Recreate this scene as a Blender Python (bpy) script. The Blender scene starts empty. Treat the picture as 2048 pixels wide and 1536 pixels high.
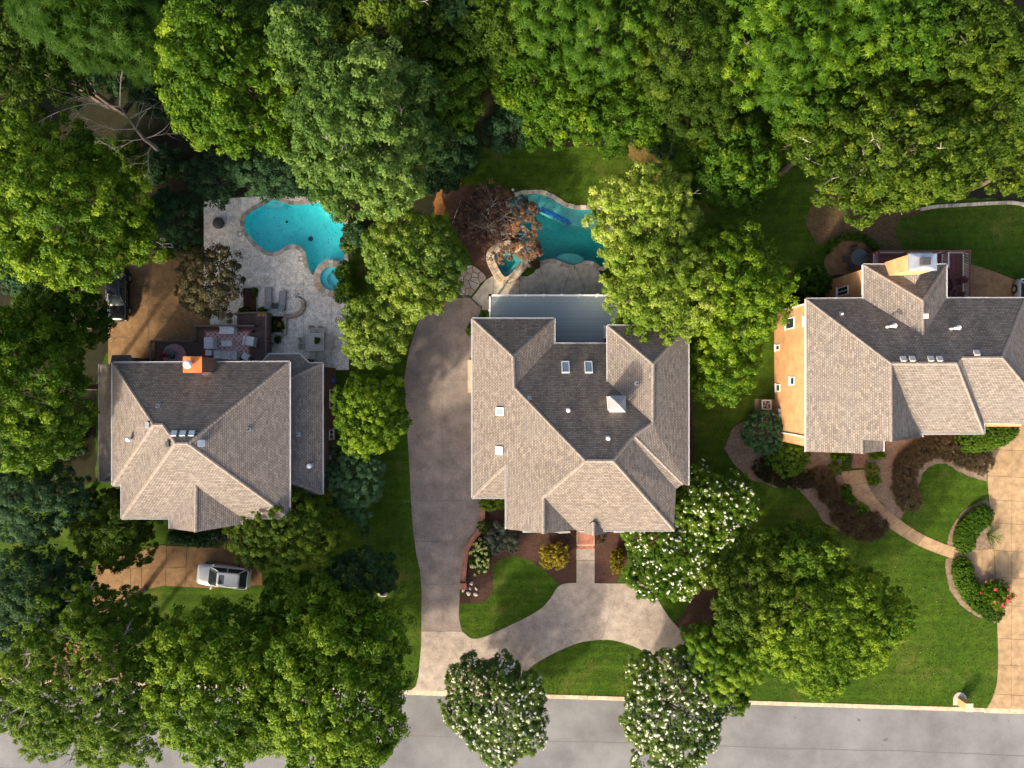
import bpy, bmesh, math, random
import numpy as np
from mathutils import Vector, Matrix
from mathutils.geometry import tessellate_polygon

# ------------------------------------------------------------------ camera, sky, sun, exposure
H = 63.2            # drone height above the ground, metres
S = 22.5            # photograph pixels per metre on the ground
sc = bpy.context.scene
COL = sc.collection
cam = bpy.data.cameras.new('camera'); cam.lens = 25.0; cam.sensor_width = 36.0
cam.clip_start = 0.5; cam.clip_end = 3000
cam_o = bpy.data.objects.new('camera', cam); COL.objects.link(cam_o)
cam_o.location = (0, 0, H); cam_o.rotation_euler = (0, 0, 0)
sc.camera = cam_o

SUN_EL = math.radians(27.5); SUN_AZ = math.radians(54)      # shadows run up-right, 54 degrees off +X
W = bpy.data.worlds.new('World'); sc.world = W; W.use_nodes = True
nt = W.node_tree
sky = nt.nodes.new('ShaderNodeTexSky'); sky.sky_type = 'NISHITA'; sky.sun_disc = False
sky.dust_density = 6.5; sky.ozone_density = .5; sky.air_density = .8; sky.sun_elevation = SUN_EL; sky.sun_rotation = math.atan2(-math.cos(SUN_AZ), -math.sin(SUN_AZ))
bg = nt.nodes['Background']; bg.inputs[1].default_value = 0.15
nt.links.new(sky.outputs[0], bg.inputs[0])
sl = bpy.data.lights.new('sun', 'SUN'); sl.energy = 2.8; sl.angle = math.radians(3.0); sl.color = (1.0, 0.84, 0.64)
so = bpy.data.objects.new('sun', sl); COL.objects.link(so)
sdir = Vector((math.cos(SUN_AZ)*math.cos(SUN_EL), math.sin(SUN_AZ)*math.cos(SUN_EL), -math.sin(SUN_EL)))
so.rotation_euler = sdir.to_track_quat('-Z', 'Y').to_euler(); so.location = (-60, -50, 80)
sc.view_settings.view_transform = 'Standard'; sc.view_settings.look = 'None'
sc.view_settings.gamma = 1.0; sc.view_settings.exposure = 1.32
sc.render.resolution_x = 1024; sc.render.resolution_y = 768

# ------------------------------------------------------------------ helpers
def P(u, v, z=0.0):
    k = (1 - z/H)/S
    return Vector(((u-1024)*k, (768-v)*k, z))
def PW(u, v, X):                       # photograph pixel on the vertical plane x = X
    k = X*S/(u-1024)
    return Vector((X, (768-v)/S*k, (1-k)*H))
R = math.radians

def tag(o, label=None, cat=None, group=None, kind=None):
    if label: o['label'] = label
    if cat: o['category'] = cat
    if group: o['group'] = group
    if kind: o['kind'] = kind
    return o
ORG = {}
def thing(name, label, cat, loc=(0, 0, 0), rz=0.0, group=None, local=False):
    o = bpy.data.objects.new(name, None); COL.objects.link(o); o.empty_display_size = 0.3
    o.location = loc; o.rotation_euler = (0, 0, rz)
    ORG[o.name] = Vector((0, 0, 0)) if local else Vector(loc)
    return tag(o, label, cat, group)
def link(name, me, parent=None, org=None):
    o = bpy.data.objects.new(name, me); COL.objects.link(o)
    if parent is not None:
        o.parent = parent
        ORG[o.name] = ORG[parent.name]
    else:
        ORG[o.name] = Vector(org) if org is not None else Vector((0, 0, 0))
        o.location = ORG[o.name]
    return o
def dup(root, loc, rz, label=None, group=None):
    r = root.copy(); COL.objects.link(r); r.location = loc; r.rotation_euler = (0, 0, rz)
    if label: r['label'] = label
    if group: r['group'] = group
    for ch in list(root.children):
        c = ch.copy(); COL.objects.link(c); c.parent = r
        for g in list(ch.children):
            d = g.copy(); COL.objects.link(d); d.parent = c
    return r

class MB:
    def __init__(s): s.v = []; s.f = []; s.sm = False
    def face(s, pts):
        b = len(s.v); s.v += [tuple(p) for p in pts]; s.f.append(tuple(range(b, b+len(pts)))); return s
    def box(s, x0, x1, y0, y1, z0, z1):
        b = len(s.v)
        s.v += [(x0,y0,z0),(x1,y0,z0),(x1,y1,z0),(x0,y1,z0),(x0,y0,z1),(x1,y0,z1),(x1,y1,z1),(x0,y1,z1)]
        s.f += [tuple(b+i for i in q) for q in ((3,2,1,0),(4,5,6,7),(0,1,5,4),(1,2,6,5),(2,3,7,6),(3,0,4,7))]
        return s
    def hexa(s, lo, hi):                 # any prism between two equal loops
        b = len(s.v); n = len(lo)
        s.v += [tuple(p) for p in lo]+[tuple(p) for p in hi]
        s.f.append(tuple(b+i for i in reversed(range(n)))); s.f.append(tuple(b+n+i for i in range(n)))
        for i in range(n):
            j = (i+1) % n; s.f.append((b+i, b+j, b+n+j, b+n+i))
        return s
    def bar(s, p0, p1, w, h):
        p0 = Vector(p0); p1 = Vector(p1); d = (p1-p0).normalized()
        up = Vector((0,0,1)) if abs(d.z) < .95 else Vector((0,1,0))
        a = d.cross(up).normalized()*(w/2); c = a.cross(d).normalized()*(h/2)
        q = [-a-c, a-c, a+c, -a+c]
        return s.hexa([p0+x for x in q], [p1+x for x in q])
    def tube(s, pts, rad, n=6, cap=True):
        pts = [Vector(p) for p in pts]; b = len(s.v)
        if not hasattr(rad, '__len__'): rad = [rad]*len(pts)
        for i, p in enumerate(pts):
            d = (pts[min(i+1, len(pts)-1)]-pts[max(i-1, 0)])
            d = d.normalized() if d.length > 1e-6 else Vector((0,0,1))
            up = Vector((0,0,1)) if abs(d.z) < .9 else Vector((1,0,0))
            a = d.cross(up).normalized(); c = d.cross(a).normalized()
            for k in range(n):
                t = 2*math.pi*k/n; s.v.append(tuple(p+(a*math.cos(t)+c*math.sin(t))*rad[i]))
        for i in range(len(pts)-1):
            for k in range(n):
                j = (k+1) % n; s.f.append((b+i*n+k, b+i*n+j, b+(i+1)*n+j, b+(i+1)*n+k))
        if cap:
            s.f.append(tuple(b+k for k in reversed(range(n)))); s.f.append(tuple(b+(len(pts)-1)*n+k for k in range(n)))
        return s
    def lathe(s, prof, c=(0,0,0), n=16, caps=True):
        b = len(s.v); c = Vector(c)
        for r, z in prof:
            for k in range(n):
                t = 2*math.pi*k/n; s.v.append((c.x+r*math.cos(t), c.y+r*math.sin(t), c.z+z))
        for i in range(len(prof)-1):
            for k in range(n):
                j = (k+1) % n; s.f.append((b+i*n+k, b+i*n+j, b+(i+1)*n+j, b+(i+1)*n+k))
        if caps:
            s.f.append(tuple(b+k for k in reversed(range(n)))); s.f.append(tuple(b+(len(prof)-1)*n+k for k in range(n)))
        return s
    def prism(s, poly, z0, z1, holes=(), bottom=True):
        loops = [list(poly)]+[list(h) for h in holes]
        vv = [[Vector((p[0], p[1], 0)) for p in l] for l in loops]
        tris = tessellate_polygon(vv); flat = [p for l in vv for p in l]; n = len(flat); b = len(s.v)
        s.v += [(p.x, p.y, z1) for p in flat]
        for t in tris:
            a, c, d = flat[t[0]], flat[t[1]], flat[t[2]]
            if (c-a).cross(d-a).z < 0: t = (t[0], t[2], t[1])
            s.f.append(tuple(b+i for i in t))
        if z0 is not None and z0 != z1:
            b2 = len(s.v); s.v += [(p.x, p.y, z0) for p in flat]
            o = 0
            for l in vv:
                m = len(l); ar = sum(l[i].x*l[(i+1)%m].y-l[(i+1)%m].x*l[i].y for i in range(m))
                for i in range(m):
                    j = (i+1) % m; q = (b2+o+i, b2+o+j, b+o+j, b+o+i)
                    s.f.append(q if (ar > 0) == (o == 0) else q[::-1])
                o += m
        return s
    def build(s, name, m, parent=None, org=None, bevel=0.0, smooth=False, kind=None):
        if parent is None and org is None:
            a = np.array(s.v); org = ((a[:,0].min()+a[:,0].max())/2, (a[:,1].min()+a[:,1].max())/2, a[:,2].min())
        base = ORG[parent.name] if parent is not None else Vector(org)
        me = bpy.data.meshes.new(name)
        me.from_pydata([(x-base.x, y-base.y, z-base.z) for x, y, z in s.v], [], s.f)
        uv_auto(me, base)
        if m is not None: me.materials.append(m)
        if smooth:
            for p in me.polygons: p.use_smooth = True
        o = link(name, me, parent, org)
        if bevel:
            md = o.modifiers.new('bevel', 'BEVEL'); md.width = bevel; md.segments = 2; md.limit_method = 'ANGLE'
        if kind: o['kind'] = kind
        return o

def uv_auto(me, base):
    uvl = me.uv_layers.new(name='UVMap')
    Z = Vector((0,0,1))
    vs = me.vertices; buf = np.zeros(len(me.loops)*2, dtype=np.float32)
    for p in me.polygons:
        n = p.normal
        if abs(n.z) > .995: ua, va = Vector((1,0,0)), Vector((0,1,0))
        else:
            ua = Z.cross(n).normalized(); va = n.cross(ua)
        for li in p.loop_indices:
            q = vs[me.loops[li].vertex_index].co+base
            buf[li*2] = q.dot(ua); buf[li*2+1] = q.dot(va)
    uvl.data.foreach_set('uv', buf)

def catmull(pts, n=6, closed=True):
    out = []; m = len(pts)
    rng = range(m if closed else m-1)
    for i in rng:
        g = lambda k: pts[k % m] if closed else pts[max(0, min(m-1, k))]
        p0, p1, p2, p3 = g(i-1), g(i), g(i+1), g(i+2)
        for k in range(n):
            t = k/n; t2 = t*t; t3 = t2*t
            out.append(tuple(.5*((2*b)+(-a+c)*t+(2*a-5*b+4*c-d)*t2+(-a+3*b-3*c+d)*t3) for a, b, c, d in zip(p0, p1, p2, p3)))
    if not closed: out.append(tuple(pts[-1]))
    return out
def W2(pts, z=0.0): return [tuple(P(u, v, z)[:2]) for u, v in pts]
def rough(pts, amp, seed, step=.35):
    rg = random.Random(seed); out = []; m = len(pts)
    for i in range(m):
        a = Vector(pts[i]); b = Vector(pts[(i+1) % m]); L = (b-a).length; k = max(1, int(L/step))
        if L > 60: k = 1
        for j in range(k):
            q = a.lerp(b, j/k)
            out.append((q.x+rg.uniform(-amp, amp), q.y+rg.uniform(-amp, amp)))
    return out
def clip(poly, a, n, off=0.0):           # keep the side where (p-a).n >= off
    out = []; m = len(poly)
    for i in range(m):
        p = poly[i]; q = poly[(i+1) % m]
        dp = (p[0]-a[0])*n[0]+(p[1]-a[1])*n[1]-off; dq = (q[0]-a[0])*n[0]+(q[1]-a[1])*n[1]-off
        if dp >= 0: out.append(p)
        if (dp >= 0) != (dq >= 0):
            t = dp/(dp-dq); out.append((p[0]+(q[0]-p[0])*t, p[1]+(q[1]-p[1])*t))
    return out
def area(p): return .5*sum(p[i][0]*p[(i+1)%len(p)][1]-p[(i+1)%len(p)][0]*p[i][1] for i in range(len(p)))
def cent(p): return (sum(q[0] for q in p)/len(p), sum(q[1] for q in p)/len(p))
def cut(pieces, A, B, gap=.02, cond=None):
    out = []
    d = Vector(B)-Vector(A); n = Vector((-d.y, d.x)).normalized()
    for p in pieces:
        if cond and not cond(cent(p)): out.append(p); continue
        for sg in (1, -1):
            c = clip(p, A, n*sg, gap)
            if len(c) > 2 and abs(area(c)) > .05: out.append(c)
    return out
def voronoi(poly, seeds, gap):
    out = []
    for i, s_ in enumerate(seeds):
        c = list(poly)
        for j, t in enumerate(seeds):
            if i == j: continue
            d = Vector((s_[0]-t[0], s_[1]-t[1])); L = d.length
            if L > 6 or L < 1e-4: continue
            mid = ((s_[0]+t[0])/2, (s_[1]+t[1])/2); c = clip(c, mid, d/L, gap)
            if len(c) < 3: break
        if len(c) > 2 and abs(area(c)) > .01: out.append(c)
    return out

# ------------------------------------------------------------------ materials
MATS = {}
class NT:
    def __init__(s, name):
        s.m = bpy.data.materials.new(name); s.m.use_nodes = True; s.t = s.m.node_tree
        s.p = s.t.nodes['Principled BSDF']; MATS[name] = s.m
    def n(s, kind, **kw):
        x = s.t.nodes.new(kind)
        for k, v in kw.items(): setattr(x, k, v)
        return x
    def l(s, a, b): s.t.links.new(a, b)
    def noise(s, vec, scale, detail=4, rgh=.55):
        x = s.n('ShaderNodeTexNoise'); x.inputs['Scale'].default_value = scale
        x.inputs['Detail'].default_value = detail; x.inputs['Roughness'].default_value = rgh
        if vec: s.l(vec, x.inputs['Vector'])
        return x.outputs['Fac']
    def ramp(s, fac, stops):
        r = s.n('ShaderNodeValToRGB'); e = r.color_ramp.elements
        while len(e) < len(stops): e.new(.5)
        for el, (t, c) in zip(e, stops): el.position = t; el.color = (*c, 1)
        s.l(fac, r.inputs[0]); return r.outputs[0]
    def mix(s, fac, a, b, mode='MIX'):
        x = s.n('ShaderNodeMix', data_type='RGBA', blend_type=mode)
        for sock, val in ((x.inputs[0], fac), (x.inputs[6], a), (x.inputs[7], b)):
            if isinstance(val, (int, float)): sock.default_value = val
            elif isinstance(val, tuple): sock.default_value = (*val, 1)
            else: s.l(val, sock)
        return x.outputs[2]
    def bump(s, h, strength, dist=.02):
        b = s.n('ShaderNodeBump'); b.inputs['Strength'].default_value = strength; b.inputs['Distance'].default_value = dist
        s.l(h, b.inputs['Height']); s.l(b.outputs[0], s.p.inputs['Normal'])
    def pos(s): return s.n('ShaderNodeNewGeometry').outputs['Position']
    def uv(s): return s.n('ShaderNodeTexCoord').outputs['UV']
def simple(name, c, rgh=.6, metal=0.0, var=.12, scale=6.0, coat=0.0):
    k = NT(name); co = k.n('ShaderNodeTexCoord').outputs['Object']
    f = k.noise(co, scale, 5)
    lo = tuple(x*(1-var*1.6) for x in c); hi = tuple(min(1, x*(1+var*1.6)) for x in c)
    k.l(k.ramp(f, [(.25, lo), (.75, hi)]), k.p.inputs['Base Color'])
    k.p.inputs['Roughness'].default_value = rgh; k.p.inputs['Metallic'].default_value = metal
    k.p.inputs['Coat Weight'].default_value = coat
    return k.m
def ground(name, stops, s1, s2, fine, finec=.5, rgh=.9, bump=.4, bscale=30, stain=None, bd=.02):
    """two scales of colour, plus a fine grain"""
    k = NT(name); p = k.pos()
    a = k.noise(p, s1, 6, .6); c = k.ramp(a, stops)
    b = k.noise(p, s2, 5, .6); c = k.mix(.55, c, k.ramp(b, [(.3, (.45,.45,.45)), (.7, (1.4,1.4,1.4))]), 'MULTIPLY')
    f = k.noise(p, fine, 3, .7); g = 1-finec
    c = k.mix(1.0, c, k.ramp(f, [(.3, (g,g,g)), (.7, (1+finec,)*3)]), 'MULTIPLY')
    if stain:
        sc_, col, lo, hi, amt = stain
        st = k.noise(p, sc_, 5, .65); m_ = k.ramp(st, [(lo, (0,0,0)), (hi, (amt,)*3)])
        c = k.mix(m_, c, col)
    k.l(c, k.p.inputs['Base Color']); k.p.inputs['Roughness'].default_value = rgh
    k.p.inputs['Specular IOR Level'].default_value = .2
    k.bump(k.noise(p, bscale, 4, .7), bump, bd)
    return k.m
def grassmat():
    k = NT('lawn_grass'); p = k.pos()
    c = k.ramp(k.noise(p, .16, 6, .6), [(.25, (.025,.058,.004)), (.5, (.039,.081,.006)), (.75, (.060,.095,.010))])
    mp = k.n('ShaderNodeMapping'); mp.inputs['Scale'].default_value = (.10, 1.9, 1); mp.inputs['Rotation'].default_value = (0,0,.03); k.l(p, mp.inputs[0])
    c = k.mix(.8, c, k.ramp(k.noise(mp.outputs[0], 1.0, 3, .5), [(.35, (.80,.80,.80)), (.65, (1.2,1.2,1.2))]), 'MULTIPLY')      # mowing
    c = k.mix(.7, c, k.ramp(k.noise(p, 1.5, 6, .7), [(.3, (.5,.5,.5)), (.7, (1.45,1.4,1.3))]), 'MULTIPLY')
    c = k.mix(1.0, c, k.ramp(k.noise(p, 8, 4, .75), [(.3, (.5,.5,.5)), (.7, (1.5,1.5,1.5))]), 'MULTIPLY')
    c = k.mix(k.ramp(k.noise(p, .33, 6, .7), [(.55, (0,0,0)), (.75, (.6,.6,.6))]), c, (.14,.125,.035))                            # thin yellow patches
    k.l(c, k.p.inputs['Base Color']); k.p.inputs['Roughness'].default_value = .95; k.p.inputs['Specular IOR Level'].default_value = .1
    k.bump(k.noise(p, 12, 4, .75), 1.0, .06); return k.m
GRASS = grassmat()
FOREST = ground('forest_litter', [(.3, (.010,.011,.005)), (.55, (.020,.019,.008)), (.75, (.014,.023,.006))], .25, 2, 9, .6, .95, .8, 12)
MULCH = ground('dark_mulch', [(.3, (.045,.024,.017)), (.7, (.072,.038,.027))], .8, 4, 14, .6, .95, .9, 16)
MULCH2 = ground('faded_mulch', [(.3, (.15,.105,.075)), (.7, (.24,.175,.125))], .7, 4, 12, .5, .95, .8, 14)
LITTER = ground('leaf_litter_soil', [(.3, (.06,.04,.022)), (.55, (.10,.065,.034)), (.75, (.05,.06,.015))], .35, 2.5, 10, .5, .95, .8, 12)
ASPH = ground('asphalt', [(.3, (.150,.154,.158)), (.7, (.168,.170,.172))], .07, .25, 18, .2, .85, .3, 36)
DRIVE = ground('exposed_aggregate_driveway', [(.3, (.19,.160,.140)), (.7, (.235,.198,.172))], .18, .8, 17, .36, .85, .4, 28, (.2, (.31,.26,.215), .56, .80, .5))
DRIVE2 = ground('pale_driveway_concrete', [(.3, (.27,.228,.19)), (.7, (.35,.30,.25))], .25, 1.2, 17, .32, .85, .35, 36, (.5, (.22,.19,.17), .60, .8, .4))
TAN = ground('tan_driveway_concrete', [(.3, (.285,.195,.105)), (.7, (.37,.258,.145))], .25, 1.5, 26, .22, .85, .35, 36, (.4, (.26,.19,.12), .58, .8, .5))
BROWN = ground('brown_driveway_concrete', [(.3, (.165,.098,.046)), (.7, (.235,.142,.068))], .3, 1.8, 22, .28, .85, .35, 36)
PATIO = ground('white_pebble_patio', [(.3, (.68,.63,.55)), (.7, (.82,.76,.67))], .3, 2.2, 13, .45, .85, .5, 26, (.8, (.22,.20,.18), .55, .78, .75))
CONC = ground('smooth_patio_concrete', [(.3, (.38,.345,.28)), (.7, (.46,.42,.35))], .3, 2, 24, .12, .8, .2, 36)
KERB = ground('kerb_concrete', [(.3, (.42,.33,.22)), (.7, (.54,.44,.31))], .6, 3, 20, .2, .85, .3, 30)
JOINT = simple('joint_dirt', (.055,.05,.045), .95)
DARKJ = simple('drive_joint_dirt', (.14,.12,.105), .95)

def shingles(name, a, b, dark, stainc=(.16,.15,.14), algae_shade=False):
    k = NT(name); uv = k.uv(); p = k.pos()
    br = k.n('ShaderNodeTexBrick'); k.l(uv, br.inputs['Vector'])
    br.offset = .5; br.inputs['Scale'].default_value = 1.0
    br.inputs['Color1'].default_value = (*a, 1); br.inputs['Color2'].default_value = (*b, 1); br.inputs['Mortar'].default_value = (*dark, 1)
    br.inputs['Mortar Size'].default_value = .016; br.inputs['Mortar Smooth'].default_value = .1
    br.inputs['Brick Width'].default_value = .23; br.inputs['Row Height'].default_value = .15; br.inputs['Bias'].default_value = -.1
    br2 = k.n('ShaderNodeTexBrick'); mp = k.n('ShaderNodeMapping'); mp.inputs['Location'].default_value = (.077, 0, 0)
    k.l(uv, mp.inputs[0]); k.l(mp.outputs[0], br2.inputs['Vector']); br2.offset = .37
    br2.inputs['Scale'].default_value = 1.0; br2.inputs['Color1'].default_value = (.70,.69,.69,1); br2.inputs['Color2'].default_value = (1.14,1.12,1.09,1)
    br2.inputs['Mortar'].default_value = (.8,.8,.8,1); br2.inputs['Mortar Size'].default_value = .0
    br2.inputs['Brick Width'].default_value = .36; br2.inputs['Row Height'].default_value = .15
    c = k.mix(.75, br.outputs['Color'], br2.outputs['Color'], 'MULTIPLY')
    st = k.noise(p, .35, 5, .6); c = k.mix(k.ramp(st, [(.48, (0,0,0)), (.8, (.5,.5,.5))]), c, stainc)
    f = k.noise(p, 30, 3, .7); c = k.mix(1.0, c, k.ramp(f, [(.3, (.8,.8,.8)), (.7, (1.18,1.18,1.18))]), 'MULTIPLY')
    if algae_shade:                               # streaky algae, which also puts the north slopes' shade contrast into the colour
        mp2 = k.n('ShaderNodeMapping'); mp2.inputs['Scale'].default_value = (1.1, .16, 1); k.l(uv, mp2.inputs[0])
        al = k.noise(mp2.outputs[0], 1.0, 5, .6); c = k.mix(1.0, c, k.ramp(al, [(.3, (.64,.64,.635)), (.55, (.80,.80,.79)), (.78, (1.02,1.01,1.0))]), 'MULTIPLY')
    k.l(c, k.p.inputs['Base Color']); k.p.inputs['Roughness'].default_value = .92; k.p.inputs['Specular IOR Level'].default_value = .15
    # every course steps up towards its lower edge
    sx = k.n('ShaderNodeSeparateXYZ'); k.l(uv, sx.inputs[0])
    md = k.n('ShaderNodeMath', operation='MODULO'); md.inputs[1].default_value = .15
    ad = k.n('ShaderNodeMath', operation='ADD'); ad.inputs[1].default_value = 150.0; k.l(sx.outputs[1], ad.inputs[0]); k.l(ad.outputs[0], md.inputs[0])
    inv = k.n('ShaderNodeMath', operation='MULTIPLY'); inv.inputs[1].default_value = -1.0; k.l(md.outputs[0], inv.inputs[0])
    b_ = k.n('ShaderNodeBump'); b_.inputs['Strength'].default_value = .8; b_.inputs['Distance'].default_value = .12
    k.l(inv.outputs[0], b_.inputs['Height']); k.l(b_.outputs[0], k.p.inputs['Normal'])
    return k.m
SH_MID = shingles('weathered_brown_shingles', (.245,.216,.184), (.172,.148,.128), (.085,.063,.056))
SH_MID_N = shingles('algae_and_shade_weathered_brown_shingles', (.245,.216,.184), (.172,.148,.128), (.085,.063,.056), algae_shade=True)
SH_LEFT = shingles('brown_grey_shingles', (.245,.218,.190), (.172,.151,.133), (.088,.068,.06))
SH_LEFT_N = shingles('algae_and_shade_brown_grey_shingles', (.245,.218,.190), (.172,.151,.133), (.088,.068,.06), algae_shade=True)
SH_RIGHT = shingles('taupe_shingles', (.262,.235,.204), (.182,.161,.141), (.09,.075,.066), (.17,.16,.15))
SH_RIGHT_N = shingles('algae_and_shade_taupe_shingles', (.262,.235,.204), (.182,.161,.141), (.09,.075,.066), (.17,.16,.15), algae_shade=True)
CAP = simple('ridge_shingles', (.225,.19,.16), .9, var=.25, scale=5)

def bricks(name, a, b, mortar, bw=.22, rh=.075, ms=.011):
    k = NT(name); uv = k.uv(); br = k.n('ShaderNodeTexBrick'); k.l(uv, br.inputs['Vector'])
    br.inputs['Scale'].default_value = 1.0; br.inputs['Color1'].default_value = (*a,1); br.inputs['Color2'].default_value = (*b,1)
    br.inputs['Mortar'].default_value = (*mortar,1); br.inputs['Mortar Size'].default_value = ms
    br.inputs['Brick Width'].default_value = bw; br.inputs['Row Height'].default_value = rh
    f = k.noise(k.pos(), 1.2, 4); c = k.mix(1.0, br.outputs['Color'], k.ramp(f, [(.3,(.8,.8,.8)),(.7,(1.2,1.2,1.2))]), 'MULTIPLY')
    k.l(c, k.p.inputs['Base Color']); k.p.inputs['Roughness'].default_value = .9
    iv = k.n('ShaderNodeMath', operation='SUBTRACT'); iv.inputs[0].default_value = 1.0; k.l(br.outputs['Fac'], iv.inputs[1])
    k.bump(iv.outputs[0], .6, .015)
    return k.m
BR_TAN = bricks('tan_brick', (.62,.30,.11), (.50,.22,.08), (.52,.37,.22))
BR_RED = bricks('dark_red_brick', (.17,.065,.045), (.115,.045,.034), (.15,.12,.10))
BR_CHIM = bricks('chimney_brick', (.26,.095,.055), (.18,.065,.042), (.2,.15,.12))
BRICK1 = simple('red_brick_piece', (.34,.135,.085), .85, var=.3, scale=2.2)
BRICK2 = simple('brick_mortar', (.45,.38,.32), .95)

WHITE = simple('white_paint', (.78,.77,.75), .5, var=.04)
GUT = simple('white_gutter', (.60,.59,.58), .45, var=.08)
DGREY = simple('dark_grey_metal', (.045,.045,.048), .5)
BLACK = simple('black_metal', (.012,.012,.013), .45)
GREYM = simple('grey_metal', (.30,.30,.31), .45, .3)
GALV = simple('galvanised_metal', (.55,.58,.6), .35, .7, .12, 3)
COPPER = simple('rust_orange_flashing', (.45,.13,.03), .6, .1, .15, 2)
GLASS = NT('window_glass'); GLASS.p.inputs['Base Color'].default_value = (.03,.045,.05,1); GLASS.p.inputs['Roughness'].default_value = .04; GLASS.p.inputs['Specular IOR Level'].default_value = .8; GLASS = GLASS.m
SKYL = NT('skylight_glass'); SKYL.p.inputs['Base Color'].default_value = (.20,.27,.30,1); SKYL.p.inputs['Roughness'].default_value = .06; SKYL.p.inputs['Coat Weight'].default_value = .6; SKYL = SKYL.m
SKYW = simple('white_skylight_dome', (.72,.75,.78), .3, var=.04)
def wood(name, a, b, scale=7, rv=.22):
    k = NT(name); p = k.pos(); mp = k.n('ShaderNodeMapping'); mp.inputs['Scale'].default_value = (.6, 3.0, 3.0); k.l(p, mp.inputs[0])
    f = k.noise(mp.outputs[0], scale, 5, .65); oi = k.n('ShaderNodeObjectInfo')
    c = k.ramp(f, [(.25, a), (.75, b)])
    c = k.mix(1.0, c, k.ramp(oi.outputs['Random'], [(0, (1-rv,)*3), (1, (1+rv,)*3)]), 'MULTIPLY')
    k.l(c, k.p.inputs['Base Color']); k.p.inputs['Roughness'].default_value = .75; k.bump(f, .25, .01); return k.m
DECKW = wood('dark_brown_decking', (.075,.047,.040), (.13,.086,.075))
RAILW = wood('weathered_brown_rail', (.085,.062,.056), (.15,.115,.105))
BLUED = wood('blue_grey_decking', (.29,.355,.365), (.32,.385,.395), 7, .06)
REDD = wood('dark_red_decking', (.11,.032,.03), (.16,.05,.045))
REDC = simple('red_stained_post', (.36,.085,.045), .6)
STONES = [simple('sandstone_%d' % i, c, .85, var=.22, scale=2.5) for i, c in enumerate([(.46,.37,.26), (.50,.43,.33), (.40,.32,.24), (.34,.30,.25), (.50,.36,.22), (.56,.50,.40)])]
GSTONES = [simple('coping_stone_%d' % i, c, .85, var=.2, scale=2.5) for i, c in enumerate([(.40,.36,.29), (.46,.40,.31), (.34,.30,.25), (.30,.25,.21), (.50,.45,.37)])]
RUST = simple('rust_sandstone', (.42,.21,.07), .85, var=.25, scale=2.5)
def plaster(name, c, c2):
    k = NT(name); p = k.pos(); f = k.noise(p, .5, 4, .6); d = k.noise(p, 5, 4, .7)
    col = k.mix(1.0, k.ramp(f, [(.3, c), (.7, c2)]), k.ramp(d, [(.3,(.86,.86,.86)),(.7,(1.1,1.1,1.1))]), 'MULTIPLY')
    k.l(col, k.p.inputs['Base Color']); k.p.inputs['Roughness'].default_value = .7; return k.m
PL_L = plaster('turquoise_plaster', (.12,.78,.82), (.20,.88,.90))
PL_LS = plaster('pale_turquoise_step', (.28,.72,.76), (.34,.78,.82))
PL_M = plaster('teal_plaster', (.035,.34,.37), (.08,.50,.48))
PL_MS = plaster('grey_teal_step', (.20,.36,.38), (.26,.44,.45))
TILEB = simple('cobalt_pool_tile', (.02,.10,.45), .3, var=.3, scale=3); TILEB2 = simple('light_cobalt_pool_tile', (.05,.20,.55), .3, var=.3, scale=3)
def water(name, tint):
    k = NT(name); k.t.nodes.remove(k.p)
    out = k.t.nodes['Material Output']; tr = k.n('ShaderNodeBsdfTransparent'); tr.inputs[0].default_value = (*tint, 1)
    gl = k.n('ShaderNodeBsdfGlossy'); gl.inputs['Roughness'].default_value = .03
    lw = k.n('ShaderNodeLayerWeight'); lw.inputs[0].default_value = .5      # Schlick reflectance of water, the same from both sides
    pw = k.n('ShaderNodeMath', operation='POWER'); pw.inputs[1].default_value = 5.0; k.l(lw.outputs['Facing'], pw.inputs[0])
    fr = k.n('ShaderNodeMath', operation='MULTIPLY_ADD'); fr.inputs[1].default_value = .98; fr.inputs[2].default_value = .02; k.l(pw.outputs[0], fr.inputs[0])
    b = k.n('ShaderNodeBump'); b.inputs['Strength'].default_value = .35; b.inputs['Distance'].default_value = .05
    k.l(k.noise(k.pos(), 2.2, 4, .6), b.inputs['Height']); k.l(b.outputs[0], gl.inputs['Normal'])
    mx = k.n('ShaderNodeMixShader'); k.l(fr.outputs[0], mx.inputs[0]); k.l(tr.outputs[0], mx.inputs[1]); k.l(gl.outputs[0], mx.inputs[2])
    k.l(mx.outputs[0], out.inputs[0]); return k.m
WAT_L = water('clear_turquoise_water', (.66,.97,.98)); WAT_M = water('deep_teal_water', (.50,.86,.85))
def leafmat(name, stops, trans=.34, rgh=.6, spec=.12):
    k = NT(name); at = k.n('ShaderNodeAttribute'); at.attribute_name = 'tint'
    c = k.ramp(at.outputs['Fac'], stops); k.l(c, k.p.inputs['Base Color']); k.p.inputs['Roughness'].default_value = rgh
    k.p.inputs['Specular IOR Level'].default_value = spec
    tl = k.n('ShaderNodeBsdfTranslucent'); k.l(k.mix(1.0, c, (1.25,1.25,.7), 'MULTIPLY'), tl.inputs[0])
    mx = k.n('ShaderNodeMixShader'); mx.inputs[0].default_value = trans
    k.l(k.p.outputs[0], mx.inputs[1]); k.l(tl.outputs[0], mx.inputs[2]); k.l(mx.outputs[0], k.t.nodes['Material Output'].inputs[0])
    return k.m
def three(d, m, l): return [(0.1, d), (.5, m), (.9, l)]
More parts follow.
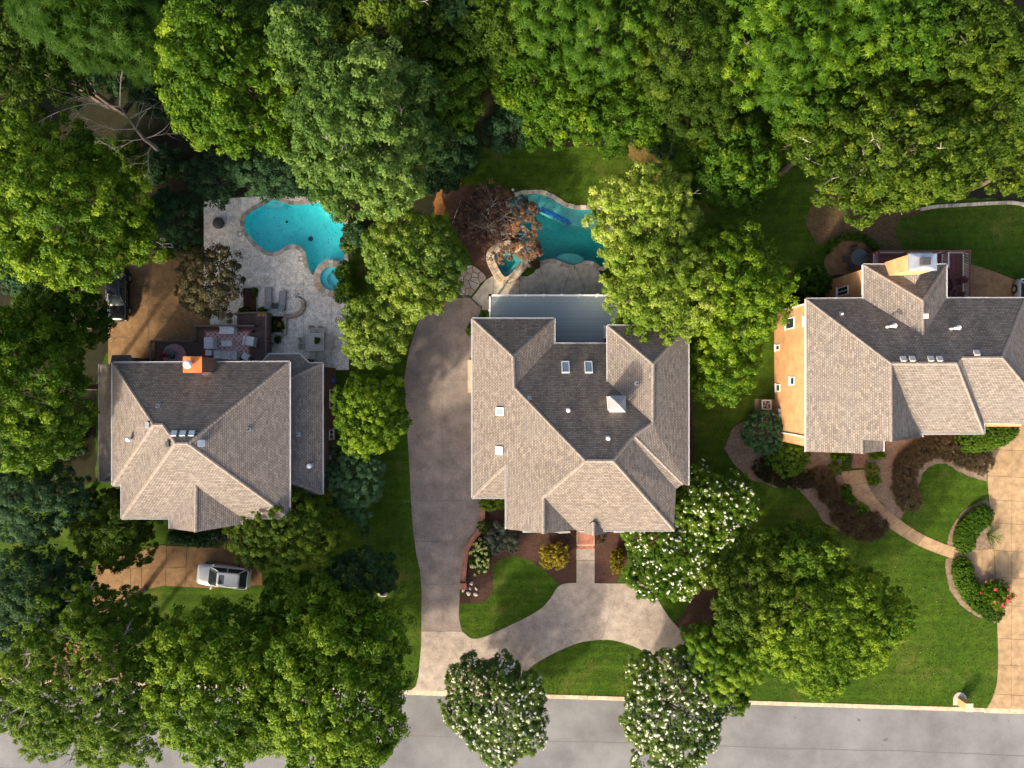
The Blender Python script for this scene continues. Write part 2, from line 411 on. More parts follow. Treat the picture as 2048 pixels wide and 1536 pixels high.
LEAF = {
 'bright': leafmat('leaf_bright_green', three((.027,.072,.003), (.072,.145,.006), (.18,.265,.014))),
 'mid':    leafmat('leaf_mid_green', three((.022,.062,.003), (.055,.120,.006), (.13,.20,.014))),
 'sage':   leafmat('leaf_grey_green', three((.038,.085,.014), (.080,.150,.026), (.16,.24,.050))),
 'deep':   leafmat('leaf_deep_green', three((.012,.038,.012), (.026,.068,.022), (.06,.115,.035))),
 'blue':   leafmat('leaf_blue_green', three((.012,.038,.014), (.026,.068,.026), (.052,.11,.040))),
 'olive':  leafmat('leaf_olive', three((.022,.050,.003), (.056,.100,.006), (.135,.185,.013))),
 'pale':   leafmat('leaf_pale_yellow_green', three((.07,.13,.008), (.15,.225,.022), (.34,.41,.075))),
 'gloss':  leafmat('leaf_glossy_green', three((.022,.060,.004), (.060,.120,.007), (.15,.21,.016)), .25, .45, .25),
 'myrtle': leafmat('leaf_myrtle_green', three((.028,.062,.010), (.062,.115,.018), (.12,.18,.032))),
 'brown':  leafmat('leaf_dried_brown', three((.05,.034,.025), (.12,.076,.052), (.25,.125,.06)), .15, .8, .1),
 'bronze': leafmat('leaf_bronze_olive', three((.022,.024,.010), (.050,.046,.020), (.09,.08,.035)), .2, .6),
 'gold':   leafmat('leaf_golden', three((.11,.10,.008), (.23,.18,.018), (.38,.29,.04))),
 'maroon': leafmat('leaf_dark_maroon', three((.05,.042,.022), (.10,.075,.042), (.16,.115,.06)), .15, .8),
 'clip':   leafmat('leaf_clipped_blue_green', three((.03,.08,.028), (.06,.13,.05), (.10,.19,.075))),
 'grey':   leafmat('leaf_silver_grey_green', three((.045,.060,.038), (.085,.105,.07), (.15,.17,.12)), .15, .7),
}
PETAL = leafmat('white_petals', three((.62,.60,.55), (.78,.77,.72), (.86,.85,.82)), .3, .7)
PINKP = leafmat('pink_petals', three((.55,.04,.10), (.65,.08,.13), (.72,.14,.16)), .3, .7)
LIMEP = leafmat('pale_lime_petals', three((.40,.44,.12), (.50,.52,.18), (.60,.60,.28)), .3, .7)
BARK = simple('grey_brown_bark', (.11,.085,.062), .95, var=.3, scale=3)
BARKP = simple('pale_dead_bark', (.30,.265,.22), .95, var=.3, scale=3)

# ------------------------------------------------------------------ ground, street, kerb
from mathutils.geometry import delaunay_2d_cdt
def inside(p, poly):
    x, y = p[0], p[1]; r = False; n = len(poly)
    for i in range(n):
        x0, y0 = poly[i]; x1, y1 = poly[(i+1) % n]
        if (y0 > y) != (y1 > y) and x < (x1-x0)*(y-y0)/(y1-y0)+x0: r = not r
    return r
def flat(b, pts, z, holes=()):           # a polygon minus any overlapping holes
    loops = [list(pts)]+[list(h) for h in holes]; vv = []; ee = []
    for l in loops:
        o = len(vv); vv += [Vector((q[0], q[1])) for q in l]; ee += [(o+i, o+(i+1) % len(l)) for i in range(len(l))]
    ov, _, of, _, _, _ = delaunay_2d_cdt(vv, ee, [], 0, 1e-5)
    base = len(b.v); b.v += [(q.x, q.y, z) for q in ov]
    for f in of:
        c = (sum(ov[i].x for i in f)/len(f), sum(ov[i].y for i in f)/len(f))
        if inside(c, loops[0]) and not any(inside(c, h) for h in loops[1:]): b.f.append(tuple(base+i for i in f))
def sheet(name, pts, z, m, holes=(), kind='structure', thick=None, parent=None):
    b = MB()
    if holes: flat(b, pts, z, holes)
    else: b.prism(pts, (z-thick) if thick else None, z)
    return b.build(name, m, parent, kind=kind if parent is None else None)
def kerb_v(u): return 1388+(u-1070)*.0311
def kerb_pt(u, off=0.0):
    a = P(u, kerb_v(u)); return (a.x-off*.031, a.y-off)

POOL_L = catmull(W2([(488.5,449),(489.6,436),(498,426),(516.7,415),(533,405),(541.7,400),(554,400),(566.7,405),(587.5,409),(621,407),(639.6,404),(662.5,408),(677,415),(684,428),(687.5,442.5),(686.5,463),(688.5,484),(689.6,515),(684,523),(662.5,521),(645.8,527),(635.4,537),(629,551),(620.8,544.6),(614.6,526),(610.4,505),(600,493.5),(587.5,489.4),(573,492.5),(558,503),(546,505),(533,503),(521,494.6),(504,478),(491.7,463)]), 4)
POOL_M = catmull(W2([(1021,399),(1034,391.5),(1060,387.5),(1086.5,389),(1107,399),(1125.5,410),(1144,417),(1164.6,418.5),(1188,418),(1206,423),(1219,441),(1222,467),(1219,499),(1211,524),(1203.6,535),(1190,526),(1175,522),(1164.6,525),(1149,531),(1131,527),(1112.5,519.6),(1102,518),(1076,522),(1060,509),(1045,488),(1034,462),(1026,436),(1019,412)]), 4)
SPA_L_C = P(665.6, 558); SPA_L_R = 24/S
SPA_L = [(SPA_L_C.x+SPA_L_R*math.cos(t*math.pi/18), SPA_L_C.y+SPA_L_R*math.sin(t*math.pi/18)) for t in range(36)]
SPA_M = catmull(W2([(988.8,514),(998,505),(1024,499),(1042,519.6),(1034,534),(1016,553),(1006,551),(994,530)]), 4)
HOLES = [POOL_L, POOL_M, SPA_L, SPA_M]
k0, k1 = kerb_pt(-13000), kerb_pt(15000)
sheet('ground', [(-620, 600), k0, k1, (620, 600)], 0.0, GRASS, HOLES)
s0, s1 = kerb_pt(-13000, 8.3), kerb_pt(15000, 8.3)
sheet('verge', [s0, (-620, -600), (620, -600), s1], 0.0, GRASS)
g0, g1 = kerb_pt(-13000, -.05), kerb_pt(15000, -.05); h0, h1 = kerb_pt(-13000, 8.4), kerb_pt(15000, 8.4)
street = sheet('street', [g0, h0, h1, g1], -.12, ASPH)
b = MB()
for off, u0, u1 in ((4.15, -400, 2500),):
    for i in range(60):
        ua = u0+(u1-u0)*i/60; ub = u0+(u1-u0)*(i+1)/60; w = .035
        wob = lambda u: off+.05*math.sin(u*.013)+.03*math.sin(u*.041)
        a = kerb_pt(ua, wob(ua)-w); c = kerb_pt(ub, wob(ub)-w); d = kerb_pt(ub, wob(ub)+w); e = kerb_pt(ua, wob(ua)+w)
        b.face([(a[0],a[1],-.116), (e[0],e[1],-.116), (d[0],d[1],-.116), (c[0],c[1],-.116)])
b.build('tar_seam', simple('tar_seam', (.10,.10,.10), .8), street)
# manhole-like dark spots of oil on the asphalt
b = MB()
for u, v, r in ((1591,1437,.14),(1719,1441,.17),(1772,1481,.24),(1032,1529,.22),(1681,1420,.1)):
    p = P(u, v); b.face([(p.x+r*math.cos(t)*(1+.3*math.sin(3*t+u)), p.y+.7*r*math.sin(t)*(1+.3*math.cos(2*t+v)), -.115) for t in [i*math.pi/6 for i in range(12)]])
b.build('oil_spot', simple('oil_spot', (.10,.095,.09), .7), street)

kerb = thing('kerb', 'pale concrete kerb edging the lawns along the street', 'kerb', P(1300, kerb_v(1300)))
def kerb_run(u0, u1, seg=150):
    n = max(1, round((u1-u0)/seg))
    for i in range(n):
        a = u0+(u1-u0)*i/n+.35; c = u0+(u1-u0)*(i+1)/n-.35
        pts = [kerb_pt(a, -.02), kerb_pt(a, .34), kerb_pt(c, .34), kerb_pt(c, -.02)]
        MB().prism(pts, -.2, .035).build('kerb_stone', KERB, kerb, bevel=.02)
kerb_run(-900, 60); kerb_run(250, 815); kerb_run(1040, 1310); kerb_run(1440, 1970); kerb_run(2180, 2900)
b = MB()                                                        # lowered kerb at the drives
for u0, u1 in ((60, 250), (815, 1040), (1310, 1440), (1970, 2180)):
    pts = [kerb_pt(u0, 0), kerb_pt(u0, .45), kerb_pt(u1, .45), kerb_pt(u1, 0)]
    b.prism(pts, -.2, -.06)
b.build('lowered_kerb', KERB, kerb)

def smooth(pts, n=4): return catmull(W2(pts), n)
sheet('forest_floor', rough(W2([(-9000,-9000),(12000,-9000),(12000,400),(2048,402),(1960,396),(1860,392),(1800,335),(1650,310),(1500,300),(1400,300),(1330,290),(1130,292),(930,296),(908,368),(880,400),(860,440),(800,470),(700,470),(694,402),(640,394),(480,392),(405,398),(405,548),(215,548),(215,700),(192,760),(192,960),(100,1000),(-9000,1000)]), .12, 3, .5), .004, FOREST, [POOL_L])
sheet('leaf_litter', rough(smooth([(1640,370),(1680,345),(1760,400),(1850,420),(1800,440),(1795,480),(1805,520),(1760,530),(1740,490),(1690,470),(1640,490),(1615,450),(1625,400)]), .12, 5), .008, LITTER)
sheet('pine_straw', rough(smooth([(895,352),(915,345),(925,365),(912,385),(900,410),(880,432),(868,420),(872,392)]), .12, 6), .010, ground('orange_pine_straw', [(.3,(.20,.085,.025)),(.7,(.30,.13,.04))], .6, 3, 12, .5))
sheet('pine_straw', rough(smooth([(1225,288),(1275,286),(1300,300),(1330,335),(1320,360),(1285,345),(1250,305)]), .15, 8), .010, ground('thin_brown_turf', [(.3,(.10,.075,.02)),(.7,(.17,.12,.035))], .6, 3, 12, .5))
MBED = catmull(W2([(930,1207),(945.6,1207),(968,1203),(981,1190),(985.5,1172),(985.5,1143),(991,1126.5),(1004,1117),(1024,1113),(1043,1115),(1063,1123),(1087,1140),(1118,1169)]), 5, False)+W2([(1152,1166),(1152,1040),(1014,1030),(1014,985),(966,985),(966,1038),(957,1063),(944,1079),(935,1094),(931,1118),(927,1165),(918,1208)])
sheet('mulch_bed', rough(MBED, .03, 11, .3), .012, MULCH)
sheet('mulch_bed', rough(W2([(1190,1050),(1190,1166),(1234,1166),(1246,1135),(1275,1100),(1350,1080),(1352,1040),(1340,960),(1388,950),(1386,780),(1360,780),(1350,1040)]), .03, 12, .3), .012, MULCH)
sheet('mulch_bed', rough(smooth([(1352,1252),(1368,1225),(1385,1195),(1412,1172),(1440,1190),(1440,1250),(1415,1300),(1390,1290)]), .04, 13), .012, MULCH)
sheet('mulch_bed', rough(smooth([(885,382),(940,372),(1000,374),(1022,388),(1016,410),(1024,438),(1034,464),(1046,490),(1058,512),(1050,530),(1020,565),(985,562),(972,556),(945,530),(938,505),(915,470),(898,430)]), .05, 14), .012, MULCH, [POOL_M, SPA_M])
sheet('mulch_bed', rough(W2([(1613,850),(1499.6,836),(1466,856),(1448,896),(1466,926),(1499.6,959),(1549,974),(1599,979),(1626,1012),(1645.7,1042),(1675.6,1062),(1718.7,1077),(1755,1072),(1768,1052),(1732,1012),(1705,989),(1685,959),(1683,935),(1683,870)]), .05, 15), .012, MULCH2)
sheet('mulch_bed', rough(W2([(1726,870),(1728,941),(1732,959),(1748,992),(1775,1019),(1800,1038),(1811,1019),(1831,1006),(1835,979),(1845,946),(1865,929),(1891,926),(1918,943),(1948,956),(1974,962),(1972,840)]), .05, 16), .012, MULCH2)
sheet('mulch_bed', rough(smooth([(1974,1000),(1958,1004),(1930,1020),(1905,1050),(1896,1080),(1897,1094),(1914,1097),(1945,1100),(1987,1098),(1990,1060),(1984,1020)]), .04, 17), .012, MULCH2)
sheet('mulch_bed', rough(smooth([(1893,1118),(1893,1150),(1900,1180),(1920,1208),(1945,1228),(1970,1238),(1994,1243),(1994,1180),(1991,1150),(1960,1135),(1930,1118)]), .04, 18), .012, MULCH2)
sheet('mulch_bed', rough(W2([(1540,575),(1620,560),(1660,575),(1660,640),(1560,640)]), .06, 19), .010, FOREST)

# ------------------------------------------------------------------ paving laid in slabs
def paving(name, poly, m, joint, cuts, z=.03, gap=.02, holes=()):
    root = sheet(name, poly, .008, joint, holes)
    pcs = [poly]
    for c in cuts:
        A, B = tuple(P(*c[0])[:2]), tuple(P(*c[1])[:2])
        cond = None
        if len(c) > 2:
            u0, u1, v0, v1 = c[2]
            cond = lambda q, u0=u0, u1=u1, v0=v0, v1=v1: u0 < q[0]*S+1024 < u1 and v0 < 768-q[1]*S < v1
        pcs = cut(pcs, A, B, gap, cond)
    for pc in pcs:
        hb = MB()
        if holes:
            flat(hb, pc, z, holes)
            for i in range(len(pc)):
                a, c = pc[i], pc[(i+1) % len(pc)]
                if not any(inside(((a[0]+c[0])/2, (a[1]+c[1])/2), h) for h in holes): hb.face([(a[0],a[1],.0085),(c[0],c[1],.0085),(c[0],c[1],z),(a[0],a[1],z)])
        else: hb.prism(pc, .0085, z)
        hb.build('slab', m, root)
    return root

DV = W2([(940,596),(905,596),(838,640),(818,700),(808,760),(812,830),(817,900),(820,950),(822,1000),(826,1060),(833,1110),(840,1140),(843,1180),(843,1262)])+W2([(924,1262),(919,1240),(918,1225),(920,1170),(925,1130),(931,1095),(941,1078),(962,1050),(962,985),(955,980),(955,640),(962,618)])
paving('driveway', DV, DRIVE, DARKJ, [((800,1168),(950,1168.5)), ((800,1083),(960,1082)), ((800,1001),(980,1001)), ((800,907),(980,907)), ((800,760),(980,760)), ((884,560),(886,1262)), ((800,662),(980,662))], gap=.010)
DV2 = W2([(843,1262.6),(842.5,1290),(840,1320),(837,1350),(832,1372),(822,kerb_v(822)-.2),(1008,kerb_v(1008)-.2),(1040,1356),(1066,1330)])+catmull(W2([(1066,1330),(1100,1310),(1150,1288),(1190,1280),(1230,1281),(1280,1298),(1315,1322)]), 3, False)[1:]+W2([(1322,1345),(1318,kerb_v(1318)-.2),(1436,kerb_v(1436)-.2),(1440,1350),(1428,1310),(1405,1288),(1360,1258)])+catmull(W2([(1360,1258),(1345,1243),(1325,1215),(1307,1184),(1295,1172),(1280,1167.5)]), 5, False)[1:]+catmull(W2([(1160,1166),(1132,1166.5),(1115,1175),(1101,1196),(1083,1216),(1050,1236),(1010,1255),(970,1273),(945,1277),(930,1267),(924.4,1262.6)]), 5, False)
paving('circular_drive', DV2, DRIVE2, DARKJ, [((942,1277),(955,1420)), ((1021,1250),(1040,1300),(0,1100,1000,1400)), ((1103,1196),(1136,1292),(1000,1400,1000,1400)), ((1207,1267),(1196,1300),(1150,1500,1000,1400)), ((1310,1215),(1280,1264),(1190,1500,1000,1400)), ((1318,1345),(1440,1330),(1250,1500,1000,1500))], gap=.010)
paving('front_walk', W2([(1153,1098),(1189,1098),(1189,1166),(1153,1166)]), DRIVE2, JOINT, [((1150,1121),(1195,1121))])
BK = W2([(944,596),(958,578),(972,560),(987,551),(1006,566),(1026,563),(1040,552.5),(1055,553),(1067,546),(1075,534),(1076,529),(1104,525),(1125,533),(1149,538),(1165,532),(1180,529),(1196,540),(1206,556),(1216,575),(1218,620),(964,620)])
paving('back_patio', BK, CONC, JOINT, [((1080,535),(1098,600)), ((1142,537),(1122,598)), ((1152,537),(1178,600),(1130,1300,0,900)), ((986,545),(987,620)), ((1039,553),(1040,620),(980,1080,0,900))], gap=.015)
LP = W2([(408,402),(470,396),(560,390),(650,396),(696,410),(697,560),(698,740),(535,740),(535,655),(420,655),(420,600),(408,575)])
paving('pebble_patio', LP, PATIO, simple('patio_joint', (.30,.28,.25), .95), [((594,495),(522,568),(400,640,450,600)), ((616,551),(570,603),(400,720,480,680)), ((663.5,560),(663.5,740),(600,720,560,760)), ((607,600),(607,740),(540,663,560,760)), ((540,686),(700,686)), ((560,503),(475,520),(400,590,440,530)), ((408,545),(488,575),(400,590,500,600))], gap=.015, holes=[POOL_L, SPA_L])
TD = W2([(1973,846),(1975,960),(1978,1000),(1984,1045),(1988,1097),(1991,1152),(1994,1243),(1996,1300),(1996,1340),(1993,1370),(1985,1395),(1974,kerb_v(1974)-.2),(2180,kerb_v(2180)-.2),(2180,846)])
paving('tan_driveway', TD, TAN, JOINT, [((1900,v0),(2048,v0+8)) for v0 in (894,947,995,1041,1096,1149,1205,1271,1324,1383)]+[((2023,1020),(2022,1400))]+[((2100,1020),(2100,1400))], gap=.014)
WL = [(1683,943),(1685.5,959),(1705,989),(1732,1012),(1762,1042),(1798,1069),(1845,1095),(1895,1114),(1918,1119)]
WR = [(1727,939),(1732,959),(1748.6,992.5),(1775,1019),(1808,1045.6),(1845,1069),(1881,1085),(1911,1095),(1944.5,1099),(1987,1098)]
WK = catmull(W2(WL), 3, False)+W2([(1945,1128),(1990,1151)])+list(reversed(catmull(W2(WR), 3, False)))
paving('front_walkway', WK, TAN, JOINT, [((1702,971),(1741,964)), ((1712,994),(1752,977)), ((1733,1014),(1763,1005)), ((1755,1034),(1783,1012)), ((1778,1054),(1806,1032)), ((1802,1073),(1830,1050)), ((1833,1090),(1855,1062)), ((1872,1107),(1885,1077)), ((1906,1118),(1912,1086)), ((1936,1128),(1938,1090)), ((1963,1140),(1965,1090))], gap=.015)
RD = W2([(1900,600),(1900,522),(1932,526),(1960,534),(1992,545),(2030,560),(2200,580),(2200,640),(1900,640)])
paving('rear_driveway', RD, BROWN, DARKJ, [((1946,500),(1946,640)), ((2008,500),(2008,640))])
rpc = P(1701, 533); rpr = 53/S
paving('round_patio', [(rpc.x+rpr*math.cos(i*math.pi/24), rpc.y+rpr*math.sin(i*math.pi/24)) for i in range(48)], BROWN, JOINT, [((1676,400),(1675,620)), ((1719,400),(1719,620))])
paving('upper_left_driveway', W2([(217,500),(403,500),(407,576),(419,600),(419,655),(440,660),(440,742),(217,742)]), BROWN, DARKJ, [((200,612),(430,611)), ((200,674.5),(430,674)), ((297,480),(297,760)), ((200,552),(430,552))])
LD = W2([(194,1129),(241,1112),(324,1090),(370,1093.5),(436,1096),(452,1085),(467,1070),(482,1060),(500,1101),(523,1105),(525,1170),(415,1176),(328,1171),(279,1181),(262,1195),(245,1240),(238,1300),(245,kerb_v(245)-.2),(65,kerb_v(65)-.2),(90,1300),(150,1220),(185,1180)])
paving('lower_left_driveway', LD, BROWN, DARKJ, [((200,1138),(525,1130),(150,600,1060,1240)), ((262,1080),(262,1200),(190,600,1060,1240)), ((285,1080),(283,1200),(262,600,1060,1240)), ((334,1080),(331,1200),(280,600,1060,1240)), ((375,1080),(370,1200),(330,600,1060,1240)), ((415,1070),(412,1200),(370,600,1060,1240)), ((456,1050),(456,1200),(412,600,1060,1240)), ((497,1050),(498,1200),(456,600,1060,1240)), ((100,1240),(300,1240)), ((60,1320),(300,1320))])

# ------------------------------------------------------------------ pools
def pool(name, label, loc, outline, water_m, plaster_m, depth, zw, shelves, coping, cw, stones, seed, skip=()):
    root = thing(name, label, 'pool', loc)
    n = len(outline); b = MB()
    ar = area(outline); ol = outline if ar > 0 else outline[::-1]
    b.prism(ol, None, -depth)
    for i in range(n):
        j = (i+1) % n; a, c = ol[i], ol[j]
        b.face([(a[0],a[1],coping-.05), (c[0],c[1],coping-.05), (c[0],c[1],-depth), (a[0],a[1],-depth)])
    b.build('basin', plaster_m, root)
    for nm, poly, zt, m in shelves:
        MB().prism(poly, -depth+.01, zt).build(nm, m, root)
    sh = [(q[0], q[1]) for q in ol]
    MB().prism(sh, None, zw).build('water', water_m, root)
    rg = random.Random(seed)
    # coping: arc-length pieces round the outline
    cum = [0]
    for i in range(n): cum.append(cum[-1]+math.dist(ol[i], ol[(i+1) % n]))
    def at(s_):
        s_ %= cum[-1]
        for i in range(n):
            if cum[i+1] >= s_:
                t = (s_-cum[i])/(cum[i+1]-cum[i]); a, c = Vector(ol[i]), Vector(ol[(i+1) % n])
                p = a.lerp(c, t); d = (c-a).normalized(); return p, Vector((d.y, -d.x))
    s_ = 0.0
    while s_ < cum[-1]-.15:
        L = min(rg.uniform(.42, .72), cum[-1]-s_)
        mid, nn = at(s_+L/2)
        if not any(u0 < mid.x*S+1024 < u1 and v0 < 768-mid.y*S < v1 for u0, u1, v0, v1 in skip):
            w = cw*rg.uniform(.9, 1.1); inner = []; outer = []
            for k in range(3):
                p, q = at(s_+.012+(L-.024)*k/2); inner.append(p-q*.03); outer.append(p+q*w)
            poly = [tuple(x) for x in inner]+[tuple(x) for x in reversed(outer)]
            MB().prism(poly, -.06, coping+rg.uniform(0, .015)).build('coping_stone', rg.choice(stones), root, bevel=.012)
        s_ += L
    return root
shL = [('step', W2([(690,516),(680,512),(662,511),(646,516),(632,530),(628,552),(640,560),(690,560)]), -.35, PL_LS),
       ('step', W2([(690,516),(676,517),(660,517),(646,523),(634,536),(630,552),(640,560),(690,560)]), -.18, PL_LS),
       ('bench', W2([(664,402),(672,416),(678,428),(684,438),(692,442),(692,402)]), -.3, PL_LS),
       ('bench', W2([(530,395),(530,412),(545,414),(563,410),(572,395)]), -.3, PL_LS),
       ('bench', W2([(531,496),(540,498),(555,499),(560,510),(540,512)]), -.35, PL_LS)]
def inter(poly, outline):            # trim a shelf to the pool's outline: keep inside by sampling
    return poly
def trim(poly, outline, n=28):
    c = Vector(cent(poly)); 
    out = []
    for i in range(len(poly)):
        a = Vector(poly[i]); b_ = Vector(poly[(i+1) % len(poly)])
        for k in range(6):
            q = a.lerp(b_, k/6)
            if not inside(q, outline):
                d = min(range(len(outline)), key=lambda j: (Vector(outline[j])-q).length); o = Vector(outline[d]); q = o
            if not out or (Vector(out[-1])-q).length > .02: out.append(tuple(q))
    return out
shL = [(nm, trim(pl, POOL_L), z, m) for nm, pl, z, m in shL]
pl_root = pool('swimming_pool', 'bright turquoise kidney shaped pool beside the white pebble patio', P(590,450), POOL_L, WAT_L, PL_L, 1.5, -.10, shL, .06, .33, GSTONES+STONES[:2], 4, [(626,690,512,560),(640,700,395,450)])
b = MB(); p = P(612, 471); b.lathe([(.22,0),(.22,.08),(.12,.14)], (p.x,p.y,-1.5)); b.build('pool_cleaner', DGREY, pl_root)
b = MB(); p = P(563, 436); b.lathe([(.12,0),(.12,.02)], (p.x,p.y,-1.5)); b.build('drain', DGREY, pl_root)
for u, v in ((480,468),(602,518)):
    q = P(u, v); MB().box(q.x-.26,q.x+.26,q.y-.26,q.y+.26,.03,.045).build('skimmer_frame', GSTONES[0], pl_root)
    MB().lathe([(.13,0),(.13,.012)], (q.x+.04,q.y,.045)).build('skimmer_lid', WHITE, pl_root)
arc = lambda cu, cv, ru, rv, a0, a1, n=14: [(cu+ru*math.cos(R(a0+(a1-a0)*i/n)), cv-rv*math.sin(R(a0+(a1-a0)*i/n))) for i in range(n+1)]
shM = [('shallow_ledge', W2([(1015,405),(1025,412),(1055,408),(1080,418),(1110,432),(1142,447),(1180,455),(1225,462),(1225,400),(1100,380),(1030,380)]), -.38, PL_MS),
       ('sun_shelf', W2([(1110,516),(1118,510),(1128,506),(1141,505.5),(1155,508),(1166,514),(1172,521),(1165,535),(1135,535)]), -.24, PL_MS),
       ('bench', W2([(1172,516),(1184,516),(1195,521),(1204,530),(1210,545),(1190,540),(1172,528)]), -.45, PL_M),
       ('bench', W2([(1055,500),(1064,502),(1074,512),(1077,524),(1060,520)]), -.35, PL_MS)]
shM = [(nm, trim(pl, POOL_M), z, m) for nm, pl, z, m in shM]
pm_root = pool('swimming_pool', 'deep teal freeform pool with cobalt tile band behind the middle house', P(1120,465), POOL_M, WAT_M, PL_M, 1.9, -.12, shM, .06, .34, GSTONES, 9, [(1000,1068,430,518)])
rg = random.Random(2)
tl = [(1060,407.5),(1080,418),(1095,425),(1110,432.5),(1126,440.5),(1142,448)]
for i in range(len(tl)-1):                                       # loose blue tiles on the ledge edge
    for k in range(4):
        for r_ in range(3):
            t = (k+.5)/4; p = P(tl[i][0], tl[i][1]).lerp(P(tl[i+1][0], tl[i+1][1]), t); dd = (P(tl[i+1][0], tl[i+1][1])-P(tl[i][0], tl[i][1])).normalized(); nn = Vector((-dd.y, dd.x, 0))
            if rg.random() < .08: continue
            p = p+nn*(.03+(r_-.4)*.165); w, h_ = .088, .076
            MB().prism([tuple((p+dd*a_*w+nn*b_*h_)[:2]) for a_, b_ in ((-1,-1),(1,-1),(1,1),(-1,1))], -.379, -.36).build('tile', TILEB if rg.random() < .6 else TILEB2, pm_root)
# floating leaves on both pools (too small to count)
def specks(name, outline, z, n, seed, m, size=(.05,.12), parent=None, bias=None):
    rg = random.Random(seed); b = MB(); xs = [q[0] for q in outline]; ys = [q[1] for q in outline]
    while n > 0:
        q = (rg.uniform(min(xs), max(xs)), rg.uniform(min(ys), max(ys)))
        if not inside(q, outline): continue
        if bias and rg.random() > bias(q): continue
        n -= 1; r = rg.uniform(*size); a = rg.uniform(0, 6.3); c, s_ = math.cos(a)*r, math.sin(a)*r
        b.face([(q[0]-c,q[1]-s_,z), (q[0]+s_*.5,q[1]-c*.5,z+.004), (q[0]+c,q[1]+s_,z), (q[0]-s_*.5,q[1]+c*.5,z+.006)])
    return b.build(name, m, parent, kind='stuff')
DEADL = simple('dead_leaf', (.075,.055,.03), .9, var=.3)
tag(specks('floating_leaves', POOL_L, -.095, 60, 3, DEADL, (.03,.08)), 'tiny dark leaves floating on the turquoise pool', 'leaves')
tag(specks('floating_leaves', POOL_M, -.115, 190, 5, DEADL, (.03,.08)), 'tiny dark leaves floating on the teal pool', 'leaves')
tag(specks('fallen_leaves', DV, .034, 60, 7, simple('tan_dead_leaf', (.42,.27,.13), .9, var=.3), (.03,.07)), 'few tan leaves scattered on the grey driveway', 'leaves')
tag(specks('fallen_leaves', W2([(217,560),(400,560),(400,720),(217,720)]), .034, 110, 8, simple('gold_dead_leaf', (.5,.36,.16), .9, var=.3), (.03,.07)), 'pale leaves scattered on the shaded upper left driveway', 'leaves')

def spa_round():
    root = thing('spa', 'round turquoise spa ringed with tan flagstones beside the kidney pool', 'spa', (SPA_L_C.x, SPA_L_C.y, 0))
    b = MB(); c = SPA_L_C; r = SPA_L_R
    b.lathe([(r,.34),(r,-.2),(r*.56,-.2),(r*.56,-.7),(.01,-.7)], (c.x,c.y,0), 36, False); b.build('basin', PL_LS, root, smooth=False)
    MB().lathe([(0.001,.22),(r,.22)], (c.x,c.y,0), 36, False).build('water', WAT_L, root)
    MB().lathe([(r+.02,0),(r+.02,.30),(r+.5,.30),(r+.5,0)], (c.x,c.y,0), 36, False).build('ring_wall', STONES[2], root)
    rg = random.Random(8); a = 0
    while a < 359:
        d = min(rg.uniform(13, 24), 360-a); t0, t1 = R(a+.7), R(a+d-.7)
        n = 3; ro = r+.56+rg.uniform(-.05,.05); ri = r-.03
        poly = [(c.x+ro*math.cos(t0+(t1-t0)*k/n), c.y+ro*math.sin(t0+(t1-t0)*k/n)) for k in range(n+1)]+[(c.x+ri*math.cos(t1-(t1-t0)*k/n), c.y+ri*math.sin(t1-(t1-t0)*k/n)) for k in range(n+1)]
        m = RUST if 222 < a < 238 else rg.choice(STONES)
        MB().prism(poly, .30, .37+rg.uniform(0,.02)).build('coping_stone', m, root, bevel=.012); a += d
spa_round()
def spa_mid():
    root = thing('spa', 'three sided teal spa edged with pale fieldstone by the dying maple', 'spa', P(1013,527))
    ol = SPA_M if area(SPA_M) > 0 else SPA_M[::-1]; n = len(ol); b = MB(); b.prism(ol, None, -.6)
    for i in range(n):
        a, c = ol[i], ol[(i+1) % n]; b.face([(a[0],a[1],.35), (c[0],c[1],.35), (c[0],c[1],-.6), (a[0],a[1],-.6)])
    b.build('basin', PL_M, root)
    c0 = Vector(cent(ol)); ins = [tuple(c0+(Vector(q)-c0)*.62) for q in ol]
    MB().prism(ol, -.59, -.12, [ins]).build('bench', PL_MS, root)
    MB().prism(ol, None, .24).build('water', WAT_M, root)
    # ring of irregular stones, two rows
    rg = random.Random(3); cum = [0]
    for i in range(n): cum.append(cum[-1]+math.dist(ol[i], ol[(i+1) % n]))
    nor = []
    for i in range(n):
        d = Vector(ol[(i+1) % n])-Vector(ol[i-1]); d.normalize(); nor.append(Vector((d.y, -d.x)))
    out1 = [tuple(Vector(ol[i])+nor[i]*.36) for i in range(n)]; out2 = [tuple(Vector(ol[i])+nor[i]*.74) for i in range(n)]
    b = MB().prism(out2, -.02, .30, [ol]); b.build('ring_wall', STONES[3], root)
    for r0, r1 in ((ol, out1), (out1, out2)):
        i = 0
        while i < n:
            k = rg.choice((1, 1, 2)); j = min(i+k, n)
            inn = [Vector(r0[q % n]) for q in range(i, j+1)]; ou = [Vector(r1[q % n]) for q in range(i, j+1)]
            cc = (inn[0]+ou[-1]+inn[-1]+ou[0])/4; poly = [tuple(cc+(q-cc)*.94) for q in inn+ou[::-1]]
            MB().prism(poly[::-1] if area(poly) < 0 else poly, .30, .36+rg.uniform(0,.06)).build('coping_stone', rg.choice(STONES), root, bevel=.02); i = j
    q = P(1014, 551, .3)
spa_mid()
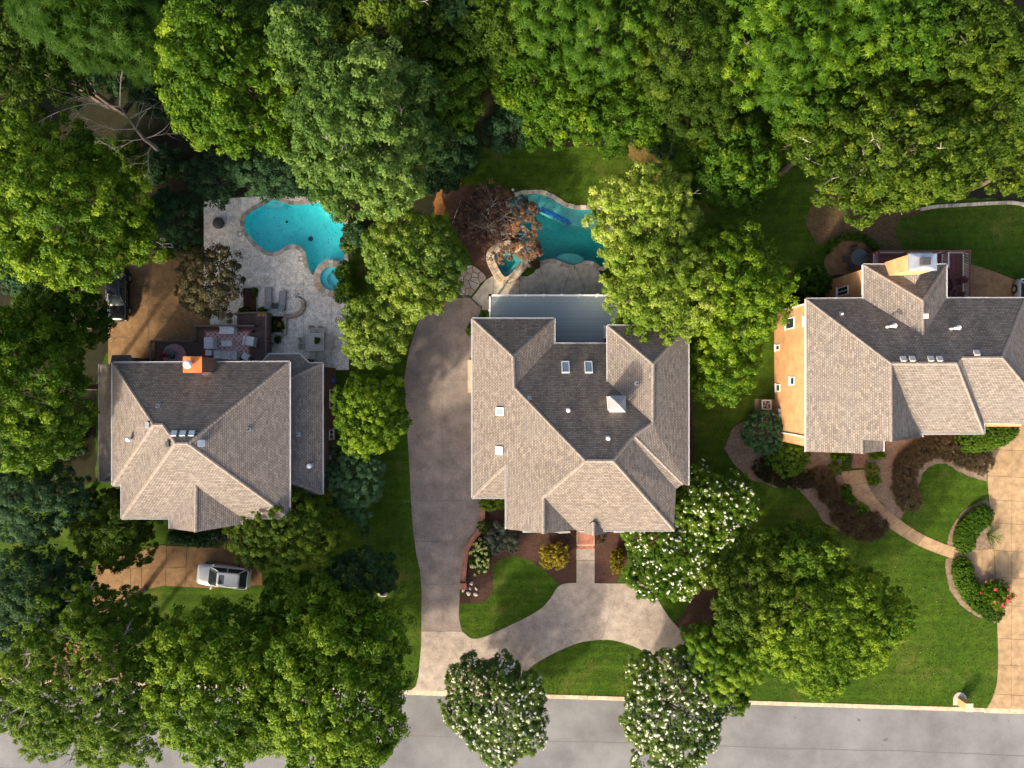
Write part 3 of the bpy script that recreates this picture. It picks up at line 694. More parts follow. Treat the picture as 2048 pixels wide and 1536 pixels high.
def rock(name, c, r, seed, m, parent=None, sq=.6, label=None, cat=None, group=None):
    rg = random.Random(seed); bm = bmesh.new(); bmesh.ops.create_icosphere(bm, subdivisions=2, radius=1)
    dirs = [(Vector((rg.gauss(0,1),rg.gauss(0,1),rg.gauss(0,1))).normalized(), rg.uniform(.55,.85)) for _ in range(9)]
    for v in bm.verts:
        p = v.co.copy()
        for d, k in dirs:
            t = p.dot(d)
            if t > k: p -= d*(t-k)
        v.co = Vector((p.x*r[0], p.y*r[1], max(-.3, p.z)*r[2]))
    rot = Matrix.Rotation(rg.uniform(0, 6.3), 4, 'Z'); bmesh.ops.transform(bm, matrix=rot, verts=bm.verts)
    me = bpy.data.meshes.new(name); bm.to_mesh(me); bm.free(); me.materials.append(m)
    c = Vector(c)
    if parent is not None:
        o = link(name, me, parent); o.location = c-ORG[parent.name]
    else:
        o = link(name, me, None, c)
    return tag(o, label, cat, group)
wf = thing('rock_waterfall', 'heap of rusty tan boulders between the spa and the teal pool', 'rocks', P(1045,510))
rg = random.Random(21)
for i in range(46):
    t = rg.random(); u = 1022+t*46+rg.gauss(0,5); v = 492+t*36+rg.gauss(0,6)
    if inside(tuple(P(u, v+0)[:2]), SPA_M): continue
    s_ = rg.uniform(.13, .3); rock('boulder', P(u, v)+Vector((0,0,.12+.35*rg.random()*(1-abs(t-.5)))), (s_, s_*rg.uniform(.7,1), s_*.8), 100+i, rg.choice(STONES+[RUST]), wf)
wf2 = thing('rock_edging', 'rough tan boulders along the shaded far edge of the kidney pool', 'rocks', P(683,410))
for i in range(34):
    t = i/33; u = 628+t*66; v = 398+max(0, t-.55)*95+rg.gauss(0,3)-(3 if t < .6 else 0); u = min(u, 693+rg.gauss(0,3)) if t > .6 else u
    s_ = rg.uniform(.18, .38); rock('boulder', P(u, v)+Vector((0,0,.1)), (s_, s_*rg.uniform(.7,1), s_*.7), 200+i, rg.choice(STONES+[RUST]), wf2)

# flagstone path by the back gate
fl = thing('flagstone_path', 'irregular grey flagstones beside the black gate and dark mulch', 'path', P(945,562))
fpoly = smooth([(924,540),(942,531),(958,540),(972,555),(962,566),(950,582),(938,594),(922,592),(915,570)])
sheet('path_soil', fpoly, .014, simple('path_soil', (.06,.05,.04), .95), parent=fl)
rg = random.Random(31); seeds = []
for _ in range(46):
    q = (rg.uniform(-4.9,-2.3), rg.uniform(7.6,10.6))
    if inside(q, fpoly) and all(math.dist(q, s_) > .22 for s_ in seeds): seeds.append(q)
for c in voronoi(fpoly, seeds, .03):
    MB().prism(c, .0145, .05+rg.uniform(0,.015)).build('flagstone', rg.choice(GSTONES[:4]), fl, bevel=.01)

# ------------------------------------------------------------------ houses
class Pl:                                  # a roof plane that rises with pitch p away from its eave
    def __init__(s, ax, sg, c0, z0, p=.62): s.ax, s.sg, s.c0, s.z0, s.p = ax, sg, c0, z0, p
    def z(s, u, v):
        w = (u-1024)/S if s.ax == 'x' else (768-v)/S
        return (s.z0+s.p*s.sg*(w-s.c0))/(1+s.p*s.sg*w/H)
    def pt(s, u, v): return P(u, v, s.z(u, v))
    def fr(s):                             # along the eave, up the slope, normal
        t = Vector((s.sg, 0, s.p)) if s.ax == 'x' else Vector((0, s.sg, s.p)); t.normalize()
        a = Vector((0,1,0)) if s.ax == 'x' else Vector((1,0,0)); n = a.cross(t)
        if n.z < 0: a = -a; n = -n
        return a, t, n
def plx(u, z, sg, p=.62): return Pl('x', sg, P(u, 0, z).x, z, p)
def ply(v, z, sg, p=.62): return Pl('y', sg, P(0, v, z).y, z, p)
def obox(b, c, ax, ay, az, x0, x1, y0, y1, z0, z1):
    q = lambda x, y, z: c+ax*x+ay*y+az*z
    return b.hexa([q(x0,y0,z0), q(x1,y0,z0), q(x1,y1,z0), q(x0,y1,z0)], [q(x0,y0,z1), q(x1,y0,z1), q(x1,y1,z1), q(x0,y1,z1)])

def roof(parent, facets, m, name='roof', drop=.16, north=None):
    vs = []; fs = []; uvs = []; edges = {}; mi = []
    for fc in facets:
        fc = [Vector(p) for p in fc]
        nn = Vector((0,0,0))
        for i in range(len(fc)):
            a, c = fc[i], fc[(i+1) % len(fc)]
            nn += Vector(((a.y-c.y)*(a.z+c.z), (a.z-c.z)*(a.x+c.x), (a.x-c.x)*(a.y+c.y)))
        nn.normalize()
        if nn.z < 0: nn = -nn; fc = fc[::-1]
        ua = Vector((0,0,1)).cross(nn).normalized(); va = nn.cross(ua)
        tris = tessellate_polygon([[Vector((p.x, p.y, 0)) for p in fc]])
        b = len(vs); vs += [tuple(p) for p in fc]
        for t in tris:
            a, c, d = fc[t[0]], fc[t[1]], fc[t[2]]
            if (c-a).cross(d-a).z < 0: t = (t[0], t[2], t[1])
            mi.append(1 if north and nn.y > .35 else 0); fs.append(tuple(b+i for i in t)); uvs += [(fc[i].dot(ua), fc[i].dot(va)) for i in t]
        for i in range(len(fc)):
            k = tuple(round(x, 2) for x in fc[i]); k2 = tuple(round(x, 2) for x in fc[(i+1) % len(fc)])
            e = (min(k, k2), max(k, k2)); edges.setdefault(e, []).append((fc[i], fc[(i+1) % len(fc)]))
    for e, l in edges.items():
        if len(l) == 1:
            a, c = l[0]; b = len(vs); vs += [tuple(a), tuple(a-Vector((0,0,drop))), tuple(c-Vector((0,0,drop))), tuple(c)]
            fs.append((b, b+1, b+2, b+3)); uvs += [(0,0),(0,.1),(1,.1),(1,0)]
    base = ORG[parent.name]; me = bpy.data.meshes.new(name)
    me.from_pydata([tuple(Vector(v)-base) for v in vs], [], fs)
    ul = me.uv_layers.new(name='UVMap'); ul.data.foreach_set('uv', np.array(uvs, dtype=np.float32).ravel())
    me.materials.append(m)
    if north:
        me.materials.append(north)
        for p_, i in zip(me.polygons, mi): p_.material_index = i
    return link(name, me, parent)
def caps(roof_o, edges, w=.12, pd=.055):
    b = MB()
    for a, c in edges:
        a, c = Vector(a), Vector(c); d = c-a; L = d.length; n = max(1, int(L/.27)); h = Vector((-d.y, d.x, 0)).normalized()*w
        for i in range(n):
            p = a.lerp(c, i/n); q = a.lerp(c, (i+1.08)/n); u0 = Vector((0,0,.035)); u1 = Vector((0,0,.06)); dn = Vector((0,0,-pd))
            b.face([p+u0, q+u1, q+u1+h+dn, p+u0+h+dn]); b.face([q+u1, p+u0, p+u0-h+dn, q+u1-h+dn])
            b.face([q+u1+h+dn, q+u1, q+u1-Vector((0,0,.03)), q+u1+h+dn-Vector((0,0,.03))]); b.face([q+u1, q+u1-h+dn, q+u1-h+dn-Vector((0,0,.03)), q+u1-Vector((0,0,.03))])
    o = b.build('ridge_caps', CAP, roof_o, kind='stuff'); return o
def gutters(parent, lines):                # each line: two eave points, the roof on the left-hand side of a->b
    for a, c in lines:
        a, c = Vector(a), Vector(c); d = (c-a).normalized(); o = Vector((d.y, -d.x, 0)); b = MB(); zz = Vector((0,0,1))
        L = (c-a).length
        obox(b, a, d, o, zz, 0, L, -.01, .015, -.15, -.015)
        obox(b, a, d, o, zz, 0, L, .015, .075, -.15, -.13)
        obox(b, a, d, o, zz, -.03, L+.03, .075, .105, -.15, .012)
        for i in range(max(2, int(L/1.15))):
            t = (i+.5)*L/max(2, int(L/1.15)); obox(b, a, d, o, zz, t-.018, t+.018, .015, .075, -.012, -.002)
        b.build('gutter', GUT, parent)
def walls(parent, boxes, m, name='wall'):
    b = MB()
    for x0, x1, y0, y1, z1 in boxes: b.box(x0, x1, y0, y1, -.05, z1)
    return b.build(name, m, parent)
def boxvent(parent, pl, u, v, m=GALV, w=.36):
    a, t, n = pl.fr(); c = pl.pt(u, v); b = MB()
    obox(b, c, a, t, n, -w/2, w/2, -w/2, w/2, -.02, .16); obox(b, c, a, t, n, -w*.62, w*.62, -w*.7, w*.55, .16, .20)
    return b.build('roof_vent', m, parent, bevel=.02)
def pipe(parent, pl, u, v, r=.05, h=.45, m=None, hat=False, name='vent_pipe'):
    a, t, n = pl.fr(); c = pl.pt(u, v); b = MB(); b.lathe([(r,-.1),(r,h)], c, 12)
    if hat: b.lathe([(r*2.2,0),(r*2.4,.06),(r*2.1,.2),(r*1.0,.27)], c+Vector((0,0,h)), 16)
    o = b.build(name, m or WHITE, parent)
    k = MB(); obox(k, c, a, t, n, -.16, .16, -.2, .16, -.01, .012); k.build('flashing', GREYM, o)
    return o
def gooseneck(parent, pl, u, v):
    c = pl.pt(u, v); b = MB(); q = [c, c+Vector((0,0,.25)), c+Vector((.06,.02,.42)), c+Vector((.25,.05,.5)), c+Vector((.42,.08,.42))]
    b.tube(q, [.1,.1,.1,.1,.12], 10); b.lathe([(.17,-.06),(.19,.0),(.12,.1)], q[-1], 14)
    return b.build('vent_pipe', WHITE, parent)
def skylight(parent, pl, u, v, w, h, glass=None):
    a, t, n = pl.fr(); c = pl.pt(u, v); b = MB(); e = .07
    for q in ((-w/2, w/2, -h/2, -h/2+e), (-w/2, w/2, h/2-e, h/2), (-w/2, -w/2+e, -h/2+e, h/2-e), (w/2-e, w/2, -h/2+e, h/2-e)):
        obox(b, c, a, t, n, q[0], q[1], q[2], q[3], -.05, .14)
    o = b.build('skylight', WHITE, parent)
    g = MB(); obox(g, c, a, t, n, -w/2+e, w/2-e, -h/2+e, h/2-e, -.02, .11); g.build('pane', glass or SKYL, o); return o
def window_x(parent, X, y0, y1, z0, z1, sg, panes=2):
    """window on a wall x = X whose outside is towards sg"""
    b = MB(); e = .09; f = X+sg*.06
    lo, hi = min(X-sg*.05, f), max(X-sg*.05, f)
    for q in ((y0, y1, z0, z0+e), (y0, y1, z1-e, z1), (y0, y0+e, z0+e, z1-e), (y1-e, y1, z0+e, z1-e)): b.box(lo, hi, q[0], q[1], q[2], q[3])
    for i in range(1, panes):
        m = y0+(y1-y0)*i/panes; b.box(lo, hi, m-.03, m+.03, z0+e, z1-e)
    o = b.build('window', WHITE, parent)
    g = MB(); g.box(min(X-sg*.03, X+sg*.02), max(X-sg*.03, X+sg*.02), y0+e, y1-e, z0+e, z1-e); g.build('pane', GLASS, o)
    s_ = MB(); s_.box(min(X, X+sg*.12), max(X, X+sg*.12), y0-.06, y1+.06, z0-.09, z0); s_.build('sill', WHITE, o)
    return o
def downspout(parent, x, y, z, dx, dy):
    b = MB(); b.bar((x+dx*.05, y+dy*.05, 0.02), (x+dx*.05, y+dy*.05, z), .1, .09); return b.build('downspout', WHITE, parent)

# ---- middle house
ze = 6.3
mh = thing('house', 'middle house with blue grey deck, cupola and weathered brown hip roof', 'house', P(1160,850))
MW, MN1, ME1, MN = plx(945, ze, 1), ply(638, ze, -1), plx(1108, ze, -1), ply(688, ze, -1)
A, B, C, D = P(945,638,ze), P(1108,638,ze), P(1108,688,ze), P(1216,688,ze)
pk1 = MW.pt(1026,713); pk2 = MN.pt(1028,774); rl = MN.pt(1171,922); rr = MN.pt(1226,922)
SF = Pl('y', 1, rr.y, rr.z); EM = Pl('x', -1, rr.x, rr.z)
SW = P(945,995,ze); g0_ = MW.pt(1012.5,930); g1_ = P(1012.5,1058,g0_.z); g1w = P(1012.5,995,g0_.z)
gr0 = SF.pt(1087,994); gr1 = P(1087,1067,gr0.z)
zr = MN.z(1216,763); D2 = P(1216,763,zr)
RW = plx(1216, zr, 1); wp = RW.pt(1306,728); we = RW.pt(1305,846)
nw = P(1216,652,zr); ne = P(1376,652,zr); re_ = P(1376,972,zr)
hp = MN.pt(1268,871)
se = SF.pt(1348,1060); u2 = P(1366,968,zr+.15); l1 = hp+Vector((-.05,-.28,-.10)); l2 = P(1352,978,se.z+.05)
sv = SF.pt(1150,1060); svl = P(1150,1062,se.z)
mf = [[A, B, pk1], [B, C, pk2, pk1], [C, D, D2, we, hp, rr, rl, pk2],
      [A, pk1, pk2, rl, gr0, gr1, g1_, g0_, SW], [SW, P(1012.5,995,ze), g0_],
      [rl, rr, se, sv, gr0], [gr0, sv, gr1],
      [nw, ne, wp], [nw, wp, we, D2], [wp, ne, re_, u2, hp, we], [hp, u2, l2, l1], [rr, hp, l1, l2, se]]
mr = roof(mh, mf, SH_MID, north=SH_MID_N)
caps(mr, [(A, pk1), (B, pk1), (pk1, pk2), (pk2, rl), (rl, rr), (rr, hp), (hp, we), (we, wp), (wp, nw), (wp, ne), (rr, se), (rl, gr0), (gr0, gr1), (SW, g0_), (hp, u2)])
gutters(mh, [(B, A), (A, SW), (SW, P(1012.5,995,ze)), (P(1012.5,932,g0_.z), g1_), (C, B), (D, C), (nw, D2), (P(1376,970,zr), ne), (ne, nw), (P(1158,1060,se.z), se)])
wz = .35
def wb(u0, u1, v0, v1, z, i=.38):
    a = P(u0, v0, z); c = P(u1, v1, z); return (a.x+i, c.x-i, c.y+i, a.y-i, z-.1)
walls(mh, [wb(945,1108,638,800,ze), wb(945,1020,700,995,ze), wb(1012.5,1348,780,1060,7.0,.4), wb(1090,1230,688,820,ze,.36), wb(1216,1376,652,970,zr-.1,.37)], BR_RED)
# gable ends, entrance pediment and brick porch
b = MB(); y = g1_.y+.34
b.face([(g1_.x+.4,y,g1_.z-.3), (svl.x-.2,y,g1_.z-.3), (gr1.x,y,gr1.z-.2)]); b.build('gable_wall', WHITE, mh)
pzz = se.z-.4; pd0 = P(1187,1046,pzz+1.3)
pdr = [P(1187,1044,pzz+1.2), P(1187,1071,pzz+1.2), P(1160,1066,pzz), P(1160,1054,pzz), P(1215,1054,pzz), P(1215,1066,pzz)]
pr = roof(mh, [[pdr[0], pdr[1], pdr[2], pdr[3]], [pdr[0], pdr[4], pdr[5], pdr[1]]], SH_MID, 'porch_roof'); caps(pr, [(pdr[0], pdr[1])])
gutters(mh, [(P(1118,1064,5.4), P(1140,1063,5.4)), (P(1228,1063,5.4), P(1248,1062,5.4))])
bz = 4.9; br_ = [P(1045,1050,bz+.5), P(1120,1050,bz+.5), P(1120,1065,bz), P(1045,1065,bz)]
MB().face(br_).build('bay_roof', simple('slate_blue_metal', (.16,.22,.26), .5), mh)
po = thing('brick_porch', 'red brick porch step leading from the front walk to the middle house', 'porch', P(1171,1084))
p0, p1 = P(1153,1098), P(1189,1066)
MB().box(p0.x, p1.x, p0.y+.35, p1.y+.6, 0, .16).build('step', BRICK2, po)
rg = random.Random(4)
b = MB()
for r_ in range(22):
    yy = p0.y+.02+r_*.078
    for q in range(8):
        x0 = p0.x+.01+q*.2+(.1 if r_ % 2 else 0)
        if x0+.185 > p1.x: continue
        b.box(x0, x0+.185, yy, yy+.068, .0, .175+rg.uniform(0,.006) if yy > p0.y+.34 else .075)
b.build('bricks', BRICK1, po, kind='stuff')
# cupola
cu = thing('cupola', 'white louvred cupola with grey hipped metal roof on the middle house', 'cupola', MN.pt(1233,812))
cz = MN.z(1228,808)+1.75; a = P(1221,793,cz); c = P(1249,823,cz)
cx, cy = (a.x+c.x)/2, (a.y+c.y)/2; hw = .52
b = MB(); b.box(cx-hw, cx+hw, cy-hw, cy+hw, cz-2.9, cz-.05); b.build('body', WHITE, cu)
b = MB()
for i in range(6): b.box(cx-hw-.02, cx-hw+.01, cy-.36, cy+.36, cz-1.1+i*.15, cz-1.03+i*.15)
b.build('louvres', GREYM, cu)
b = MB(); o_ = .62; ap = Vector((cx+.0, cy, cz+.55)); q4 = [Vector((cx-o_,cy-o_,cz)), Vector((cx+o_,cy-o_,cz)), Vector((cx+o_,cy+o_,cz)), Vector((cx-o_,cy+o_,cz))]
for i in range(4): b.face([q4[i], q4[(i+1) % 4], ap])
b.face(q4[::-1]); b.build('roof', simple('grey_metal_roof', (.24,.24,.25), .5, var=.06), cu)
skylight(mh, MN, 1131, 735, .62, 1.05); skylight(mh, MN, 1177, 735, .62, 1.05)
skylight(mh, MW, 1001, 823, .62, .72); skylight(mh, MW, 1000, 901, .62, .66, SKYW)
pipe(mh, MN, 1136, 820, .07, .35, None, True); pipe(mh, MN, 1215, 876, .07, .35, None, True)
pipe(mh, MN, 1059, 796, .05, .3, DGREY); pipe(mh, RW, 1274, 767, .05, .3, DGREY)
b = MB(); b.box(P(936,720,.5).x, P(945,720,.5).x, P(0,785,.5).y, P(0,720,.5).y, 0, .9); b.build('hedge_box', STONES[0], mh)

# ---- left house
zl = 7.4
lh = thing('house', 'left house with orange capped chimney and brown grey hip roof', 'house', P(400,880))
LW, LN, LS, LE = plx(225.4, zl, 1), ply(725, zl, -1), ply(1036, zl, 1), plx(578.6, zl, -1)
TL, TR = P(225.4,726,zl), P(578.6,724.5,zl); SWc = P(244,1036,zl); W1 = P(225.4,969.6,zl); W2_ = P(244,969.6,zl)
BR = P(578.6,1036,zl)
P1, P2 = LN.pt(307,850), LN.pt(325.5,850); P3, P4 = LN.pt(351,887), LN.pt(376,887.5)
gA = LS.pt(392,972); gB = P(391,1064,gA.z); zc = gA.z-(gA.x-P(340,0,zl).x)*.62
gl0, gl1 = P(340,1036,zl), P(340,1057,zl); gr0l, gr1l = P(483,1035,zl), P(483,1049,zl)
lf = [[TL, TR, P4, P3, P2, P1], [TL, P1, W1], [P1, P2, W2_, W1], [P2, P3, SWc, W2_], [P3, P4, BR, gr0l, gA, gl0, SWc], [P4, TR, BR], [gA, gl0, gl1, gB], [gA, gB, gr1l, gr0l]]
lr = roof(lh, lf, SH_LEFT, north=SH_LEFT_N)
caps(lr, [(TL, P1), (P1, P2), (P2, P3), (P3, P4), (P4, TR), (P4, BR), (P3, SWc), (P1, W1), (gA, gB)])
gutters(lh, [(TR, TL), (TL, W1), (W1, W2_), (W2_, SWc), (SWc, gl0), (gl0, gl1), (BR, TR), (gr0l, BR), (gr1l, gr0l)])
def wbl(a, c, z, i=.38): return (a.x+i, c.x-i, c.y+i, a.y-i, z-.1)
mainx0, mainx1 = TL.x+.38, TR.x-.38
walls(lh, [(TL.x+.38, TR.x-.38, W1.y+.38, TL.y-.38, zl-.1), (W2_.x+.38, TR.x-.38, SWc.y+.38, W1.y+.6, zl-.12), (gl0.x+.38, gr0l.x-.38, gl1.y+.38, SWc.y+.6, zl-.14)], BR_RED)
b = MB(); y = gl1.y+.36; b.face([(gl1.x+.4,y,zl-.2), (gr1l.x-.4,y,zl-.2), (gB.x,y,gB.z-.2)]); b.build('gable_wall', BR_RED, lh)
# low roof on the left side
zs = 4.6; q0, q1 = P(199.5,729,zs), P(199.5,962,zs); xi = mainx0+.02
i0 = Vector((xi, q0.y, zs+(xi-q0.x)*.6)); i1 = Vector((xi, q1.y+1.6, i0.z)); i1b = Vector((xi, q1.y, zs))
r2 = roof(lh, [[q0, i0, i1, q1], [q1, i1, i1b]], SH_LEFT, 'side_roof'); caps(r2, [(q1, i1)]); gutters(lh, [(q0, q1), (q1, i1b)])
walls(lh, [(q0.x+.3, xi-.01, q1.y+.3, q0.y-.1, zs-.1)], BR_RED, 'side_wall')
# low roof over the bay behind
n0, n1, n2 = P(224,710,4.2), P(262,710,4.2), P(278,727,4.2); yb = TL.y-.37
MB().face([n0, n1, Vector((n2.x, yb, 4.6)), Vector((n0.x, yb, 4.6))][::-1]).build('bay_roof', SH_LEFT, lh)
walls(lh, [(n0.x+.2, n1.x-.1, yb-.05, n0.y-.2, 4.1)], BR_RED, 'bay_wall')
# low roof on the right side with its brick wall
zp = 5.2; c0, c1, c2, c3, c4, c5 = [P(u, v, zp) for u, v in ((527,722),(539,708.5),(598,708.5),(618,727),(644.5,727),(644.5,988))]
xw = mainx1-.02; zi = zp+(c4.x-xw)*.5
w0 = Vector((xw, c4.y-1.3, zi)); w1 = Vector((xw, c5.y+1.2, zi)); w1b = Vector((xw, c5.y, zp)); hb = P(583,779,zi)
yb2 = TR.y-.36; bl0 = Vector((c0.x, yb2, zp+.02)); bp = Vector((P(570,720,zp+.7).x, yb2, zp+.75)); cc = Vector((c3.x, yb2, zp+.3))
r3 = roof(lh, [[c4, w0, w1, c5], [c5, w1, w1b], [c3, c4, w0, Vector((xw, c3.y, zp+.45))], [c1, c2, Vector((c2.x-.9, yb2, zp+.75)), bp, Vector((c1.x+.6, yb2, zp+.6))], [c2, c3, Vector((xw, c3.y, zp+.45)), Vector((c2.x-.9, yb2, zp+.75))], [c0, c1, Vector((c1.x+.6, yb2, zp+.6)), bl0]], SH_LEFT, 'porch_roof')
caps(r3, [(c4, w0), (c5, w1)]); gutters(lh, [(c5, c4), (c4, c3), (c3, c2), (c2, c1), (c1, c0)])
XE = c4.x-.17
walls(lh, [(xw-.3, XE, c5.y+.25, c4.y-.25, zp-.1), (c1.x+.2, c2.x-.2, yb2-.1, c1.y-.25, zp-.1)], BR_RED, 'side_wall')
for u0, u1, v0, v1 in ((660,668.5,779,816),(659.5,666,859.5,878)):
    t0, t1 = PW(u0, v0, XE), PW(u1, v1, XE)
    window_x(lh, XE, t1.y, t0.y, min(t0.z,t1.z), max(t0.z,t1.z)+.2, 1)
for i, (u, v) in enumerate(((660,915),(664,905),(662,927))):
    q = PW(u, v, XE); MB().box(XE-.01, XE+.18, q.y-.2, q.y+.2, q.z-.3, q.z+.3).build('meter_box', GREYM, lh, bevel=.02)
# chimney
zt = 10.15; a, c = P(367,714,zt), P(402.5,744.5,zt)
MB().box(a.x, c.x, c.y, a.y, -.05, zt-.12).build('chimney', BR_CHIM, lh); ch = lh.children[-1]
MB().box(a.x-.04, c.x+.04, c.y-.04, a.y+.04, zt-.12, zt).build('chimney_cap', COPPER, ch)
q = P(380.5,729,zt); b = MB(); b.lathe([(.14,0),(.14,.25),(.30,.27),(.31,.5),(.22,.62),(.05,.68)], (q.x,q.y,zt), 20); b.build('flue_cowl', WHITE, ch, smooth=False)
tc = [LN.pt(409,747.5), LN.pt(433,741), LN.pt(411,753)]
roof(lh, [[tc[0]+Vector((-.2,0,.25)), tc[1]+Vector((0,0,.05)), tc[2]+Vector((0,0,.03))]], SH_LEFT, 'chimney_cricket')
for u in (349.5, 367, 385): boxvent(lh, LN, u, 869)
boxvent(lh, LW, 299, 850, w=.36); boxvent(lh, LE, 401.5, 886, w=.4); boxvent(lh, plx(244, zl, 1), 339, 888, DGREY, .36)
pipe(lh, LW, 262, 878, .08, .3, None, True); pipe(lh, LN, 316, 812, .04, .25, DGREY); pipe(lh, LE, 497, 859, .05, .35, DGREY)
PE = Pl('x', -1, c4.x, zp, .5); pipe(lh, PE, 621, 931, .09, .3, None, True); pipe(lh, PE, 596, 869, .05, .3, DGREY)
b = MB(); q = PW(664, 760, XE); b.box(XE-.01, XE+.3, q.y-.16, q.y+.16, q.z-.2, q.z+.2); b.build('hose_box', simple('blue_plastic', (.02,.12,.55), .4), lh, bevel=.04)

# ---- right house
zh = 7.4
rh = thing('house', 'right house with tan brick walls and metal capped chimney', 'house', P(1790,740))
XW, XN, = plx(1613, zh, 1), ply(598, zh, -1)
NWc = P(1613,598.5,zh); v0_ = P(1727.5,597.5,zh); w0_ = P(1727.5,530,zh); w1_ = P(1892,530,zh); v1_ = P(1892,597,zh); NEc = P(2051,597,zh)
Q1 = XN.pt(1782,727); Q2 = XN.pt(1913,727)
GN = ply(530, zh, -1); GW = plx(1727.5, zh, 1); gp = GW.pt(1846,601.5); ge = XN.pt(1846.5,670)
gp.z = ge.z; gp = P(1846,601.5,ge.z)
SWe = P(1613,903,zh); 
rb = P(1783,883,Q1.z)                                             # front gable ridge end
s1g = XW.pt(1724,880); s1e = P(1725,907,s1g.z); s1r0 = XW.pt(1766,881.5); s1r1 = P(1766,902,s1g.z-.95); s1r0b = P(1766,881.5,s1g.z-.95)
Q1b = P(1783,735,Q1.z)
XS = Pl('y', 1, Q1.y, Q1.z)
eS = XS.pt(1838,867); eSr = XS.pt(1967.5,866); gEb = P(1845,874,eS.z)
Q3 = XN.pt(1923,716); Q4 = XN.pt(2004.5,715.5); XS2 = Pl('y', 1, Q3.y, Q3.z)
e2l = XS2.pt(1967,844); e2r = XS2.pt(2115,847)
rf = [[NWc, v0_, ge, v1_, NEc, Q4, Q3, Q2, Q1], [NWc, Q1, rb, s1r0, s1g, s1e, SWe],
      [s1g, s1r0b, s1r1, s1e], [Q1, eS, gEb, rb], [Q1, Q2, eSr, eS], [Q2, Q3, e2l, eSr], [Q3, Q4, e2r, e2l], [Q4, NEc, e2r],
      [w0_, w1_, gp], [w0_, gp, ge, v0_], [w1_, v1_, ge, gp]]
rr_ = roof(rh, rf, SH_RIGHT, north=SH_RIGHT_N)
caps(rr_, [(NWc, Q1), (Q1, Q2), (Q1, rb), (Q2, eSr), (Q3, Q4), (Q4, NEc), (Q4, e2r), (w0_, gp), (w1_, gp), (gp, ge), (s1g, s1e)])
gutters(rh, [(NWc, SWe), (v0_, NWc), (w0_, v0_), (w1_, w0_), (v1_, w1_), (NEc, v1_), (s1r1, s1r0b), (gEb, eS), (eS, eSr), (eSr, e2l), (e2l, e2r)])
XB = NWc.x+.2
gx = w0_.x+.2
walls(rh, [(XB, s1r1.x-.35, SWe.y+.35, NWc.y-.2, zh-.08), (s1r1.x-.6, gEb.x-.3, gEb.y+.45, NWc.y-.24, zh-.12), (gx, w1_.x-.25, NWc.y-.5, w0_.y-.25, zh-.1), (gEb.x-.6, 40.2, eSr.y+.5, NWc.y-.22, zh-.3)], BR_TAN)
for x0_, x1_, yy, za, zp_ in ((SWe.x+.25, s1r1.x-.1, s1e.y+.33, zh-.3, s1e.z-.2),):
    MB().face([(x0_,yy,za), (x1_,yy,za), (s1e.x,yy,zp_)]).build('gable_wall', BR_TAN, rh)
MB().face([(s1r1.x-.3,gEb.y+.3,zh-.3), (gEb.x-.2,gEb.y+.3,zh-.3), (rb.x,gEb.y+.3,rb.z-.25)]).build('gable_wall', BR_TAN, rh)
for u0, u1, v0, v1 in ((1552.5,1560.5,768,783.5),(1580.5,1589.5,753.5,770),(1572,1589,637,656.5),(1551.5,1559.5,690,700.5),(1608,1613,633,651)):
    t0, t1 = PW(u0, v0, XB), PW(u1, v1, XB); zz = sorted((t0.z, t1.z)); ym = (t0.y+t1.y)/2; hh = abs(t0.y-t1.y)/2
    window_x(rh, XB, ym-hh, ym+hh, zz[0], min(zz[1], zh-.3), -1, 1)
t0, t1 = PW(1675, 592, gx), PW(1697, 577, gx); window_x(rh, gx, t0.y-.1, t1.y+.3, t0.z, t1.z, -1, 2)
downspout(rh, XB, P(0,872,6).y, zh-.15, -1, 0)
downspout(rh, XB, NWc.y-.3, zh-.15, -1, 0)
# chimney
zt = 10.8; a, c = P(1817,507,zt), P(1874,541,zt)
MB().box(a.x+.06, c.x-.06, c.y+.06, a.y-.06, -.05, zt-.06).build('chimney', BR_TAN, rh); ch = rh.children[-1]
b = MB(); q4 = [Vector((a.x,c.y,zt)), Vector((c.x,c.y,zt)), Vector((c.x,a.y,zt)), Vector((a.x,a.y,zt))]; mx_, my_ = (a.x+c.x)/2, (a.y+c.y)/2
i4 = [Vector((mx_+dx*.42, my_+dy*.36, zt+.12)) for dx, dy in ((-1,-1),(1,-1),(1,1),(-1,1))]
for i in range(4): b.face([q4[i], q4[(i+1) % 4], i4[(i+1) % 4], i4[i]])
b.face(i4); b.face([p-Vector((0,0,.07)) for p in q4][::-1])
for i in range(4): b.face([q4[i]-Vector((0,0,.07)), q4[(i+1) % 4]-Vector((0,0,.07)), q4[(i+1) % 4], q4[i]])
b.build('chimney_chase_cover', GALV, ch)
MB().box(mx_-.32, mx_+.32, my_-.28, my_+.28, zt+.12, zt+.5).build('flue_cap', DGREY, ch, bevel=.03)
gz = lambda u, v, d: GN.pt(u, v)+Vector((0,0,d))
roof(rh, [[gz(1799,547,.03), gz(1829.5,569,.03), gz(1830,546,.85)], [gz(1830,546,.85), gz(1829.5,569,.03), gz(1845,546,.03)]], SH_RIGHT, 'chimney_cricket')
for u in (1805, 1823, 1860, 1877.5): boxvent(rh, XN, u, 720, simple('pale_vent', (.42,.40,.38), .5))
boxvent(rh, XN, 1951.5, 708, MATS['pale_vent'])
gooseneck(rh, XN, 1773, 654); gooseneck(rh, XN, 1900, 658); pipe(rh, XN, 1683, 628, .06, .25); boxvent(rh, GW, 1852.5, 632.5, MATS['pale_vent'], .3)
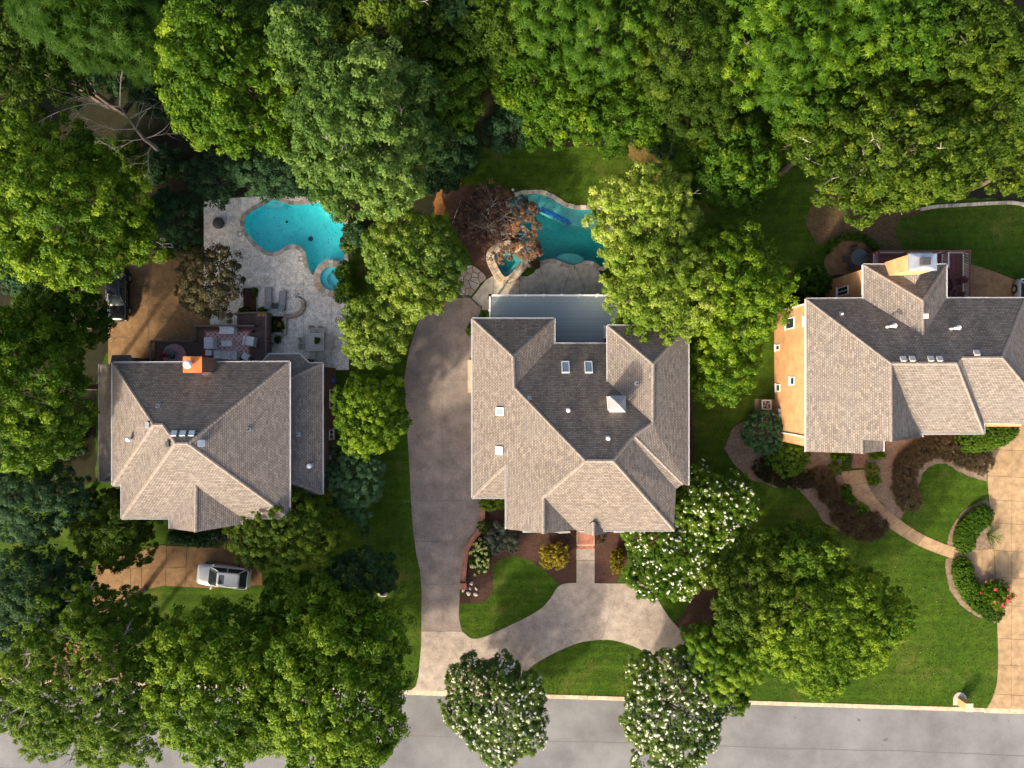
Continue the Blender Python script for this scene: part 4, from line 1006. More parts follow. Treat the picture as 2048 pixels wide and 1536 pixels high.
# front steps with an iron railing
st = thing('front_steps', 'brown brick entrance steps at the top of the curved tan walkway', 'steps', P(1706,925))
for i in range(4):
    a = P(1702-.3*i, 936-9*i); c = P(1727, 936-9*(i+1))
    MB().box(a.x, c.x, a.y, c.y+.3, 0, .15*(i+1)).build('step', simple('brown_brick_step_%d' % i, (.17,.085,.05), .9, var=.25, scale=4), st, bevel=.015)
ir = thing('iron_railing', 'black iron handrail beside the brown entrance steps', 'railing', P(1690,930))
b = MB(); a, c = P(1690,912), P(1687,944)
b.bar(a+Vector((0,0,1.4)), c+Vector((0,0,.95)), .04, .04); b.bar(a+Vector((0,0,.6)), c+Vector((0,0,.12)), .03, .03); b.build('rail', BLACK, ir)
b = MB()
for i in range(11):
    q = a.lerp(c, i/10); b.bar(q+Vector((0,0,.0)), q+Vector((0,0,1.4-.45*i/10)), .02, .02)
b.build('balusters', BLACK, ir)

# ------------------------------------------------------------------ decks
def railing(parent, pts, top_z, base_z, rail_m, bal_m, post_m, gap=.14, cap=.12, post_every=1.9, both=True, bw=.035):
    for i in range(len(pts)-1):
        a, c = Vector(pts[i]), Vector(pts[i+1]); L = (c-a).length
        tz = top_z if not hasattr(top_z, '__len__') else None
        za, zc = (top_z, top_z) if tz is not None else top_z[i:i+2]; ba, bc = (base_z, base_z) if not hasattr(base_z, '__len__') else base_z[i:i+2]
        A_, C_ = Vector((a.x,a.y,za)), Vector((c.x,c.y,zc)); B_, D_ = Vector((a.x,a.y,ba+.1)), Vector((c.x,c.y,bc+.1))
        MB().bar(A_, C_, cap, .05).build('rail', rail_m, parent)
        b = MB(); b.bar(B_, D_, .05, .07); n = max(2, int(L/gap))
        for k in range(1, n):
            t = k/n; q = A_.lerp(C_, t); w = B_.lerp(D_, t); b.bar(w, q-Vector((0,0,.03)), bw, bw)
        b.build('balusters', bal_m, parent, kind='stuff')
        n = max(1, round(L/post_every))
        for k in range(n+1):
            if k == 0 and i > 0: continue
            t = k/n; q = A_.lerp(C_, t); w = B_.lerp(D_, t)
            MB().box(q.x-.055, q.x+.055, q.y-.055, q.y+.055, w.z-.15, q.z+.04).build('post', post_m, parent)

# dark brown deck behind the left house
dz = 1.15; yh = TL.y-.36
dk = thing('wooden_deck', 'dark brown stained timber deck behind the left house', 'deck', P(460,690))
d = lambda u, v: P(u, v, dz)
dpoly = [d(394,652), d(510,652), d(510,626), d(540.6,626)]
xr, xl0, xl1 = d(540.6,0).x, d(311,0).x, d(394,0).x; yt, ym, yl = d(0,626).y, d(0,652).y, d(0,682).y; xm = d(510,0).x
yy = yh
while yy < yt-.05:
    x0 = xl0 if yy < yl-.1 else (xl1 if yy < ym-.1 else xm)
    MB().box(x0, xr, yy, yy+.128, dz-.035, dz).build('plank', DECKW, dk); yy += .14
b = MB()
for x in (xl0+.1, xl1, -24.9, -22.8, xm, xr-.1):
    for y in (yh+.3, yl-.2) + ((ym-.2,) if x >= xl1-.01 else ()) + ((yt-.2,) if x >= xm-.01 else ()): b.box(x-.06, x+.06, y-.06, y+.06, 0, dz-.04)
b.build('support_posts', DECKW, dk, kind='stuff')
b = MB()
for a, c in (((xl0,yh),(xl0,yl)), ((xl0,yl),(xl1,yl)), ((xl1,yl),(xl1,ym)), ((xl1,ym),(xm,ym)), ((xm,ym),(xm,yt)), ((xm,yt),(xr,yt)), ((xr,yt),(xr,yh))): b.bar((*a,dz-.16),(*c,dz-.16),.04,.24)
b.build('fascia', DECKW, dk)
tz = dz+.95
railing(dk, [(xl0+.06,yh,0),(xl0+.06,yl-.06,0),(xl1+.06,yl-.06,0),(xl1+.06,ym-.06,0),(xm+.2,ym-.06,0)], tz, dz, RAILW, DECKW, RAILW, .16, .14)
railing(dk, [(xm+.0,yt-.06,0),(xr-.06,yt-.06,0),(xr-.06,yh+.4,0)], tz, dz, RAILW, DECKW, RAILW, .16, .14)
st = thing('deck_stairs', 'dark brown timber stairs descending from the deck towards the pebble patio', 'stairs', P(486,640))
x1_ = xm; n = 7
for i in range(n):
    x0 = x1_-.28; MB().box(x0, x1_-.015, ym, yt, dz-(i+1)*dz/(n+1)-.035, dz-(i+1)*dz/(n+1)).build('tread', DECKW, st); x1_ = x0
b = MB()
for y in (ym+.03, yt-.03): b.bar((xm,y,dz-.2),(x1_,y,.1),.05,.25)
b.build('stringers', DECKW, st)
railing(st, [(xm-.1,yt-.05,0),(x1_,yt-.05,0)], (tz,.95), (dz,0), RAILW, DECKW, RAILW, .2, .14)

# blue grey deck of the middle house
bz = 3.1
bd = thing('raised_deck', 'blue grey composite deck with white railing behind the middle house', 'deck', P(1090,640))
a, c = P(979,592,bz), P(1216,690,bz); yy = a.y-.12
q = P(945,638,6.3); xlim = P(1108,0,6.3).x-.3; yw = q.y-.36; yy2 = P(0,690,6.3).y-.3
while yy > yy2:
    x0 = a.x if yy > yw else xlim
    MB().box(x0, c.x-.05, yy, yy+.118, bz-.035, bz).build('plank', BLUED, bd); yy -= .13
for u in (1040, 1097):
    x = P(u, 0, bz).x; MB().box(x-.06, x+.06, yw, a.y, bz, bz+.012).build('border_plank', BLUED, bd)
b = MB(); b.bar((a.x,a.y,bz-.18),(c.x,a.y,bz-.18),.04,.28); b.bar((a.x,a.y,bz-.18),(a.x,yw,bz-.18),.04,.28); b.build('fascia', WHITE, bd)
b = MB()
for i in range(7):
    x = a.x+.15+(c.x-a.x-.3)*i/6; b.box(x-.07, x+.07, a.y-.3, a.y-.16, 0, bz-.05)
b.build('support_posts', WHITE, bd, kind='stuff')
rz_ = bz+1.0
def whiterail(parent, p0, p1, z, base, n):
    p0, p1 = Vector(p0), Vector(p1); MB().bar(p0+Vector((0,0,z)), p1+Vector((0,0,z)), .10, .06).build('rail', WHITE, parent)
    b = MB(); b.bar(p0+Vector((0,0,base+.1)), p1+Vector((0,0,base+.1)), .05, .06); L = (p1-p0).length
    for i in range(int(L/.13)): q = p0.lerp(p1, (i+.5)/int(L/.13)); b.bar(q+Vector((0,0,base+.1)), q+Vector((0,0,z-.03)), .035, .035)
    b.build('balusters', WHITE, parent, kind='stuff')
    for i in range(n+1):
        q = p0.lerp(p1, i/n); b = MB(); b.box(q.x-.07,q.x+.07,q.y-.07,q.y+.07,base-.15,z+.06); b.box(q.x-.10,q.x+.10,q.y-.10,q.y+.10,z+.06,z+.10); b.build('post', WHITE, parent)
whiterail(bd, (a.x+.06,a.y-.06,0), (c.x+.5,a.y-.06,0), rz_, bz, 7)
whiterail(bd, (a.x+.06,a.y-.06,0), (a.x+.06,yw,0), rz_, bz, 2)
whiterail(bd, (c.x-.35,P(0,655,bz).y,0), (c.x-.35,P(0,676,bz).y,0), rz_, bz, 1)
MB().box(c.x-.05, c.x+.9, P(0,650,bz).y, a.y-.12, bz-.035, bz).build('landing', BLUED, bd)

# red stained deck of the right house
rz = 1.6
rd = thing('raised_deck', 'red stained deck with white balusters behind the right house', 'deck', P(1890,550))
a, c = P(1893,504,rz), P(1926,600,rz); x0d = P(1745,0,rz).x; yn = P(0,505,rz).y
xx = P(1876,0,rz).x
while xx < c.x-.1:
    MB().box(xx, xx+.128, P(0,600,zh).y-.1, yn, rz-.035, rz).build('plank', REDD, rd); xx += .14
yw_ = w0_.y-.24; yy = yw_
while yy < yn-.1:
    MB().box(x0d, P(1876,0,rz).x-.01, yy, yy+.128, rz-.035, rz).build('plank', REDD, rd); yy += .14
b = MB()
for x in (x0d+.1, 31.0, 34.5, c.x-.1): b.box(x-.06,x+.06,yn-.2,yn-.08,0,rz-.04)
b.box(c.x-.16,c.x-.04,P(0,560,rz).y,P(0,560,rz).y+.12,0,rz-.04)
b.build('support_posts', REDD, rd, kind='stuff')
rt = rz+1.0
railing(rd, [(x0d+.05,yw_+.2,0),(x0d+.05,yn-.05,0),(c.x-.05,yn-.05,0),(c.x-.05,P(0,598,7.4).y,0)], rt, rz, REDD, WHITE, REDC, .13, .14, 2.3)
gx_ = P(1897,0,rt).x
railing(rd, [(gx_,yn-.1,0),(gx_,P(0,536,rt).y,0)], rt, rz, WHITE, WHITE, REDC, .13, .09, 1.5)

# ------------------------------------------------------------------ things on the decks and patios
COVER = simple('grey_furniture_cover', (.66,.67,.68), .7, var=.10, scale=3)
COVER2 = simple('wrinkled_grey_cover', (.52,.53,.54), .6, var=.3, scale=5)
def rugmat(name, a, bcol, sc_):
    k = NT(name); co = k.n('ShaderNodeTexCoord').outputs['Object']; mp = k.n('ShaderNodeMapping'); mp.inputs['Rotation'].default_value = (0,0,R(45)); mp.inputs['Scale'].default_value = (sc_,sc_,sc_); k.l(co, mp.inputs[0])
    br = k.n('ShaderNodeTexBrick'); br.offset = 0; k.l(mp.outputs[0], br.inputs['Vector']); br.inputs['Scale'].default_value = 1; br.inputs['Brick Width'].default_value = 1; br.inputs['Row Height'].default_value = 1
    br.inputs['Mortar Size'].default_value = .10; br.inputs['Color1'].default_value = (*a,1); br.inputs['Color2'].default_value = (a[0]*.75,a[1]*.7,a[2]*.8,1); br.inputs['Mortar'].default_value = (*bcol,1)
    k.l(br.outputs['Color'], k.p.inputs['Base Color']); k.p.inputs['Roughness'].default_value = .95; return k.m
RUG = rugmat('pink_diamond_rug', (.42,.24,.22), (.62,.54,.51), 3.4); RUG2 = rugmat('pink_lattice_rug', (.40,.17,.17), (.58,.50,.50), 6.0)
q0, q1 = P(408,660,dz), P(501,715,dz)
rg_ = thing('area_rug', 'pink and cream diamond patterned rectangular rug on the brown deck', 'rug', ((q0.x+q1.x)/2, (q0.y+q1.y)/2, dz))
MB().box(q0.x, q1.x, q1.y, q0.y, dz+.002, dz+.012).build('border', simple('rug_border', (.30,.10,.075), .95), rg_)
MB().box(q0.x+.16, q1.x-.16, q1.y+.16, q0.y-.16, dz+.0125, dz+.017).build('field', RUG, rg_)
q = P(349,711,dz); b = MB(); b.lathe([(1.02,.003),(1.02,.014)], (q.x,q.y,dz), 32)
tag(b.build('area_rug', RUG2), 'round pink lattice rug on the shaded lower deck corner', 'rug')
def covered(name, label, u, v, w, d_, h, rot=0, slope=.25, m=COVER, base=dz+.018):
    """a furniture cover: tapered box whose top falls from a raised back"""
    c = P(u, v, base+h*.8); t = thing(name, label, 'furniture', (c.x, c.y, base), rot, 'covered patio furniture on the brown deck', True)
    bm = bmesh.new(); bmesh.ops.create_grid(bm, x_segments=10, y_segments=8, size=.5)
    rgn = random.Random(int(u*7+v)); 
    top = {}
    for vtx in bm.verts:
        x, y = vtx.co.x, vtx.co.y; z = h*(1-slope*(.5+y if y < .25 else .75)+ (slope if y > .25 else 0))
        vtx.co = Vector((x*w*.94, y*d_*.94, z+rgn.uniform(-.02,.02)))
    ed = [e for e in bm.edges if e.is_boundary]; r = bmesh.ops.extrude_edge_only(bm, edges=ed); nv = [g for g in r['geom'] if isinstance(g, bmesh.types.BMVert)]
    for vtx in nv: vtx.co = Vector((vtx.co.x*1.06+rgn.uniform(-.015,.015), vtx.co.y*1.06+rgn.uniform(-.015,.015), .01))
    bmesh.ops.recalc_face_normals(bm, faces=bm.faces); me = bpy.data.meshes.new('cover'); bm.to_mesh(me); bm.free(); me.materials.append(m)
    for p_ in me.polygons: p_.use_smooth = True
    o = link('cover', me, t); md = o.modifiers.new('es', 'EDGE_SPLIT'); md.split_angle = R(40)
    b = MB()
    for sx in (-1, 1):
        for sy in (-1, 1): b.box(sx*w*.42-.025, sx*w*.42+.025, sy*d_*.42-.025, sy*d_*.42+.025, 0, .03)
    b.build('feet', DGREY, t)
    return t
covered('covered_loveseat', 'grey covered loveseat at the top edge of the pink rug', 454, 661, 1.3, .68, .8, 0)
covered('covered_armchair', 'grey covered armchair on the left edge of the pink rug', 418.5, 686, 1.05, .82, .8, R(-90))
covered('covered_table', 'low grey covered table in the middle of the pink rug', 454, 687, .95, .52, .45, 0, .02)
covered('covered_armchair', 'tilted grey covered armchair on the right edge of the pink rug', 498, 682, .85, .95, .8, R(80))
covered('covered_sofa', 'long grey covered sofa with wrinkled cover against the left house', 451, 710.5, 2.1, .78, .8, R(178), .3, COVER2)
covered('covered_side_table', 'small grey covered side table beside the long covered sofa', 418, 705.5, .55, .5, .5, 0, .02)
covered('covered_side_table', 'small rotated grey covered side table near the porch roof', 491.5, 713, .6, .6, .55, R(-32), .02)
# folded red umbrella, bistro table and chair in the corner
um = thing('patio_umbrella', 'folded crimson patio umbrella in the lower deck corner', 'umbrella', P(344,712,dz), 0, None, True)
b = MB(); b.tube([(0,0,.0),(-.02,0,2.3)], .025, 8); b.build('pole', GREYM, um)
b = MB(); b.lathe([(.14,.0),(.21,.35),(.16,.9),(.05,1.35)], (-.02,0,.95), 12); b.build('canopy', simple('crimson_canvas', (.36,.012,.05), .8), um)
b = MB(); b.lathe([(.28,0),(.28,.06),(.1,.12)], (0,0,0), 16); b.build('base', DGREY, um)
bt = thing('bistro_table', 'small round glass bistro table beside the folded crimson umbrella', 'table', P(347,707,dz), 0, None, True)
b = MB(); b.lathe([(.42,.70),(.42,.73)], (.0,0,0), 24); b.build('table_top', simple('smoked_glass', (.10,.10,.11), .15), bt)
for i in range(3):
    t = i*2.1+.4; MB().tube([(.1*math.cos(t),.1*math.sin(t),.70),(.34*math.cos(t),.34*math.sin(t),.0)], .018, 6).build('leg', BLACK, bt)

def mesh_chair(name, label, m, sm, group=None):
    t = thing(name, label, 'chair', (0,0,0), 0, group, True)
    b = MB(); b.box(-.24,.24,-.24,.22,.42,.45); b.build('seat', sm, t, bevel=.01)
    b = MB(); b.hexa([(-.24,.20,.45),(.24,.20,.45),(.24,.235,.45),(-.24,.235,.45)], [(-.23,.34,.95),(.23,.34,.95),(.23,.365,.95),(-.23,.365,.95)]); b.build('backrest', sm, t)
    b = MB(); b.tube([(-.25,.22,.45),(-.245,.36,.96),(-.12,.38,1.0),(.12,.38,1.0),(.245,.36,.96),(.25,.22,.45)], .016, 6); b.build('back_frame', m, t)
    for sx in (-1, 1):
        MB().tube([(sx*.25,-.24,0),(sx*.25,-.23,.62),(sx*.27,.0,.65),(sx*.26,.27,.66)], .016, 6).build('armrest', m, t)
        MB().tube([(sx*.25,.22,.45),(sx*.25,.27,0)], .016, 6).build('leg', m, t)
    return t
IRON = simple('pale_grey_iron', (.58,.55,.50), .6, var=.1); IRONM = simple('pale_grey_mesh', (.40,.375,.34), .8, var=.2, scale=20)
tbl = thing('dining_table', 'square pale grey metal dining table with leafy centrepiece on pebble patio', 'table', P(634.5,685,0), 0, None, True)
b = MB(); b.box(-.74,.74,-.74,.74,.71,.735); b.build('table_top', simple('speckled_table_top', (.52,.49,.44), .7, var=.2, scale=14), tbl)
b = MB()
for q in ((-.78,.78,-.78,-.74),(-.78,.78,.74,.78),(-.78,-.74,-.74,.74),(.74,.78,-.74,.74)): b.box(q[0],q[1],q[2],q[3],.69,.75)
b.build('rim', IRON, tbl)
b = MB()
for q in ((-.64,.64,-.64,-.62),(-.64,.64,.62,.64),(-.64,-.62,-.62,.62),(.62,.64,-.62,.62)): b.box(q[0],q[1],q[2],q[3],.735,.742)
b.build('inlay', DGREY, tbl)
for sx in (-1, 1):
    for sy in (-1, 1): MB().box(sx*.7-.03, sx*.7+.03, sy*.7-.03, sy*.7+.03, 0, .7).build('leg', IRON, tbl)
chs = [((625,660),0.1,'pale metal dining chair turned slightly, left of the two behind the table'),((643,661),-.05,'pale metal dining chair, right of the two behind the table'),((659,677),-R(90),'pale metal dining chair right of the table, nearer the pool'),((659,692),-R(90),'pale metal dining chair right of the table, nearer the house'),
       ((625,709),R(180),'pale metal dining chair nearest the porch roof, left one'),((642,710),R(176),'pale metal dining chair nearest the porch roof, right one'),((608.5,678),R(112),'pale metal dining chair angled away left of the table, nearer the pool'),((608.5,693.5),R(88),'pale metal dining chair left of the table, nearer the house')]
c0h = None
for (u, v), rot, lab in chs:
    p = P(u, v, .5); p.z = .03
    if c0h is None:
        c0h = mesh_chair('dining_chair', lab, IRON, IRONM, 'dining chairs round the square table'); c0h.location = p; c0h.rotation_euler = (0,0,rot)
    else: dup(c0h, p, rot, lab)
def lounger(label, u, v, rot):
    t = thing('sun_lounger', label, 'lounger', P(u, v, .03), rot, 'sun loungers on the pebble patio', True)
    sl_ = simple('grey_sling_fabric', (.27,.28,.29), .8, var=.08) if 'grey_sling_fabric' not in MATS else MATS['grey_sling_fabric']
    MB().box(-.27,.27,-.25,1.02,.33,.35).build('seat', sl_, t)
    b = MB(); b.hexa([(-.27,-.85,.72),(.27,-.85,.72),(.27,-.25,.33),(-.27,-.25,.33)], [(-.27,-.84,.74),(.27,-.84,.74),(.27,-.24,.35),(-.27,-.24,.35)]); b.build('backrest', sl_, t)
    for sx in (-1, 1):
        MB().bar((sx*.29,-.7,.32),(sx*.29,1.04,.32),.035,.06).build('side_rail', DGREY, t)
        for y in (-.62, .9): MB().tube([(sx*.29,y,.32),(sx*.29,y+.04,0)], .022, 6).build('leg', DGREY, t)
    for sx in (-1, 1): MB().bar((sx*.25,-.8,.70),(sx*.25,-.55,.32),.025,.025).build('brace', DGREY, t)
lounger('grey sling sun lounger nearer the planter bed', 539.5, 600, R(1)); lounger('grey sling sun lounger nearer the curved stone wall', 567, 606, R(-4))
MATS['grey_sling_fabric'] = bpy.data.materials.get('grey_sling_fabric')
t = thing('side_table', 'small dark slatted table between the two grey loungers', 'table', P(553,613,.03), 0, None, True)
for i in range(5): MB().box(-.26+i*.105, -.26+i*.105+.09, -.25,.25,.38,.40).build('slat', DGREY, t)
for sx in (-1, 1):
    for sy in (-1, 1): MB().box(sx*.22-.02, sx*.22+.02, sy*.21-.02, sy*.21+.02, 0, .38).build('leg', DGREY, t)
sct = thing('kick_scooter', 'dark blue grey three wheeled kick scooter lying on the pebble patio', 'scooter', P(597,593,.03), R(-35), None, True)
SCM = simple('slate_plastic', (.10,.13,.15), .5)
MB().box(.02,.42,-.07,.07,.08,.12).build('deck', SCM, sct, bevel=.02); MB().tube([(.02,0,.1),(-.1,0,.2),(-.16,0,.72)], .022, 8).build('stem', SCM, sct); MB().tube([(-.16,-.24,.72),(-.16,.24,.72)], .02, 8).build('handlebar', SCM, sct)
def wheel(parent, c, r, w, ax='y', m=None):
    n = 18; b = MB(); pr_ = [(r*.6,-w/2),(r*.93,-w/2),(r,-w*.3),(r,w*.3),(r*.93,w/2),(r*.6,w/2)]
    for rr2, y in pr_:
        for k in range(n):
            t = 2*math.pi*k/n; q = (rr2*math.cos(t), y, rr2*math.sin(t)) if ax == 'y' else (y, rr2*math.cos(t), rr2*math.sin(t)); b.v.append((c[0]+q[0], c[1]+q[1], c[2]+q[2]))
    for i in range(len(pr_)):
        for k in range(n):
            j = (k+1) % n; i2 = (i+1) % len(pr_); b.f.append((i*n+k, i*n+j, i2*n+j, i2*n+k))
    return b.build('wheel', m or BLACK, parent)
for sy in (-.17, .17): wheel(sct, (-.13, sy, .1), .1, .05)
wheel(sct, (.45, 0, .08), .08, .05)
fb = thing('fire_bowl', 'round white rimmed bowl with pinkish lava stones beside the bright shrub', 'fire bowl', P(679,641,.03), 0, None, True)
b = MB(); b.lathe([(.26,0),(.40,.25),(.47,.42),(.47,.46),(.34,.46),(.33,.38),(.01,.38)], (0,0,0), 28, False); b.build('bowl', WHITE, fb)
rgs = random.Random(9)
b = MB()
for i in range(60):
    a_, r_ = rgs.uniform(0,6.28), .3*math.sqrt(rgs.random()); b.lathe([(.02,.36),(.045,.39),(.02,.42)], (r_*math.cos(a_), r_*math.sin(a_), 0), 5)
b.build('lava_stones', simple('pink_lava', (.40,.27,.25), .9, var=.3), fb, kind='stuff')
fp = thing('fire_pit', 'round charcoal metal fire pit with mesh dome on the patio corner', 'fire pit', P(440.5,448,.03), 0, None, True)
b = MB(); b.lathe([(.25,.12),(.48,.22),(.52,.38),(.50,.39)], (0,0,0), 24, False); b.build('bowl', DGREY, fp)
b = MB(); b.lathe([(.47,.39),(.40,.55),(.22,.66),(.04,.69)], (0,0,0), 24); b.build('mesh_dome', simple('dark_mesh', (.07,.065,.06), .8, var=.3, scale=15), fp)
for i in range(3):
    t = i*2.09; MB().tube([(.35*math.cos(t),.35*math.sin(t),.2),(.45*math.cos(t),.45*math.sin(t),0)], .025, 6).build('leg', DGREY, fp)
# curved low stone wall, planter and patio steps
lw_ = thing('low_stone_wall', 'low curved tan stone wall behind the sun loungers', 'wall', P(600,615))
path = catmull([(606,600),(608.5,608),(608,617),(603,625),(594,631),(582,633),(570,633)], 5, False)
rgs = random.Random(12); i = 0
while i < len(path)-1:
    j = min(i+rgs.choice((2,2,3)), len(path)-1); a, c = P(*path[i]), P(*path[j]); dd = (c-a); L = dd.length; dd.normalize(); nn = Vector((-dd.y, dd.x, 0))
    b = MB(); obox(b, a, dd, nn, Vector((0,0,1)), .012, L-.012, -.19, .19, 0, .42+rgs.uniform(0,.02)); b.build('stone', STONES[2] if i < 22 else GSTONES[3], lw_, bevel=.02); i = j
for k in range(5):
    q = P(571, 637+k*6.6); MB().box(q.x-.2, q.x+.2, q.y-.28, q.y-.005, 0, .40).build('stone', rgs.choice(GSTONES[:3]), lw_, bevel=.02)
for k in range(3):
    q = P(553+k*6.8, 668); MB().box(q.x-.145, q.x+.145, q.y-.15, q.y+.15, 0, .40).build('stone', rgs.choice(GSTONES[:3]), lw_, bevel=.02)
sheet('planter_soil', W2([(543,633),(567,633),(567,666),(543,666)]), .20, FOREST, thick=.19)
pb = thing('planter_bed', 'rectangular brown mulched planter bed between driveway tree and loungers', 'planter', P(501,600))
q0, q1 = P(487.5,576), P(515.5,628); MB().box(q0.x+.05,q1.x-.05,q1.y+.05,q0.y-.05,.03,.16).build('soil', MULCH, pb)
for x0, x1, y0, y1 in ((q0.x,q1.x,q0.y-.05,q0.y),(q0.x,q1.x,q1.y,q1.y+.05),(q0.x,q0.x+.05,q1.y+.05,q0.y-.05),(q1.x-.05,q1.x,q1.y+.05,q0.y-.05)): MB().box(x0,x1,y0,y1,.02,.20).build('board', GREYM, pb)
ps = thing('patio_steps', 'three shallow pebble steps between the round spa and curved wall', 'steps', P(622,592))
for k in range(3):
    o = Vector((.16,-.20,0))*k; a, c = P(639,578)+o, P(609,600)+o; dd = (c-a); L = dd.length; dd.normalize(); nn = Vector((-dd.y, dd.x, 0))
    if nn.y > 0: nn = -nn
    b = MB(); obox(b, a, dd, nn, Vector((0,0,1)), 0, L, .02, .26, .031, .17-.05*k) if L else None; b.build('step', PATIO, ps)
for i, (u, lab) in enumerate(((521,'left of two small yellow flowered pots on the deck stair landing'),(529.5,'right of two small yellow flowered pots on the deck stair landing'))):
    t = thing('flower_pot', lab, 'pot', P(u,629.5,dz), 0, 'yellow pots on the deck', True)
    MB().lathe([(.08,0),(.12,.2),(.13,.22)], (0,0,0), 14).build('pot', simple('ochre_pot_%d' % i, (.35,.2,.06), .8), t)
    b = MB(); rgs = random.Random(i)
    for k in range(40):
        a_, r_ = rgs.uniform(0,6.28), .14*math.sqrt(rgs.random()); q = Vector((r_*math.cos(a_), r_*math.sin(a_), .24+rgs.uniform(0,.12))); w = .035
        b.face([q+Vector((w,0,0)), q+Vector((0,w,.01)), q+Vector((-w,0,0)), q+Vector((0,-w,-.01))])
    b.build('flowers', simple('yellow_flower_%d' % i, (.45,.33,.05), .8, var=.4, scale=30), t)
t = thing('lantern', 'small black lantern at the right corner of the pink rug', 'lantern', P(508,663,dz), 0, None, True)
MB().box(-.1,.1,-.1,.1,0,.03).build('base', BLACK, t); MB().box(-.08,.08,-.08,.08,.03,.3).build('glass', GLASS, t); MB().lathe([(.13,.3),(.03,.42)], (0,0,0), 4).build('cap', BLACK, t)
t = thing('candle_jar', 'small cream candle jar beside the covered loveseat', 'jar', P(475.5,658,dz), 0, None, True)
MB().lathe([(.08,0),(.10,.14),(.08,.2)], (0,0,0), 14).build('jar', simple('cream_ceramic', (.6,.5,.35), .4), t); MB().lathe([(.05,.2),(.02,.25)], (0,0,0), 10).build('wick_top', DGREY, t)

# middle lot: gate fence, bench, brick garden wall, stepping stones
fn = thing('metal_fence', 'low black metal fence and gate between driveway and back patio', 'fence', P(945,600))
fpts = [(898,594),(938,594),(963,616),(964,640)]
for i in range(3):
    a, c = P(*fpts[i]), P(*fpts[i+1]); L = (c-a).length
    for z in (.15, 1.15): MB().bar(a+Vector((0,0,z)), c+Vector((0,0,z)), .04, .04).build('rail', BLACK, fn)
    b = MB()
    for k in range(int(L/.11)): q = a.lerp(c, (k+.5)/int(L/.11)); b.bar(q+Vector((0,0,.1)), q+Vector((0,0,1.2)), .018, .018)
    b.build('pickets', BLACK, fn, kind='stuff')
    MB().box(c.x-.04,c.x+.04,c.y-.04,c.y+.04,0,1.3).build('post', BLACK, fn)
bw = thing('stone_bench', 'short sandstone slab bench beside the three sided spa', 'bench', P(1029,568), R(25), None, True)
MB().box(-.48,.48,-.2,.2,.34,.44).build('slab', STONES[2], bw, bevel=.03)
for sx in (-.33, .33): MB().box(sx-.08, sx+.08, -.15, .15, 0, .34).build('leg', STONES[3], bw)
gw = thing('brick_garden_wall', 'low curved red brick wall along the driveway by the front bed', 'wall', P(940,1090))
gp_ = catmull([(966,1002),(966,1022),(965,1042),(957,1063),(944,1079),(935,1096),(931,1118),(929,1140),(927.5,1160)], 8, False)
b = MB(); bb = MB(); pts = [P(*q) for q in gp_]
cum = [0]
for i in range(len(pts)-1): cum.append(cum[-1]+(pts[i+1]-pts[i]).length)
def along(s_):
    for i in range(len(pts)-1):
        if cum[i+1] >= s_: 
            t = (s_-cum[i])/(cum[i+1]-cum[i]); d_ = (pts[i+1]-pts[i]).normalized(); return pts[i].lerp(pts[i+1], t), d_
    return pts[-1], d_
s_ = .0; rgs = random.Random(6)
while s_ < cum[-1]-.08:
    p, dd = along(s_+.04); nn = Vector((-dd.y, dd.x, 0)); zt_ = .5+rgs.uniform(0,.012)
    for o in (-1, 1): obox(b, p, dd, nn, Vector((0,0,1)), -.033, .033, .018 if o > 0 else -.205, .205 if o > 0 else -.018, .44, zt_)
    s_ += .078
b.build('cap_bricks', BRICK1, gw, kind='stuff')
for i in range(len(pts)-1):
    dd = (pts[i+1]-pts[i]).normalized(); nn = Vector((-dd.y, dd.x, 0)); L = (pts[i+1]-pts[i]).length; obox(bb, pts[i], dd, nn, Vector((0,0,1)), 0, L+.01, -.19, .19, 0, .455)
bb.build('wall_core', bricks('red_wall_brick', (.30,.12,.08), (.22,.085,.06), (.4,.33,.28)), gw)
pr2 = thing('brick_pier', 'square red brick pier ending the curved garden wall', 'pier', P(927,1168))
q = P(927,1169); b = MB()
for r_ in range(7):
    for k in range(3):
        if r_ % 2: b.box(q.x-.29+k*.195, q.x-.29+k*.195+.183, q.y-.29, q.y+.29, r_*.09, r_*.09+.08)
        else: b.box(q.x-.29, q.x+.29, q.y-.29+k*.195, q.y-.29+k*.195+.183, r_*.09, r_*.09+.08)
b.build('bricks', BRICK1, pr2, kind='stuff'); MB().box(q.x-.27,q.x+.27,q.y-.27,q.y+.27,0,.615).build('mortar', BRICK2, pr2)
for i, (u, v, r_, lab) in enumerate(((943,1167,.24,'topmost pale stepping stone in the dark mulch'),(940,1177,.16,'small pale stepping stone in the middle left of the mulch group'),(952.6,1177,.18,'small pale stepping stone at the right of the mulch group'),(937.4,1187,.25,'large pale stepping stone at the lower left of the mulch group'),(951.8,1188.5,.24,'large pale stepping stone at the lower right of the mulch group'),(926.5,1181,.2,'pale stepping stone beneath the brick pier'))):
    rock('stepping_stone', P(u, v, .02), (r_, r_*.75, .12), 300+i, STONES[5], None, .4, lab, 'stone', 'stepping stones in the front mulch')
for i, (u, v, r_, lab) in enumerate(((977,423,.32,'pale angular flat stone left of the dying maple'),(937,441,.24,'pale round stone under the dying maple, nearest the magnolia'),(1019,470,.2,'small cream stone under the dying maple branches'))):
    rock('garden_stone', P(u, v, .03), (r_, r_*.8, .14), 340+i, STONES[5], None, .4, lab, 'stone', 'stones in the back mulch bed')
MBp = MB(); p0, p1 = P(905,446,.3), P(921,402,1.2); MBp.tube([p0, p1], .03, 6); t = MBp.build('garden_pole', simple('pale_pole', (.6,.56,.5), .6)); tag(t, 'thin pale pole leaning in the dark mulch by the dying maple', 'pole')
